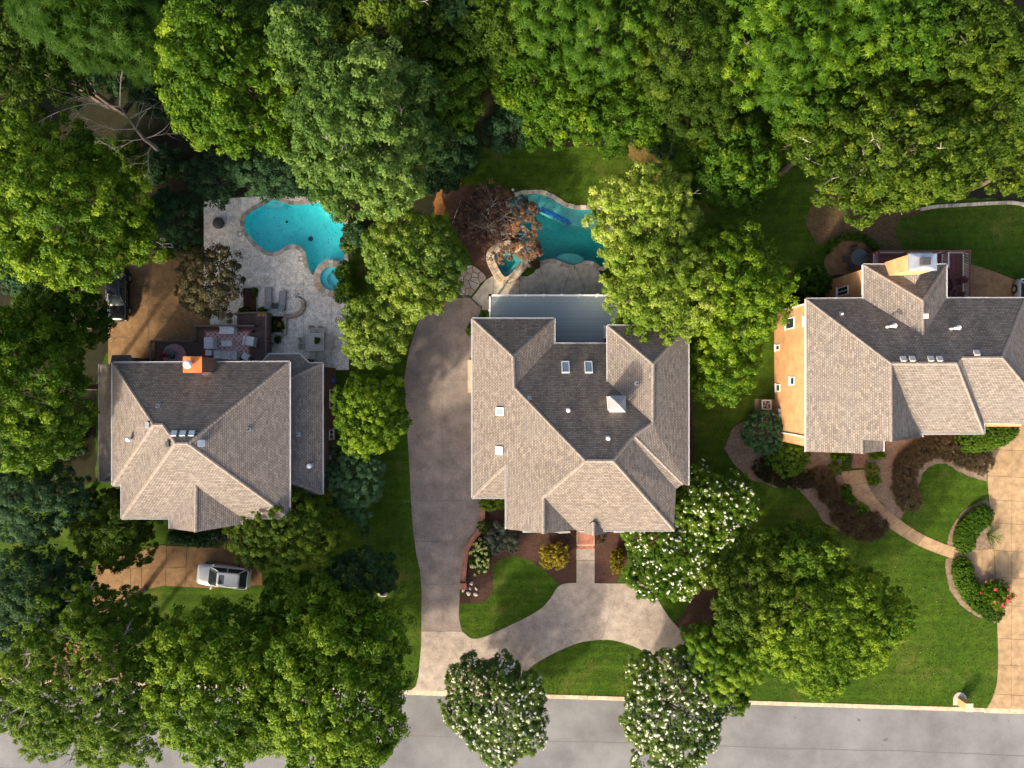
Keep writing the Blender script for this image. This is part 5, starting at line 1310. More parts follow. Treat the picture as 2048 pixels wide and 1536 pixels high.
for i, (u, v, lab) in enumerate(((1026,383,'white globe path light at the corner of the teal pool'),(934,417,'small white globe light under the dying maple'))):
    t = thing('path_light', lab, 'light', P(u, v), 0, 'white globe lights by the teal pool', True)
    MB().tube([(0,0,0),(0,0,.4)], .02, 6).build('stake', DGREY, t); MB().lathe([(.05,.38),(.12,.45),(.13,.53),(.07,.61),(.01,.63)], (0,0,0), 14).build('globe', WHITE, t, smooth=True)

# right lot
rt_ = thing('patio_table', 'round charcoal metal table on the round brown patio', 'table', P(1711,518,.03), 0, None, True)
b = MB(); b.lathe([(.74,.70),(.76,.715),(.76,.735),(.70,.745)], (0,0,0), 36); b.build('table_top', simple('slate_table_top', (.085,.095,.10), .5, var=.12), rt_)
MB().lathe([(.35,0),(.10,.06),(.06,.2),(.06,.70)], (0,0,0), 16).build('pedestal', BLACK, rt_); MB().lathe([(.03,.745),(.02,.78)], (0,0,0), 8).build('umbrella_plug', BLACK, rt_)
DCH = simple('dark_bronze_metal', (.05,.042,.04), .6)
c1h = None
for (u, v), rot, lab in (((1706,500),R(8),'dark metal chair behind the round table, nearest the leafy border'),((1729,506),R(-52),'dark metal chair right of the round table'),((1692,519),R(88),'dark metal chair left of the round table'),((1701,535),R(150),'dark metal chair between round table and brick wall')):
    p = P(u, v, .5); p.z = .03
    if c1h is None: c1h = mesh_chair('patio_chair', lab, DCH, DCH, 'dark chairs round the patio table'); c1h.location = p; c1h.rotation_euler = (0,0,rot)
    else: dup(c1h, p, rot, lab)
t = thing('patio_bench', 'small dark bench against the tan brick wall', 'bench', P(1670,559,.03), R(8), None, True)
MB().box(-.5,.5,-.2,.2,.42,.46).build('seat', DCH, t); MB().hexa([(-.5,.18,.46),(.5,.18,.46),(.5,.22,.46),(-.5,.22,.46)], [(-.5,.28,.85),(.5,.28,.85),(.5,.31,.85),(-.5,.31,.85)]).build('backrest', DCH, t)
for sx in (-1, 1):
    for sy in (-1, 1): MB().box(sx*.45-.02, sx*.45+.02, sy*.17-.02, sy*.17+.02, 0, .42).build('leg', DCH, t)
def adir(label, u, v, rot):
    t = thing('deck_chair', label, 'chair', P(u, v, rz), rot, 'dark red deck chairs', True); m = MATS['maroon_chair'] if 'maroon_chair' in MATS else simple('maroon_chair', (.10,.028,.028), .6)
    MB().hexa([(-.27,-.3,.38),(.27,-.3,.38),(.25,.25,.25),(-.25,.25,.25)], [(-.27,-.3,.42),(.27,-.3,.42),(.25,.25,.29),(-.25,.25,.29)]).build('seat', m, t)
    for i in range(5): MB().hexa([(-.27+i*.11,.22,.28),(-.27+i*.11+.095,.22,.28),(-.27+i*.11+.095,.25,.28),(-.27+i*.11,.25,.28)], [(-.30+i*.12,.62,1.0),(-.30+i*.12+.105,.62,1.0),(-.30+i*.12+.105,.65,1.0),(-.30+i*.12,.65,1.0)]).build('back_slat', m, t)
    for sx in (-1, 1):
        MB().box(sx*.36-.06, sx*.36+.06, -.35, .35, .55, .58).build('armrest', m, t); MB().box(sx*.34-.03, sx*.34+.03, -.32,-.22,0,.55).build('leg', m, t); MB().box(sx*.34-.03, sx*.34+.03, .2,.3,0,.55).build('leg', m, t)
adir('dark red adirondack chair on the red deck, farther from the house', 1905, 566, R(-70)); adir('dark red adirondack chair on the red deck, tight against the house', 1901, 588, R(-110))
t = thing('side_table', 'round dark red side table on the red deck', 'table', P(1913,589,rz+.3)*1.0, 0, None, True); t.location.z = rz
MB().lathe([(.32,.45),(.32,.49)], (0,0,0), 24).build('table_top', MATS['maroon_chair'], t)
for i in range(3): MB().tube([(.2*math.cos(i*2.1),.2*math.sin(i*2.1),.45),(.25*math.cos(i*2.1),.25*math.sin(i*2.1),0)], .02, 6).build('leg', MATS['maroon_chair'], t)
def ac(label, u, v):
    t = thing('air_conditioner', label, 'air conditioner', P(u, v, .05), 0, 'condensers by the tan brick wall', True)
    MB().box(-.40,.40,-.40,.40,0,.85).build('cabinet', simple('ac_cabinet' , (.20,.20,.195), .6) if 'ac_cabinet' not in MATS else MATS['ac_cabinet'], t, bevel=.03)
    b = MB()
    for q in ((-.42,.42,-.42,-.33),(-.42,.42,.33,.42),(-.42,-.33,-.33,.33),(.33,.42,-.33,.33)): b.box(q[0],q[1],q[2],q[3],.85,.90)
    b.build('top_frame', MATS['ac_top'] if 'ac_top' in MATS else simple('ac_top', (.45,.44,.42), .5), t)
    MB().lathe([(.34,.852),(.34,.86)], (0,0,0), 24).build('fan_well', BLACK, t)
    for i in range(4):
        a_ = i*math.pi/2+.4; c_, s2 = math.cos(a_), math.sin(a_); MB().face([(.06*c_-.05*s2,.06*s2+.05*c_,.87), (.30*c_-.11*s2,.30*s2+.11*c_,.885), (.30*c_+.09*s2,.30*s2-.09*c_,.865), (.06*c_+.04*s2,.06*s2-.04*c_,.865)]).build('fan_blade', GREYM, t)
    b = MB()
    for r_ in (.12,.2,.28,.335): b.tube([(r_*math.cos(k*math.pi/12), r_*math.sin(k*math.pi/12), .905) for k in range(25)], .006, 4, False)
    b.build('guard', DGREY, t)
sheet('equipment_pad', W2([(1509,798),(1549,798),(1549,838),(1509,838)]), .05, TAN, thick=.05)
ac('grey air conditioner with visible fan beside the tan brick wall', 1526, 809); ac('second air conditioner half hidden by the round clipped shrub', 1526, 834)
ub = thing('utility_box', 'pale grey utility boxes fixed to the tan brick wall', 'utility box', (XB, P(0,825).y, 1.0))
for i, (v, z) in enumerate(((821,1.2),(831,1.3))): y = P(0,v,z).y; MB().box(XB-.2, XB, y-.18, y+.18, z-.35, z+.35).build('box', GREYM, ub, bevel=.02)
# stone edgings behind the right house
se_ = thing('stone_edging', 'curving pale stone edging along the back lawn of the right house', 'edging', P(1940,411))
pth = catmull([(1838,420),(1870,414),(1900,412),(1950,409),(2000,406.5),(2030,407),(2060,414),(2100,430)], 6, False)
for i in range(0, len(pth)-1):
    a, c = P(*pth[i]), P(*pth[i+1]); dd = c-a; L = dd.length; dd.normalize(); b = MB(); obox(b, a, dd, Vector((-dd.y,dd.x,0)), Vector((0,0,1)), .01, L-.01, -.14, .14, 0, .22); b.build('stone', random.Random(i).choice(GSTONES), se_, bevel=.02)
se2 = thing('stone_edging', 'short curved grey stone edging under the trees by the leaf litter', 'edging', P(1655,366))
pth = catmull([(1634,382),(1645,370),(1660,358),(1676,349),(1692,344)], 5, False)
for i in range(0, len(pth)-1):
    a, c = P(*pth[i]), P(*pth[i+1]); dd = c-a; L = dd.length; dd.normalize(); b = MB(); obox(b, a, dd, Vector((-dd.y,dd.x,0)), Vector((0,0,1)), .01, L-.01, -.13, .13, 0, .18); b.build('stone', GSTONES[2], se2, bevel=.02)
# brick mailbox pillar
mb = thing('brick_mailbox', 'tan brick mailbox pillar on a rounded concrete pad at the kerb', 'mailbox', P(1919,1401))
pad = [(P(1906,0).x, P(0,1410).y), (P(1933,0).x, P(0,1410).y)]+[tuple(P(1919.5+13.5*math.cos(i*math.pi/10), 1398-14*math.sin(i*math.pi/10))[:2]) for i in range(11)]
MB().prism(pad, 0, .05).build('pad', CONC, mb)
q = P(1920,1402); MB().box(q.x-.29,q.x+.29,q.y-.33,q.y+.33,.05,1.25).build('pillar', BR_TAN, mb); MB().box(q.x-.33,q.x+.33,q.y-.37,q.y+.37,1.25,1.33).build('cap', STONES[0], mb, bevel=.02)
MB().box(q.x-.13,q.x+.13,q.y-.36,q.y-.32,.95,1.16).build('mailbox_door', BLACK, mb)
# white tubular frames in the shade of the left drive
wf3 = thing('garden_swing_frame', 'jumble of white tubular metal frames in shade beside clipped shrubs', 'metal frame', P(338,490), 0, None, True)
b = MB()
for p_ in ([(-1.2,.35,.1),(-.7,.1,.5),(-.45,-.05,.55)], [(-.3,-.02,.7),(.45,0,.72),(.5,.3,.6)], [(-.3,-.25,.5),(.2,-.27,.5),(.55,-.3,.45)], [(.75,.45,.6),(.6,0,.65)], [(1.1,-.1,.4),(1.12,-.4,.45)], [(-.3,-.02,.7),(-.35,-.25,.5),(-.3,-.3,0)], [(.45,0,.72),(.45,-.28,0)], [(.75,.45,.6),(.8,.5,0)], [(-.7,.1,.5),(-.72,.1,0)], [(1.1,-.1,.4),(1.1,-.1,0)]): b.tube([(x,y,z*.8) for x,y,z in p_], .028, 6)
b.build('tubes', simple('white_tube', (.7,.72,.72), .4), wf3)
MB().box(-.62,-.15,.25,.75,.35,.4).build('seat', GREYM, wf3)

# ------------------------------------------------------------------ vegetation
def nrmz(a): return a/np.maximum(np.linalg.norm(a, axis=1, keepdims=True), 1e-9)
def leaf_mesh(name, pos, nor, tan, L, Wd, tint, m, parent, droop=.18):
    n = len(pos); bit = np.cross(nor, tan); L = L[:, None]; Wd = Wd[:, None]
    v = np.empty((n, 3, 3), dtype=np.float32); b0 = pos-tan*L*.4-nor*L*droop*.4
    v[:, 0] = b0+bit*Wd*.5; v[:, 1] = pos+tan*L*.6-nor*L*droop; v[:, 2] = b0-bit*Wd*.5
    base = np.array(ORG[parent.name][:], dtype=np.float32); v -= base
    me = bpy.data.meshes.new(name); me.vertices.add(n*3); me.vertices.foreach_set('co', v.ravel())
    me.loops.add(n*3); me.loops.foreach_set('vertex_index', np.arange(n*3, dtype=np.int32))
    me.polygons.add(n); me.polygons.foreach_set('loop_start', np.arange(0, n*3, 3, dtype=np.int32)); me.polygons.foreach_set('loop_total', np.full(n, 3, dtype=np.int32))
    at = me.attributes.new('tint', 'FLOAT', 'POINT'); at.data.foreach_set('value', np.repeat(tint, 3).astype(np.float32))
    me.update(); me.materials.append(m)
    return link(name, me, parent)
def sph(rng, n, zmin=-1.0):
    z = rng.uniform(zmin, 1, n); t = rng.uniform(0, 2*np.pi, n); r = np.sqrt(1-z*z)
    return np.stack([r*np.cos(t), r*np.sin(t), z], 1)
def clumps_of(rng, lobes, rc, fc, zmin=-.45, rag=.12):
    cs = []; outs = []; lob = []
    for i, (c, r) in enumerate(lobes):
        c = np.array(c); r = np.array(r); p = 1.6
        A_ = 4*math.pi*(((r[0]*r[1])**p+(r[0]*r[2])**p+(r[1]*r[2])**p)/3)**(1/p)*(1-zmin)/2
        n = max(3, int(A_/(math.pi*rc*rc)*fc)); d = sph(rng, n, zmin); k = (rng.uniform(.78, 1.06, n)+(.22 if rag else 0)*(rng.random(n) < rag))[:, None]
        pos = c+d*r*k; keep = np.ones(n, bool)
        for j, (c2, r2) in enumerate(lobes):
            if j == i: continue
            q = (pos-np.array(c2))/np.array(r2); keep &= (q*q).sum(1) > .62
        cs.append(pos[keep]); outs.append(nrmz(d/r)[keep]); lob.append(np.full(int(keep.sum()), rng.normal(0, .09 if rag else .03)))
    return np.concatenate(cs), np.concatenate(outs), np.concatenate(lob)
def foliage(name, parent, lobes, mat, seed, rc=.6, L=.32, Wd=.19, cover=1.0, fc=1.1, style='leaf', tmu=.5, flat=.8, zmin=-.45, core=True, tsd=.13, lsd=.16, rag=.12):
    rng = np.random.default_rng(seed)
    C_, O_, lob_ = clumps_of(rng, lobes, rc, fc, zmin, rag); nc = len(C_)
    ctint = lob_+rng.normal(0, tsd, nc)+.10*np.sin(C_[:,0]*.7+seed)+.08*np.sin(C_[:,1]*.9+seed*2)
    rcs = rc*rng.uniform(.65, 1.25, nc)
    if style in ('leaf', 'tuft'):
        per = max(6, int(cover*2.2*math.pi*rc*rc/(.5*L*Wd)))
        idx = np.repeat(np.arange(nc), per); n = len(idx)
        d = nrmz(sph(rng, n)+.75*O_[idx]+np.array([0,0,.35]))
        pos = C_[idx]+d*(rcs[idx]*rng.uniform(.45, 1.08, n))[:, None]*np.array([1,1,flat])
        nor = nrmz(d+np.array([0,0,.45])+.55*sph(rng, n)); tan = nrmz(np.cross(nor, sph(rng, n)))
        if style == 'tuft': tan = nrmz(d*.8+.5*sph(rng, n)); nor = nrmz(np.cross(tan, sph(rng, n)))
        Ls = L*rng.uniform(.6, 1.25, n); Ws = Wd*rng.uniform(.7, 1.2, n)
    else:                                   # rosettes of long leaves at twig ends
        k = 8 if style == 'star' else 12
        per = max(1, int(cover*2.2*math.pi*rc*rc/(k*.5*L*Wd)))
        idx0 = np.repeat(np.arange(nc), per); m_ = len(idx0)
        d = nrmz(sph(rng, m_)+.8*O_[idx0]+np.array([0,0,.5])); cen = C_[idx0]+d*(rcs[idx0]*rng.uniform(.5, 1.1, m_))[:, None]*np.array([1,1,flat])
        up = nrmz(d+np.array([0,0,.8])); a1 = nrmz(np.cross(up, sph(rng, m_))); a2 = np.cross(up, a1)
        idx = np.repeat(idx0, k); ci = np.repeat(np.arange(m_), k); n = len(idx)
        th = np.tile(np.arange(k)*2*np.pi/k, m_)+rng.normal(0, .15, n); tan = nrmz(a1[ci]*np.cos(th)[:, None]+a2[ci]*np.sin(th)[:, None]-up[ci]*.15+(.35*up[ci] if style == 'needle' else 0))
        Ls = L*rng.uniform(.75, 1.2, n); Ws = Wd*rng.uniform(.8, 1.2, n); pos = cen[ci]+tan*(Ls*.55)[:, None]; nor = nrmz(up[ci]-tan*(up[ci]*tan).sum(1, keepdims=True)+.15*sph(rng, n)); nor = nrmz(nor-tan*(nor*tan).sum(1, keepdims=True))
    tint = np.clip(tmu+ctint[idx]+rng.normal(0, lsd, n), 0, 1)
    if core:                                # shaded inner leaves so the crown is not hollow
        ps = []
        for c, r in lobes:
            r = np.array(r); m2 = int(34*r[0]*r[1]+20); q = sph(rng, m2)*(rng.uniform(.2, .8, m2)**.5)[:, None]; ps.append(np.array(c)+q*r)
        ps = np.concatenate(ps); m2 = len(ps); nn = nrmz(sph(rng, m2)+np.array([0,0,.8])); tt = nrmz(np.cross(nn, sph(rng, m2)))
        pos = np.concatenate([pos, ps]); nor = np.concatenate([nor, nn]); tan = np.concatenate([tan, tt]); sz = min(.42, max(.26, L*1.5))
        Ls = np.concatenate([Ls, sz*rng.uniform(.7, 1.3, m2)]); Ws = np.concatenate([Ws, .65*sz*rng.uniform(.7, 1.3, m2)]); tint = np.concatenate([tint, np.clip(tmu+rng.normal(-.05, .12, m2), 0, 1)])
    leaf_mesh(name, pos, nor, tan, Ls, Ws, tint, LEAF[mat] if isinstance(mat, str) else mat, parent)
    return C_, O_, rcs
def tree_lobes(rng, c, R_, nl, f, sink=.25):
    """a crown ellipsoid broken into boughs"""
    lobes = [((c[0], c[1], c[2]-R_[2]*.12), (R_[0]*.70, R_[1]*.70, R_[2]*.72))]
    g = 2.39996; off = rng.uniform(0, 6.28); f1, f2 = rng.uniform(0, 6.28, 2)
    for i in range(nl):
        z = 1-(i+.5)/nl*1.25; r = math.sqrt(max(0, 1-z*z)); t = g*i+off+rng.uniform(-.25, .25)
        d = np.array([r*math.cos(t), r*math.sin(t), z]); k = f*rng.uniform(.72, 1.3)
        rad = np.array(R_)*k; rad[2] = min(rad[2], .9*rad[:2].mean()); ang = 1+.11*math.sin(2*t+f1)+.09*math.sin(3*t+f2)
        p = np.array(c)+d*(np.array(R_)-rad*.95)*np.array([ang, ang, 1.0])*rng.uniform(.80, 1.08)
        lobes.append((tuple(p), tuple(rad)))
    return lobes
def trunk_mesh(parent, base, lobes, rng, r0, m, extra=0, top=None):
    b = MB(); c = np.mean([l[0] for l in lobes], axis=0); zt = lobes[0][0][2] if top is None else top
    base = Vector(base); mid = Vector((c[0]*.5+base.x*.5, c[1]*.5+base.y*.5, base.z+(zt-base.z)*.55)); hi = Vector((c[0], c[1], zt))
    b.tube([base, base.lerp(mid, .5)+Vector((rng.uniform(-.1,.1), rng.uniform(-.1,.1), 0)), mid, hi], [r0*1.25, r0, r0*.8, r0*.35], 8)
    for i, (p, r) in enumerate(lobes[1:]):
        if i % 2 and len(lobes) > 14: continue
        p = Vector(p); s_ = base.lerp(hi, rng.uniform(.45, .8)); e = s_.lerp(p, .9); k = s_.lerp(p, .5)+Vector((rng.uniform(-.3,.3), rng.uniform(-.3,.3), rng.uniform(0,.5)))
        b.tube([s_, k, e], [r0*.42, r0*.26, r0*.1], 5, False)
    for i in range(extra):                  # bare twigs poking out of the crown
        p, r = lobes[1+rng.integers(0, len(lobes)-1)]; d = sph(rng, 1, .1)[0]; p = Vector(p); d = Vector(d)
        q = p+Vector((d.x*r[0], d.y*r[1], d.z*r[2]))*1.05; a_ = p+(q-p)*.55; w = d+Vector((rng.uniform(-.4,.4), rng.uniform(-.4,.4), .1))
        e = q+w.normalized()*rng.uniform(.3,.9); b.tube([a_, q, e], [.055,.04,.012], 4, False)
        for s2 in range(2): b.tube([q, q+(w.normalized()+Vector(sph(rng, 1)[0])*.8).normalized()*rng.uniform(.3,.7)], [.03,.008], 4, False)
    return b.build('trunk', m, parent)
def tree(name, label, u, v, ru, rv, top, depth, mat, seed, cat='tree', group=None, nl=16, f=.36, rc=.62, L=.34, Wd=.20, cover=.75, fc=1.0, style='leaf', tmu=.5, twigs=0, bark=None, r0=.22, flower=None, **kw):
    """crown centre seen at pixel (u,v) with pixel radii ru, rv; top and depth of the crown in metres"""
    if group == WOOD: tmu -= .16          # trees in the wood take a darker leaf tint than the garden trees
    ru *= 1.09; rv *= 1.09; nl = int(nl*1.35); f *= .88; rc *= .86; L *= .74; Wd *= .77
    rng = np.random.default_rng(seed); zc = top-depth*.55; k = (1-zc/H)/S; c = P(u, v, zc); R_ = (ru*k, rv*k, depth*.55)
    t = thing(name, label, cat, (c.x, c.y, 0), 0, group)
    lobes = tree_lobes(rng, (c.x, c.y, zc), R_, nl, f)
    C_, O_, rcs = foliage('crown', t, lobes, mat, seed, rc, L, Wd, cover, fc, style, tmu, **kw)
    trunk_mesh(t, (c.x, c.y, 0), lobes, rng, r0, bark or BARK, twigs)
    if flower: blossoms(t, C_, O_, rcs, rng, *flower)
    return t
def blossoms(t, C_, O_, rcs, rng, n, size, m, per=9):
    w = np.clip(O_[:, 2]+.55, .05, None)*(rng.random(len(C_))**2+.05); w /= w.sum(); idx = rng.choice(len(C_), n, p=w)
    d = nrmz(O_[idx]+.5*sph(rng, n)+np.array([0,0,.35])); cen = C_[idx]+d*(rcs[idx]*1.08)[:, None]
    ci = np.repeat(np.arange(n), per); k = len(ci); q = sph(rng, k); sz = size*rng.uniform(.6, 1.4, n)
    pos = cen[ci]+q*(sz[ci]*.5)[:, None]; nor = nrmz(q+d[ci]); tan = nrmz(np.cross(nor, sph(rng, k)))
    o = leaf_mesh('blossoms', pos, nor, tan, sz[ci]*.7, sz[ci]*.6, np.clip(rng.normal(.5,.25,k),0,1), m, t, .1); o['kind'] = 'stuff'
def shrub(name, label, u, v, ru, rv, h, mat, seed, cat='shrub', group=None, rc=.22, L=.13, Wd=.08, cover=.8, fc=1.1, nl=6, f=.45, style='leaf', tmu=.5, flower=None, base=0.0, **kw):
    rng = np.random.default_rng(seed); zc = base+h*.5; k = (1-zc/H)/S; c = P(u, v, zc); R_ = (ru*k, rv*k, h*.5)
    t = thing(name, label, cat, (c.x, c.y, base), 0, group)
    lobes = tree_lobes(rng, (c.x, c.y, zc), R_, nl, f) if nl else [((c.x, c.y, zc), R_)]
    kw.setdefault('rag', .12 if nl else 0)
    C_, O_, rcs = foliage('foliage', t, lobes, mat, seed, rc, L, Wd, cover, fc, style, tmu, zmin=-.7, **kw)
    b = MB()
    for i in range(4):
        a_ = i*1.57+seed; b.tube([(c.x+.04*math.cos(a_), c.y+.04*math.sin(a_), base), (c.x+R_[0]*.4*math.cos(a_), c.y+R_[1]*.4*math.sin(a_), zc)], [.03,.012], 5)
    b.build('stems', BARK, t)
    if flower: blossoms(t, C_, O_, rcs, rng, *flower)
    return t
def hedge(name, label, pts, wpx, h, mat, seed, cat='hedge', group=None, **kw):
    pp = catmull(pts, 4, False); c = P(*pts[len(pts)//2]); t = thing(name, label, cat, (c.x, c.y, 0), 0, group); lobes = []
    for q in pp: p = P(q[0], q[1], h*.5); r = wpx/2/S; lobes.append(((p.x, p.y, h*.5), (r, r, h*.52)))
    a = dict(rc=.14, L=.10, Wd=.065, cover=.8, fc=1.3, zmin=-.6, tsd=.06, rag=0); a.update(kw)
    foliage('foliage', t, lobes, mat, seed, **a)
    b = MB()
    for q in pp[::2]: p = P(*q); b.tube([(p.x,p.y,0),(p.x+.03,p.y,h*.6)], [.025,.012], 5)
    b.build('stems', BARK, t); return t

WOOD = 'trees of the wood behind the gardens'
# the wood along the top, left to right
tree('oak_tree', 'dull olive oak in the top left corner of the wood', 45, 95, 120, 120, 16, 9, 'olive', 1, group=WOOD, twigs=8, tmu=.28)
tree('pine_tree', 'dark long needled pine right of the corner oak', 170, 40, 95, 85, 19, 9, 'mid', 2, group=WOOD, style='needle', L=.6, Wd=.07, cover=.6, tmu=.2)
tree('pine_tree', 'dark pine above the bare leaning trunk', 285, 75, 85, 80, 17, 9, 'mid', 3, group=WOOD, style='needle', L=.6, Wd=.07, cover=.6, tmu=.16)
tree('young_tree', 'small mid green tree left of the bare branches', 125, 140, 62, 60, 13, 8, 'mid', 4, group=WOOD, tmu=.5, nl=10)
tree('broadleaf_tree', 'dark green tree in the gap above the bare trunk', 330, 185, 60, 55, 10, 7, 'deep', 5, group=WOOD, nl=10)
tree('tulip_tree', 'tall bright green tree left of the big grey green tree', 478, 150, 118, 165, 18, 12, 'bright', 6, group=WOOD, nl=26, f=.30, tmu=.46, twigs=6)
tree('broadleaf_tree', 'mid green tree at the top edge left of the tall bright tree', 350, 20, 70, 60, 15, 9, 'mid', 61, group=WOOD, tmu=.55, nl=12)
tree('sweetgum_tree', 'huge pale grey green tree leaning over the kidney pool', 736, 276, 140, 150, 19, 13, 'sage', 7, group=WOOD, nl=34, f=.28, rc=.6, tmu=.55, twigs=10, bark=BARKP)
tree('sweetgum_tree', 'pale grey green upright tree joining the huge one at its top left', 632, 128, 72, 90, 19, 11, 'sage', 8, group=WOOD, nl=14, tmu=.55)
tree('cedar_tree', 'olive tree with bare twigs at the top centre left', 770, 50, 118, 95, 17, 10, 'olive', 9, group=WOOD, twigs=22, tmu=.5, bark=BARKP, nl=20)
tree('broadleaf_tree', 'dark green rounded tree right of the huge grey green tree', 893, 185, 72, 90, 13, 9, 'mid', 10, group=WOOD, tmu=.42)
tree('broadleaf_tree', 'dark blue green tree at the top edge, left of centre', 915, 40, 60, 65, 15, 9, 'deep', 11, group=WOOD, tmu=.55, nl=12)
tree('broadleaf_tree', 'deep green understorey tree at the left end of the back lawn', 900, 305, 60, 50, 8, 6, 'deep', 12, group=WOOD, nl=10, tmu=.5)
tree('oak_tree', 'olive green tree at the top edge just left of centre', 985, 55, 75, 80, 16, 9, 'olive', 13, group=WOOD, tmu=.42)
tree('hickory_tree', 'tree with star shaped leaf sprays at the top centre', 1085, 40, 80, 75, 17, 9, 'mid', 14, group=WOOD, style='star', L=.5, Wd=.13, cover=.6, tmu=.36)
tree('hickory_tree', 'tree with drooping star shaped sprays right of the top centre', 1205, 75, 95, 95, 17, 9, 'mid', 15, group=WOOD, style='star', L=.5, Wd=.13, cover=.6, tmu=.36, twigs=4)
tree('broadleaf_tree', 'bright green tree above the left half of the back lawn', 1080, 160, 95, 85, 13, 9, 'bright', 16, group=WOOD, tmu=.38, nl=18)
tree('broadleaf_tree', 'bright green tree directly above the middle of the back lawn', 1130, 245, 75, 50, 9, 7, 'bright', 17, group=WOOD, tmu=.42, nl=14)
tree('broadleaf_tree', 'bright leafy tree overhanging the right end of the back lawn', 1245, 235, 90, 65, 10, 7, 'bright', 18, group=WOOD, tmu=.40, nl=16)
tree('broadleaf_tree', 'bluish dark bush at the lawn edge below the bright trees', 1025, 250, 55, 45, 6, 5, 'blue', 19, group=WOOD, nl=8)
tree('willow_oak', 'fine leaved olive tree between the star leaved trees', 1360, 110, 105, 115, 17, 10, 'olive', 20, group=WOOD, tmu=.36, L=.26, Wd=.12, nl=20)
tree('willow_oak', 'fine leaved dull olive tree right of the back lawn', 1400, 225, 90, 75, 12, 8, 'olive', 21, group=WOOD, tmu=.34, L=.26, Wd=.12)
tree('chestnut_tree', 'large bright star leaved tree at the top right of centre', 1545, 75, 135, 120, 19, 11, 'bright', 22, group=WOOD, style='star', L=.5, Wd=.14, cover=.6, tmu=.34, nl=24, f=.32, twigs=5)
tree('chestnut_tree', 'bright star leaved tree at the top edge, farther right', 1680, 45, 85, 80, 18, 10, 'bright', 23, group=WOOD, style='star', L=.5, Wd=.14, cover=.6, tmu=.30, nl=14)
tree('broadleaf_tree', 'mid green tree beside the dark lawn strip, right of the back lawn', 1450, 330, 85, 90, 10, 8, 'mid', 24, group=WOOD, tmu=.50, nl=16)
tree('broadleaf_tree', 'dark mid green tree below the large star leaved tree', 1620, 205, 85, 75, 13, 9, 'mid', 25, group=WOOD, tmu=.48)
tree('oak_tree', 'broad olive green oak above the leaf litter and round patio', 1770, 310, 165, 120, 15, 10, 'olive', 26, group=WOOD, nl=30, f=.28, tmu=.50, twigs=12, bark=BARKP)
tree('oak_tree', 'yellow green oak limb at the left end of the broad oak', 1640, 285, 70, 50, 12, 7, 'olive', 27, group=WOOD, nl=10, tmu=.55, twigs=3)
tree('broadleaf_tree', 'dark green tree at the top right between the oaks', 1790, 105, 95, 85, 16, 9, 'mid', 28, group=WOOD, tmu=.45)
tree('oak_tree', 'olive oak near the top right corner of the wood', 1905, 85, 95, 105, 17, 10, 'olive', 29, group=WOOD, tmu=.42, twigs=8)
tree('oak_tree', 'olive oak on the right edge above the stone edging', 1985, 205, 105, 110, 16, 10, 'olive', 30, group=WOOD, tmu=.46, nl=20, twigs=8)
tree('broadleaf_tree', 'green tree cut by the right edge beside the stone edging', 2040, 335, 60, 55, 10, 7, 'olive', 31, group=WOOD, tmu=.44, nl=10)
# left edge and round the left garden
LEFT = 'trees on the left side'
tree('elm_tree', 'large bright yellow green tree over the dark parked car', 132, 424, 172, 148, 17, 12, 'bright', 32, group=LEFT, nl=34, f=.28, tmu=.52, twigs=6)
tree('elm_tree', 'green tree cut by the left edge beside the left house', 65, 775, 105, 150, 15, 11, 'bright', 33, group=LEFT, nl=24, f=.3, tmu=.34)
tree('broadleaf_tree', 'dark green tree in shade below the bright left tree', 125, 645, 92, 78, 9, 7, 'mid', 34, group=LEFT, nl=14, tmu=.38)
tree('holly_tree', 'dark blue green conifer left of the patio corner', 350, 435, 48, 55, 8, 7, 'blue', 35, group=LEFT, nl=10, rc=.4, L=.2, Wd=.12)
tree('holly_tree', 'low dark blue green tree overhanging the kidney pool', 548, 352, 80, 50, 7.5, 6, 'blue', 36, group=LEFT, nl=14, rc=.45, L=.24, Wd=.14, tmu=.55)
tree('holly_tree', 'dark bush at the upper left corner of the pebble patio', 430, 362, 52, 52, 6, 5, 'blue', 37, group=LEFT, nl=8, rc=.45, L=.24, Wd=.14)
tree('ornamental_plum', 'bronze brown leaved tree between upper driveway and planter bed', 422, 565, 62, 78, 6.5, 5, 'bronze', 38, group=LEFT, nl=14, rc=.42, L=.22, Wd=.13, tmu=.55, fc=.8)
# between the left and middle houses
MIDT = 'trees between the left and middle houses'
tree('magnolia_tree', 'dense glossy bright tree right of the round spa', 830, 530, 92, 106, 11, 9, 'gloss', 39, group=MIDT, nl=22, f=.32, rc=.5, L=.26, Wd=.15, tmu=.62)
tree('magnolia_tree', 'glossy bright tree below the dense one, beside the driveway head', 752, 665, 72, 72, 8.5, 7, 'gloss', 40, group=MIDT, nl=16, rc=.45, L=.26, Wd=.15, tmu=.64)
tree('round_maple', 'neat round bright green tree at the corner of the left house', 741, 826, 75, 77, 8, 6.5, 'bright', 41, group=MIDT, nl=16, f=.36, rc=.40, L=.22, Wd=.13, tmu=.46, cover=.9)
tree('cherry_laurel', 'dark blue green shrub tree below the round bright tree', 712, 960, 56, 78, 4.5, 4, 'clip', 42, group=MIDT, nl=12, rc=.35, L=.2, Wd=.12, tmu=.68)
tree('dogwood_tree', 'small dull green tree with grey tips left of the driveway lawn', 722, 1150, 68, 62, 5.5, 4.5, 'deep', 43, group=MIDT, nl=12, rc=.4, L=.22, Wd=.12, tmu=.72)
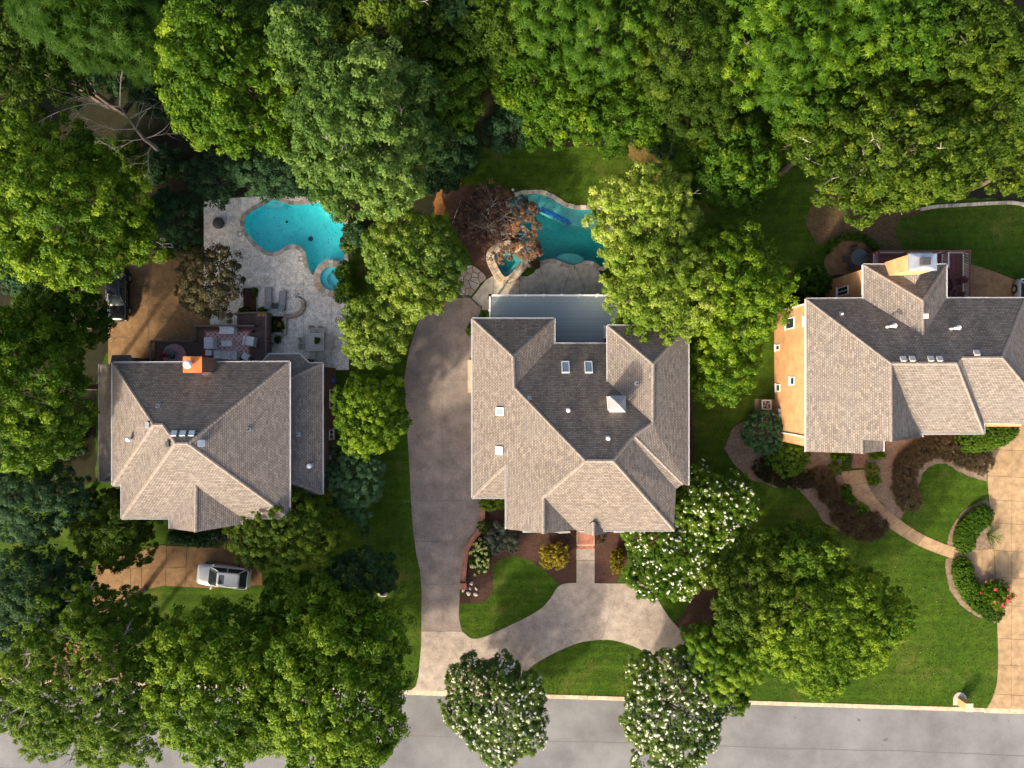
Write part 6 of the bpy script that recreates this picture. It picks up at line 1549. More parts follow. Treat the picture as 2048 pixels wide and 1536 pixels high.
# front of the left house
FRONT = 'trees in front of the left house'
tree('holly_tree', 'dense olive green holly at the front right corner of the left house', 578, 1052, 104, 84, 8.5, 7, 'olive', 44, group=FRONT, nl=20, f=.32, rc=.42, L=.2, Wd=.12, tmu=.48, cover=.9)
tree('holly_tree', 'dense olive green holly at the front left corner of the left house', 232, 1055, 78, 75, 8, 6.5, 'olive', 45, group=FRONT, nl=14, rc=.42, L=.2, Wd=.12, tmu=.44, cover=.9)
tree('spruce_tree', 'dark blue green spruce on the left edge below the left house', 85, 1005, 95, 75, 11, 8, 'blue', 46, group=FRONT, nl=16, rc=.45, L=.26, Wd=.10, tmu=.55)
tree('spruce_tree', 'dark green spruce lower on the left edge above the wispy tree', 80, 1165, 100, 75, 11, 8, 'deep', 47, group=FRONT, nl=16, rc=.5, L=.28, Wd=.12, tmu=.55)
tree('willow_oak', 'wispy thinning tree with bare grey twigs in the lower left corner', 172, 1355, 178, 160, 13, 9, 'mid', 48, group=FRONT, nl=34, f=.22, rc=.42, L=.28, Wd=.11, fc=1.25, tmu=.66, twigs=110, bark=BARKP, cover=.7)
tree('willow_oak', 'thin leafy branch tree over the lower left driveway mouth', 215, 1222, 110, 55, 9, 6, 'mid', 49, group=FRONT, nl=14, f=.25, rc=.4, L=.28, Wd=.12, fc=1.15, tmu=.62, twigs=25, bark=BARKP)
tree('maple_tree', 'big bright green maple at the street left of the grey driveway', 672, 1368, 158, 172, 13, 10, 'bright', 50, group=FRONT, nl=34, f=.27, tmu=.54, fc=1.2, twigs=5)
tree('maple_tree', 'big bright green maple beside the parked silver car', 462, 1360, 140, 158, 13, 10, 'bright', 51, group=FRONT, nl=30, f=.28, tmu=.54, fc=1.2, twigs=5)
tree('maple_tree', 'smaller green maple between the silver car and the round holly', 600, 1198, 80, 56, 8.5, 6.5, 'mid', 52, group=FRONT, nl=14, tmu=.55)
# middle lot
ML = 'trees on the middle lot'
tree('river_birch', 'pale yellow green tree overhanging the teal pool', 1290, 435, 115, 90, 11, 8, 'pale', 53, group=ML, nl=22, f=.32, rc=.5, L=.28, Wd=.15, tmu=.60, twigs=6, bark=BARKP)
tree('river_birch', 'yellow green tree touching the back corner of the middle house', 1320, 580, 118, 105, 12, 9, 'pale', 54, group=ML, nl=24, f=.32, rc=.5, L=.28, Wd=.15, tmu=.42, twigs=6)
tree('river_birch', 'bright green tree on the lawn between middle and right houses', 1460, 588, 104, 122, 12, 10, 'bright', 55, group=ML, nl=26, f=.31, rc=.52, L=.28, Wd=.15, tmu=.56, twigs=4)
tree('river_birch', 'bright green lower tree beside the east eave of the middle house', 1440, 730, 72, 75, 9, 7, 'bright', 56, group=ML, nl=14, rc=.5, L=.28, Wd=.15, tmu=.60)
FL = (520, .26, PETAL)
CM = 'white flowering crepe myrtles'
tree('crepe_myrtle', 'white flowering crepe myrtle at the kerb beside the driveway mouth', 992, 1412, 95, 102, 6.5, 5, 'myrtle', 57, group=CM, nl=16, f=.36, rc=.36, L=.2, Wd=.11, tmu=.7, fc=1.9, cover=.85, rag=.06, flower=(640, .135, PETAL))
tree('crepe_myrtle', 'white flowering crepe myrtle at the kerb right of the island lawn', 1342, 1425, 103, 116, 6.5, 5, 'myrtle', 58, group=CM, nl=18, f=.36, rc=.36, L=.2, Wd=.11, tmu=.7, fc=1.9, cover=.85, rag=.06, flower=(880, .14, PETAL))
tree('crepe_myrtle', 'white flowering crepe myrtle at the front corner of the middle house', 1338, 1096, 98, 90, 6.5, 5, 'mid', 59, group=CM, nl=16, f=.36, rc=.36, L=.2, Wd=.11, tmu=.60, fc=1.8, cover=.85, rag=.06, flower=(520, .12, PETAL))
tree('crepe_myrtle', 'white flowering crepe myrtle behind the one at the house corner', 1412, 1020, 84, 92, 6.5, 5, 'mid', 60, group=CM, nl=14, f=.36, rc=.36, L=.2, Wd=.11, tmu=.60, fc=1.8, cover=.85, rag=.06, flower=(460, .12, PETAL))
FR = 'trees on the right front lawn'
tree('magnolia_tree', 'dark olive magnolia between crepe myrtle and bright maple', 1505, 1185, 88, 98, 9, 7, 'olive', 62, group=FR, nl=18, rc=.45, L=.28, Wd=.14, tmu=.40, lsd=.30)
tree('maple_tree', 'bright yellow green maple on the right front lawn', 1650, 1240, 145, 125, 10, 8, 'bright', 63, group=FR, nl=30, f=.28, rc=.42, L=.26, Wd=.14, tmu=.56)
tree('maple_tree', 'darker green maple top behind the bright maple', 1595, 1110, 82, 62, 8.5, 7, 'mid', 64, group=FR, nl=14, rc=.48, tmu=.62)
tree('chestnut_tree', 'bright star leaved small tree above the right kerb myrtle', 1432, 1312, 70, 78, 7, 6, 'bright', 65, group=FR, nl=14, style='star', L=.36, Wd=.12, rc=.5, tmu=.46)
tree('shrub_oak', 'small dark green tree at the kerb right of the crepe myrtle', 1470, 1398, 28, 24, 3.5, 3, 'mid', 66, group=FR, nl=8, rc=.3, L=.2, Wd=.12, r0=.08)
# dying maple by the teal pool
def dying_maple():
    rng = np.random.default_rng(77); t = thing('dying_maple', 'dying brown leaved maple leaning over the teal pool and spa', 'tree', P(985,455), 0, ML)
    lobes = []
    for u, v, r, z in ((955,420,34,2.6),(985,405,34,3.0),(1010,430,36,3.4),(975,455,38,3.2),(1015,470,34,3.2),(945,450,30,2.4),(1045,450,26,3.2),(1050,490,24,2.9),(1000,495,30,2.8),(1025,410,26,2.8),(1062,425,14,2.8),(1070,505,12,2.7)):
        p = P(u, v, z); lobes.append(((p.x, p.y, z), (r/S, r/S, .65)))
    rim = [l for l in lobes if l[0][0] > P(1035,0,3).x]
    foliage('crown', t, lobes, 'brown', 77, .3, .16, .10, .6, .95, 'leaf', .40, core=False, tsd=.12)
    foliage('outer_leaves', t, rim, 'brown', 78, .3, .18, .11, .4, .8, 'leaf', .78, core=False)
    b = MB(); base = P(982,458); s0 = base+Vector((0,0,.8)); b.tube([base, s0], [.16,.13], 7)
    for (p, r) in lobes:
        p = Vector(p); k = s0.lerp(p, .5)+Vector((rng.uniform(-.3,.3), rng.uniform(-.3,.3), .3)); b.tube([s0, k, p], [.08,.05,.02], 5, False)
        for i in range(16):
            d = Vector(sph(rng, 1, -.1)[0]); m_ = k.lerp(p, rng.uniform(.3,1)); e = p+Vector((d.x*r[0], d.y*r[1], d.z*r[2]))*rng.uniform(.8,1.2); b.tube([m_, m_.lerp(e, .5)+Vector((0,0,.1)), e], [.022,.014,.005], 3, False)
    b.build('branches', BARKP, t)
dying_maple()
# bare trunk leaning out of the wood
def dead_tree():
    rng = np.random.default_rng(5); t = thing('dead_tree', 'bare grey leaning tree with spreading leafless branches in the dark wood', 'tree', P(362,340)); b = MB()
    A_ = [P(362,340,0), P(335,318,1.8), P(305,290,3.6), P(288,278,4.6), P(272,258,6.2), P(258,238,8.2), P(240,214,10.5)]
    b.tube(A_, [.20,.19,.17,.14,.10,.07,.03], 8)
    def br(p, d, L, r, lv):
        q = p; pts = [p]
        for i in range(4):
            d = (d+Vector((rng.uniform(-.35,.35), rng.uniform(-.35,.35), rng.uniform(-.2,.25)))).normalized(); q = q+d*L/4; pts.append(q)
            if lv and rng.random() < .85: br(q, (d+Vector((rng.uniform(-.9,.9), rng.uniform(-.9,.9), rng.uniform(-.3,.3)))).normalized(), L*rng.uniform(.45,.7), r*.5, lv-1)
        b.tube(pts, [r*(1-.2*i) for i in range(5)], 5, False)
    for i, (dx, dy) in ((3,(1,.3)),(4,(1,.8)),(4,(-1,-.2)),(5,(1,.4)),(5,(-.8,.6)),(6,(-1,.3)),(6,(.2,1)),(3,(-1,-.3)),(2,(-.6,-1))): br(A_[i], Vector((dx,dy,.25)).normalized(), rng.uniform(2.6,4.4), .055, 3 if i > 3 else 2)
    b.build('trunk', BARKP, t)
dead_tree()
# understorey along the wood
USH = 'understorey bushes in the wood'
for i, (u, v, r, lab) in enumerate(((215,150,50,'shaded bush under the bare branches, upper one'),(240,320,55,'shaded bush under the bare branches, lower one'),(400,250,45,'shaded bush between dead tree and tall bright tree'),(330,330,40,'shaded bush at the foot of the leaning bare trunk'),(300,440,40,'shaded bush left of the blue green conifer'),(650,375,40,'shaded bush behind the rock edging of the kidney pool'),(880,360,40,'shaded bush beside the orange pine straw'),(960,140,45,'shaded bush in the gap left of the bright trees'),(1300,170,45,'shaded bush below the drooping star leaved tree'),(1330,285,40,'shaded bush at the right end of the back lawn'),(1560,260,45,'shaded bush beside the dark lawn strip'),(1700,170,50,'shaded bush between star leaved tree and oaks'),(1880,200,50,'shaded bush between the right hand oaks'),(30,250,55,'shaded bush on the left edge above the bright tree'),(60,560,50,'shaded bush on the left edge below the bright tree'),(720,470,26,'shaded bush between the kidney pool and dense magnolia'),(450,20,50,'shaded bush at the top edge beside the tall bright tree'),(560,40,50,'shaded bush at the top edge beside the pale tree'),(1030,120,45,'shaded bush between the bright tree and star leaved tree'),(60,925,62,'shaded bush on the left edge beside the left house corner'),(10,1250,60,'shaded bush on the left edge above the wispy tree'),(130,880,45,'shaded bush between the left edge tree and the side roof'))):
    shrub('understorey_bush', lab, u, v, r, r*.85, 3.2, ('deep','mid','blue')[i % 3], 400+i, 'bush', USH, rc=.5, L=.28, Wd=.17, nl=7, tmu=.5, cover=.7)
# columnar conifers and shrubs by the round spa
for i, (u, v, r, h, lab) in enumerate(((689,545,19,2.6,'upper of two clipped conifers beside the round spa'),(693,583,26,3.0,'lower and larger of two clipped conifers beside the round spa'))):
    shrub('clipped_conifer', lab, u, v, r, r*1.05, h, 'bright', 430+i, 'conifer', 'conifers by the round spa', rc=.2, L=.12, Wd=.06, nl=6, f=.45, tmu=.3)
shrub('broadleaf_shrub', 'glossy shrub on the right edge of the kidney pool', 697, 489, 19, 22, 1.6, 'gloss', 433, tmu=.5)
SM = 'small plants by the pebble patio'
shrub('leafy_plant', 'bright green plant at the foot of the planter bed, left', 487, 622, 10, 8, .8, 'bright', 434, 'plant', SM, rc=.14, L=.12, Wd=.07, nl=4, tmu=.3)
shrub('leafy_plant', 'bright green plant against the deck rail near the loungers', 524, 620, 9, 7, .9, 'bright', 435, 'plant', SM, rc=.14, L=.12, Wd=.07, nl=4, tmu=.45)
shrub('leafy_plant', 'thin green strip plant on the right side of the planter bed', 511, 585, 4, 12, .6, 'mid', 436, 'plant', SM, rc=.12, L=.12, Wd=.07, nl=3)
shrub('leafy_plant', 'dark plant with yellow tips in the walled planter', 556, 650, 13, 14, .7, 'deep', 437, 'plant', SM, rc=.16, L=.14, Wd=.07, nl=5, base=.2)
shrub('leafy_plant', 'yellow green tuft in the walled planter', 560, 650, 4, 4, 1.1, 'gold', 438, 'plant', SM, rc=.08, L=.1, Wd=.05, nl=3, base=.2)
shrub('leafy_plant', 'small dark plant on the patio beside the deck', 555, 679, 7, 7, .7, 'deep', 439, 'plant', SM, rc=.12, L=.14, Wd=.07, nl=4)
shrub('table_plant', 'leafy centrepiece on the square metal dining table', 634, 681, 6.5, 6.5, .45, 'bright', 440, 'plant', None, rc=.10, L=.1, Wd=.06, nl=4, base=.74, tmu=.3)
for i, (u, v) in enumerate(((376,492),(332,509),(350,509),(370,509))):
    shrub('clipped_ball', ('clipped green ball right of the white metal frames','leftmost clipped ball in the row below the white frames','middle clipped ball in the row below the white frames','rightmost clipped ball in the row below the white frames')[i], u, v, 9, 9, .9, 'mid', 441+i, 'shrub', 'clipped balls beside the upper left driveway', rc=.13, L=.09, Wd=.06, nl=0, tmu=.4)
# front bed of the middle house
FB = 'shrubs in the middle front bed'
shrub('golden_shrub', 'round golden yellow shrub in the mulch left of the front walk', 1109, 1111, 31, 28, 1.5, 'gold', 450, group=FB, rc=.2, L=.12, Wd=.07, nl=10, tmu=.45, cover=.7)
shrub('golden_shrub', 'narrow yellow green shrub right of the front walk', 1233, 1123, 15, 30, 1.3, 'gold', 451, group=FB, rc=.18, L=.12, Wd=.07, nl=8, tmu=.15)
shrub('hydrangea', 'hydrangea with pale lime blooms beside the brick garden wall', 962, 1112, 20, 36, 1.2, 'mid', 452, group=FB, rc=.2, L=.16, Wd=.10, nl=9, tmu=.35, flower=(120, .17, LIMEP))
shrub('grey_shrub', 'airy silver grey shrub below the corner of the middle house', 1004, 1077, 34, 36, 1.7, 'grey', 453, group=FB, rc=.26, L=.12, Wd=.05, nl=11, tmu=.35, fc=.8)
shrub('clipped_ball', 'small clipped ball overlapping the brick garden wall', 967.5, 1053, 12, 13, 1.1, 'mid', 454, group=FB, rc=.13, L=.09, Wd=.06, nl=0, tmu=.35)
shrub('leafy_shrub', 'yellow green shrub under the front left eave of the middle house', 986, 1006, 28, 13, 1.6, 'mid', 455, group=FB, rc=.2, L=.16, Wd=.09, nl=7, tmu=.6)
shrub('leafy_shrub', 'small bright shrub against the west wall by the driveway', 939, 661, 6, 12, 1.6, 'mid', 456, group=FB, rc=.16, L=.12, Wd=.08, nl=3, tmu=.45)
shrub('dark_shrub', 'dark maroon shrub at the edge of the teal pool coping', 1070, 527, 11, 12, .8, 'maroon', 457, group=None, rc=.14, L=.12, Wd=.05, nl=5, style='tuft')
shrub('dry_groundcover', 'dry tan groundcover beside the brick porch, left', 1135, 1072, 14, 12, .35, 'bronze', 458, group='dry plants by the porch', rc=.1, L=.1, Wd=.04, nl=5, core=False, fc=.5)
shrub('dry_groundcover', 'dry tan groundcover beside the brick porch, right', 1203, 1075, 11, 14, .35, 'bronze', 459, group='dry plants by the porch', rc=.1, L=.1, Wd=.04, nl=5, core=False, fc=.5)
# right lot shrubs
RS = 'shrubs round the right house'
shrub('clipped_shrub', 'large round clipped blue green shrub beside the air conditioners', 1530, 864, 43, 42, 2.2, 'clip', 460, group=RS, rc=.2, L=.12, Wd=.08, nl=0, tmu=.55, cover=1.5, fc=1.5)
shrub('leafy_shrub', 'round bright green shrub at the front corner of the right house', 1578, 916, 45, 42, 1.9, 'mid', 461, group=RS, rc=.24, L=.16, Wd=.10, nl=10, tmu=.62)
shrub('leafy_shrub', 'bright green shrub left of the round patio against the brick wall', 1622, 562, 38, 34, 2.2, 'bright', 462, group=RS, rc=.26, L=.16, Wd=.1, nl=10, tmu=.22)
shrub('boxwood', 'small tan topped round boxwood left of the entrance steps', 1671, 938, 13, 13, .8, 'olive', 463, group=RS, rc=.13, L=.08, Wd=.05, nl=0, tmu=.65)
shrub('boxwood', 'small tan topped round boxwood right of the entrance steps', 1745, 939, 13, 13, .8, 'olive', 464, group=RS, rc=.13, L=.08, Wd=.05, nl=0, tmu=.65)
shrub('leafy_shrub', 'bright shrub under the front eave left of the entrance steps', 1676, 912, 18, 8, 1.0, 'bright', 465, group=RS, rc=.16, L=.12, Wd=.08, nl=5, tmu=.35)
shrub('leafy_shrub', 'bright shrub under the front eave right of the entrance steps', 1752, 910, 18, 10, 1.0, 'bright', 466, group=RS, rc=.16, L=.12, Wd=.08, nl=5, tmu=.35)
shrub('leafy_shrub', 'small leafy shrub below the right boxwood', 1748, 961, 14, 12, .8, 'mid', 467, group=RS, rc=.15, L=.14, Wd=.08, nl=5, tmu=.6)
shrub('leafy_shrub', 'bright green shrub on the left edge of the walkway, upper', 1690, 982, 13, 14, .9, 'bright', 468, group=RS, rc=.16, L=.14, Wd=.08, nl=5, tmu=.35)
shrub('leafy_shrub', 'bright green shrub on the left edge of the walkway, middle', 1698, 1001, 14, 14, .9, 'bright', 469, group=RS, rc=.16, L=.14, Wd=.08, nl=5, tmu=.35)
shrub('leafy_shrub', 'bright green shrub on the left edge of the walkway, lower', 1721, 1018, 16, 13, .9, 'bright', 470, group=RS, rc=.16, L=.14, Wd=.08, nl=5, tmu=.25)
hedge('barberry_bed', 'dark maroon barberry mass below the curve of the walkway', [(1685,1025),(1705,1045),(1730,1055),(1748,1052)], 52, .8, 'maroon', 471, 'shrub', 'maroon barberry masses', rc=.24, L=.16, Wd=.03, style='tuft', cover=.55)
hedge('barberry_bed', 'dark maroon barberry mass left of the walkway top', [(1640,955),(1655,975),(1662,995)], 40, .8, 'maroon', 472, 'shrub', 'maroon barberry masses', rc=.24, L=.16, Wd=.03, style='tuft', cover=.5)
hedge('barberry_bed', 'dark maroon barberry mass curving round the small front lawn', [(1818,1000),(1808,970),(1812,935),(1835,908),(1870,892),(1905,900),(1940,915),(1962,925)], 44, .85, 'maroon', 473, 'shrub', 'maroon barberry masses', rc=.24, L=.16, Wd=.03, style='tuft', cover=.55)
hedge('barberry_bed', 'olive brown low shrubs under the two round shrubs', [(1525,935),(1545,950),(1580,960),(1615,958)], 34, .6, 'bronze', 474, 'shrub', 'maroon barberry masses', rc=.18, L=.12, Wd=.04, style='tuft', cover=.7)
hedge('clipped_hedge', 'dense clipped hedge at the front right corner of the house beside the driveway', [(1935,880),(1965,875),(1995,865),(2010,852)], 52, 1.3, 'mid', 475, 'hedge', 'clipped hedges by the tan driveway', tmu=.40)
hedge('clipped_hedge', 'clipped kidney shaped hedge above the end of the walkway', [(1965,1032),(1953,1040),(1941,1052),(1932,1068),(1929,1085)], 42, .75, 'bright', 476, 'hedge', 'clipped hedges by the tan driveway', tmu=.12)
hedge('clipped_hedge', 'clipped comma shaped hedge below the end of the walkway', [(1924,1134),(1927,1152),(1934,1172),(1948,1192),(1968,1210),(1986,1224)], 40, .75, 'bright', 477, 'hedge', 'clipped hedges by the tan driveway', tmu=.12)
hedge('leafy_border', 'low leafy groundcover bordering the round patio', [(1655,500),(1675,480),(1702,472),(1730,478),(1750,495),(1760,515)], 15, .4, 'mid', 478, 'border', None, rc=.16, L=.14, Wd=.09, tmu=.45, fc=.8)
hedge('leafy_border', 'dark groundcover along the front wall of the left house', [(345,1075),(375,1080),(405,1082),(430,1075)], 22, .5, 'deep', 479, 'border', None, rc=.18, L=.14, Wd=.09, tmu=.4)
def spiky(name, label, u, v, n, L_, h, m, seed, lean=(.0,.0), flower=None):
    rng = np.random.default_rng(seed); c = P(u, v); t = thing(name, label, 'plant', (c.x, c.y, 0), 0, None)
    k = 7; pos = []; tan = []; nor = []; Ls = []
    for i in range(n):
        d = Vector(sph(rng, 1, .15)[0])+Vector((lean[0], lean[1], .25)); d.normalize(); l = L_*rng.uniform(.6,1.15)
        p = Vector((c.x, c.y, .05))+Vector((rng.uniform(-.12,.12), rng.uniform(-.12,.12), 0))
        for j in range(k):
            dd = (d+Vector((0,0,-.9*(j/k)**2))).normalized(); p2 = p+dd*l/k
            nn = dd.cross(Vector((-dd.y, dd.x, .01))).normalized(); pos.append((p+p2)/2); tan.append(dd); nor.append(nn if nn.z > 0 else -nn); Ls.append(l/k*1.2); p = p2
    m_ = len(pos); rng2 = np.random.default_rng(seed+1)
    leaf_mesh('leaves', np.array(pos), np.array(nor), np.array(tan), np.array(Ls), np.full(m_, .045), np.clip(rng2.normal(.5,.2,m_),0,1), LEAF[m], t, .02)
    b = MB()
    for i in range(6):
        d = Vector(sph(rng, 1, .4)[0])+Vector((lean[0], lean[1], .5)); b.tube([(c.x,c.y,0), Vector((c.x,c.y,0))+d*L_*.7], [.02,.008], 4)
    b.build('stems', LEAF['gold'] and BARKP, t)
    if flower:
        C_ = np.array([pos[i] for i in rng.integers(0, m_, 40)]); O_ = sph(rng, 40, .3); blossoms(t, C_, O_, np.full(40, .1), rng, flower[0], flower[1], flower[2], 8)
    return t
spiky('crinum_plant', 'strappy arching plant spilling onto the tan driveway beside the upper hedge', 1975, 1069, 70, 1.3, 1.0, 'mid', 480, (.35,-.05))
shrub('oleander', 'pink flowered oleander beside the lower hedge at the tan driveway', 1992, 1186, 30, 27, 1.9, 'mid', 481, 'shrub', None, rc=.3, L=.36, Wd=.045, nl=9, style='tuft', tmu=.45, cover=.45, flower=(34, .15, PINKP))
shrub('spiky_bush', 'low grey bush with bare twigs beside the parked silver car', 440, 1072, 14, 12, .9, 'grey', 482, 'shrub', None, rc=.16, L=.12, Wd=.05, nl=5, tmu=.2)
shrub('hazy_bush', 'small hazy blue green bush on the shaded lawn left of the driveway', 728, 1066, 13, 14, 1.1, 'blue', 483, 'shrub', None, rc=.18, L=.12, Wd=.04, nl=6, fc=.6, tmu=.9, core=False)
rock('lawn_boulder', P(766,1188,.1), (.32,.55,.35), 55, GSTONES[4], None, .6, 'grey boulder beside the small dull green tree', 'boulder')
rock('lawn_boulder', P(1262,396,.1), (.5,.4,.4), 56, STONES[5], None, .6, 'pale boulder half hidden by the pale tree near the pool', 'boulder')

# short grass on the open lawns, nobody could count it
def grass():
    rng = np.random.default_rng(11); lawns = [W2(q) for q in ([(1500,960),(1640,1040),(1720,1085),(1890,1120),(1990,1240),(1992,1390),(1975,1412),(1440,1396),(1380,1200),(1480,1000)], [(918,1208),(985,1120),(1040,1112),(1120,1165),(1100,1200),(960,1278),(920,1250)], [(1060,1335),(1150,1288),(1230,1281),(1320,1335),(1330,1392),(1050,1388)], [(760,890),(820,950),(842,1150),(838,1340),(820,1380),(780,1300),(740,1060)], [(930,300),(1330,300),(1330,400),(1180,412),(1090,384),(950,370)], [(1815,935),(1975,965),(1975,1000),(1890,1090),(1800,1045)], [(1800,425),(2048,415),(2048,560),(1930,522),(1815,520)], [(1385,780),(1450,800),(1470,860),(1450,930),(1500,985),(1390,960)], [(1230,1165),(1290,1170),(1350,1250),(1400,1180),(1350,1140)])]
    banned = [DV, DV2, WK, TD, MBED, POOL_M, BK]+[[(w[0], w[1]) for w in q] for q in BEDS]
    pts = []
    for poly in lawns:
        xs = [q[0] for q in poly]; ys = [q[1] for q in poly]; n = int(min(34000, 42*abs(area(poly))))
        q = np.stack([rng.uniform(min(xs), max(xs), n), rng.uniform(min(ys), max(ys), n)], 1)
        def ins(q, poly):
            r = np.zeros(len(q), bool); m = len(poly)
            for i in range(m):
                (x0, y0), (x1, y1) = poly[i], poly[(i+1) % m]
                if y0 == y1: continue
                r ^= ((y0 > q[:,1]) != (y1 > q[:,1])) & (q[:,0] < (x1-x0)*(q[:,1]-y0)/(y1-y0)+x0)
            return r
        keep = ins(q, poly)
        for b_ in banned: keep &= ~ins(q, b_)
        pts.append(q[keep])
    q = np.concatenate(pts); n = len(q); t = thing('grass', 'short mown grass blades covering the lawns', 'grass'); t['kind'] = 'stuff'
    tan = nrmz(sph(rng, n, .2)); nor = nrmz(np.cross(tan, sph(rng, n))); L = rng.uniform(.07, .14, n); pos = np.concatenate([q, np.full((n, 1), .03)], 1)
    o = leaf_mesh('blades', pos, nor, tan, L, L*.55, np.clip(rng.normal(.45, .22, n), 0, 1), GRASSB, t, .05); o['kind'] = 'stuff'
GRASSB = leafmat('grass_blades', three((.022,.052,.004), (.045,.088,.008), (.085,.122,.018)), .25, .8, .05)
BEDS = [W2(q) for q in ([(1613,850),(1499.6,836),(1466,856),(1448,896),(1466,926),(1499.6,959),(1549,974),(1599,979),(1626,1012),(1645.7,1042),(1675.6,1062),(1718.7,1077),(1755,1072),(1768,1052),(1683,870)], [(1726,870),(1728,941),(1775,1019),(1800,1038),(1831,1006),(1835,979),(1845,946),(1865,929),(1891,926),(1918,943),(1948,956),(1974,962),(1972,840)], [(1974,1000),(1930,1020),(1905,1050),(1896,1080),(1897,1094),(1987,1098),(1984,1020)], [(1893,1118),(1893,1150),(1900,1180),(1920,1208),(1945,1228),(1970,1238),(1994,1243),(1991,1150),(1930,1118)], [(1352,1252),(1385,1195),(1412,1172),(1440,1190),(1440,1250),(1390,1290)])]
grass()
rg = random.Random(44); b = MB()
for i in range(260):
    u = rg.uniform(780, 2048); off = .36+abs(rg.gauss(0, .35)); x, y = kerb_pt(u, off); r = rg.uniform(.02, .07); a_ = rg.uniform(0, 6.3); c_, s_ = math.cos(a_)*r, math.sin(a_)*r
    b.face([(x-c_,y-s_,-.112), (x+s_*.5,y-c_*.5,-.108), (x+c_,y+s_,-.112), (x-s_*.5,y+c_*.5,-.106)])
tag(b.build('gutter_debris', simple('gutter_debris', (.16,.11,.06), .9, var=.4), kind='stuff'), 'leaf crumbs along the kerb gutter of the street', 'leaves')
tag(specks('fallen_leaves', W2([(1500,1000),(1990,1150),(1990,1400),(1500,1390)]), .06, 120, 17, simple('lawn_dead_leaf', (.36,.28,.12), .9, var=.3), (.03,.07)), 'few tan leaves on the right front lawn', 'leaves')

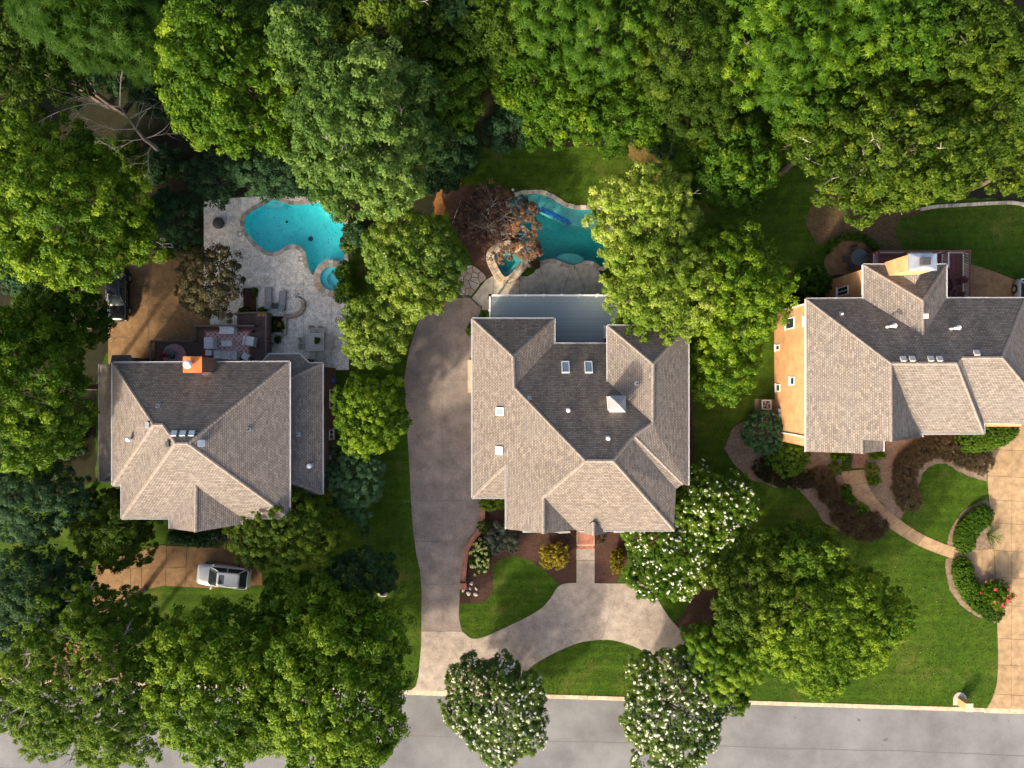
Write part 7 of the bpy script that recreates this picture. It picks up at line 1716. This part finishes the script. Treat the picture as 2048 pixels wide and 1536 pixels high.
# ------------------------------------------------------------------ cars
def rrect(x0, x1, hw, z, r, n=4, taper=0.0):
    pts = []
    for cx_, cy_, a0 in ((x1-r, hw-r, 0), (x0+r, hw-r-taper, 90), (x0+r, -hw+r+taper, 180), (x1-r, -hw+r, 270)):
        for i in range(n+1): a_ = R(a0+90*i/n); pts.append((cx_+r*math.cos(a_), cy_+r*math.sin(a_), z))
    return pts
def car(label, paint, loc, rz_, secs, cab, wheels_x, sunroof=True, rails=True, handle=GREYM, name='parked_car', wr=.36):
    t = thing(name, label, 'car', loc, rz_, None, True)
    b = MB(); rows = []
    for x, hw, zb, zt_ in secs:
        zm = zb+(zt_-zb)*.55; rows.append([(x,-hw*.94,zb),(x,-hw,zb+.12),(x,-hw,zm),(x,-hw*.965,zt_-.10),(x,-hw*.86,zt_-.02),(x,-hw*.45,zt_+.015),(x,0,zt_+.025),(x,hw*.45,zt_+.015),(x,hw*.86,zt_-.02),(x,hw*.965,zt_-.10),(x,hw,zm),(x,hw,zb+.12),(x,hw*.94,zb)])
    n = len(rows[0])
    for r_ in rows: b.v += r_
    for i in range(len(rows)-1):
        for k in range(n): j = (k+1) % n; b.f.append((i*n+k, (i+1)*n+k, (i+1)*n+j, i*n+j))
    b.f.append(tuple(range(n))); b.f.append(tuple((len(rows)-1)*n+k for k in reversed(range(n))))
    body = b.build('body', paint, t, smooth=True); md = body.modifiers.new('es', 'EDGE_SPLIT'); md.split_angle = R(50)
    (bx0, bx1, bw_, bz_), (tx0, tx1, tw, tz_) = cab
    lo = rrect(bx0, bx1, bw_, bz_, .22, 4, .05); hi = rrect(tx0, tx1, tw, tz_, .2, 4, .04)
    MB().hexa(lo, hi).build('cabin_glass', GLASS, t)
    rf_ = MB(); rf_.hexa(rrect(tx0-.02, tx1+.03, tw+.015, tz_-.02, .2, 4, .04), rrect(tx0+.12, tx1-.1, tw-.09, tz_+.055, .14, 4, .03)); ro = rf_.build('roof', paint, t)
    for sy in (-1, 1):                       # pillars and belt line
        for (xa, xb) in ((bx0+.10, tx0+.08), (bx1-.14, tx1-.1), ((bx0+bx1)/2-.05, (tx0+tx1)/2-.1)): MB().bar((xa, sy*(bw_-.02 if xa > bx0+.2 else bw_-.08), bz_), (xb, sy*(tw-.005), tz_-.01), .08, .05).build('pillar', paint, t)
        MB().bar((bx0+.25, sy*(bw_+.012), bz_+.01), (bx1-.2, sy*(bw_+.012), bz_+.01), .03, .03).build('belt_trim', GALV, t)
        if rails: MB().tube([(tx0+.2, sy*(tw-.04), tz_+.03), (tx0+.3, sy*(tw-.04), tz_+.085), (tx1-.25, sy*(tw-.04), tz_+.085), (tx1-.1, sy*(tw-.04), tz_+.03)], .018, 6).build('roof_rail', GREYM, t)
        b = MB(); b.box(bx0+.25, bx0+.40, sy*(bw_+.16)-.09, sy*(bw_+.16)+.09, bz_-.02, bz_+.12); b.build('mirror', paint, t, bevel=.03)
        for x in wheels_x:
            w = wheel(t, (x, sy*(secs[4][1]-.09), wr), wr, .22, 'y', BLACK); MB().v
            r_ = MB(); n_ = 16; yy_ = sy*(secs[4][1]+.015)
            r_.face([(x+wr*.62*math.cos(k*2*math.pi/n_), yy_, wr+wr*.62*math.sin(k*2*math.pi/n_)) for k in range(n_)][::-sy if sy == 1 else 1]); r_.build('rim', GALV, w)
            a_ = MB(); yy2 = sy*(secs[4][1]+.004)
            a_.face([(x+(wr+.06)*math.cos(k*2*math.pi/n_), yy2, wr+.02+(wr+.06)*math.sin(k*2*math.pi/n_)) for k in range(n_)]); a_.build('wheel_arch', BLACK, t)
        for x in ((bx0+bx1)/2-.25, (bx0+bx1)/2+.6): MB().box(x-.09, x+.09, sy*(secs[4][1])-.012, sy*(secs[4][1])+.02, .84, .87).build('door_handle', handle, t)
        fx = secs[1][0]; hwf = secs[1][1]; MB().box(fx-.02, fx+.22, sy*hwf*.78-.14, sy*hwf*.78+.14, secs[1][3]-.17, secs[1][3]-.03).build('headlight', SKYW, t, bevel=.03)
        rx = secs[-2][0]; MB().box(rx-.10, rx+.06, sy*secs[-2][1]*.86-.1, sy*secs[-2][1]*.86+.1, .72, .98).build('taillight', simple('tail_red_%s_%d' % (name+label[:4], sy), (.18,.02,.02), .25), t, bevel=.02)
    MB().box(secs[0][0]-.01, secs[0][0]+.05, -.42, .42, .44, .58).build('grille', BLACK, t)
    if sunroof: MB().box(tx0+.22, tx0+.68, -.40, .40, tz_+.056, tz_+.066).build('sunroof', GLASS, ro)
    MB().bar((secs[-1][0]-.06, -.25, .55), (secs[-1][0]-.06, .25, .55), .1, .14).build('number_plate', WHITE, t)
    return t
def paintm(name, c, metal=.5, rgh=.3):
    k = NT(name); k.p.inputs['Base Color'].default_value = (*c, 1); k.p.inputs['Metallic'].default_value = metal; k.p.inputs['Roughness'].default_value = rgh; k.p.inputs['Coat Weight'].default_value = .7; k.p.inputs['Coat Roughness'].default_value = .05; return k.m
SUVS = [(-2.36,.60,.42,.60),(-2.29,.78,.28,.80),(-2.08,.89,.24,.93),(-1.5,.94,.24,1.01),(-.9,.95,.24,1.06),(0,.95,.24,1.08),(1.2,.95,.24,1.10),(1.9,.94,.28,1.10),(2.26,.86,.32,1.04),(2.36,.74,.45,.86)]
SUVC = ((-1.15, 2.18, .86, 1.06), (-.25, 1.72, .66, 1.64))
car('silver sport utility vehicle parked on the lower left brown driveway', paintm('silver_paint', (.78,.80,.82), .25), P(453.5,1148,.03), R(-6.5), SUVS, SUVC, (-1.42, 1.45))
SEDS = [(-2.4,.60,.40,.55),(-2.33,.78,.26,.70),(-2.1,.87,.22,.82),(-1.5,.91,.22,.90),(-.9,.92,.22,.95),(0,.92,.22,.97),(1.2,.92,.22,.99),(1.9,.90,.25,.98),(2.3,.82,.32,.92),(2.4,.7,.45,.78)]
car('black car parked nose down under the bright left tree', paintm('black_paint', (.006,.006,.007), .2, .2), P(243.5,590,.03), R(90), SEDS, ((-1.05, 1.85, .82, .95), (-.2, 1.25, .60, 1.42)), (-1.45, 1.42), False, False)
car('silver car cut by the right edge beside the red deck', paintm('pale_blue_silver_paint', (.55,.62,.68)), P(2044,612,.03), R(90), SUVS, SUVC, (-1.42, 1.45))
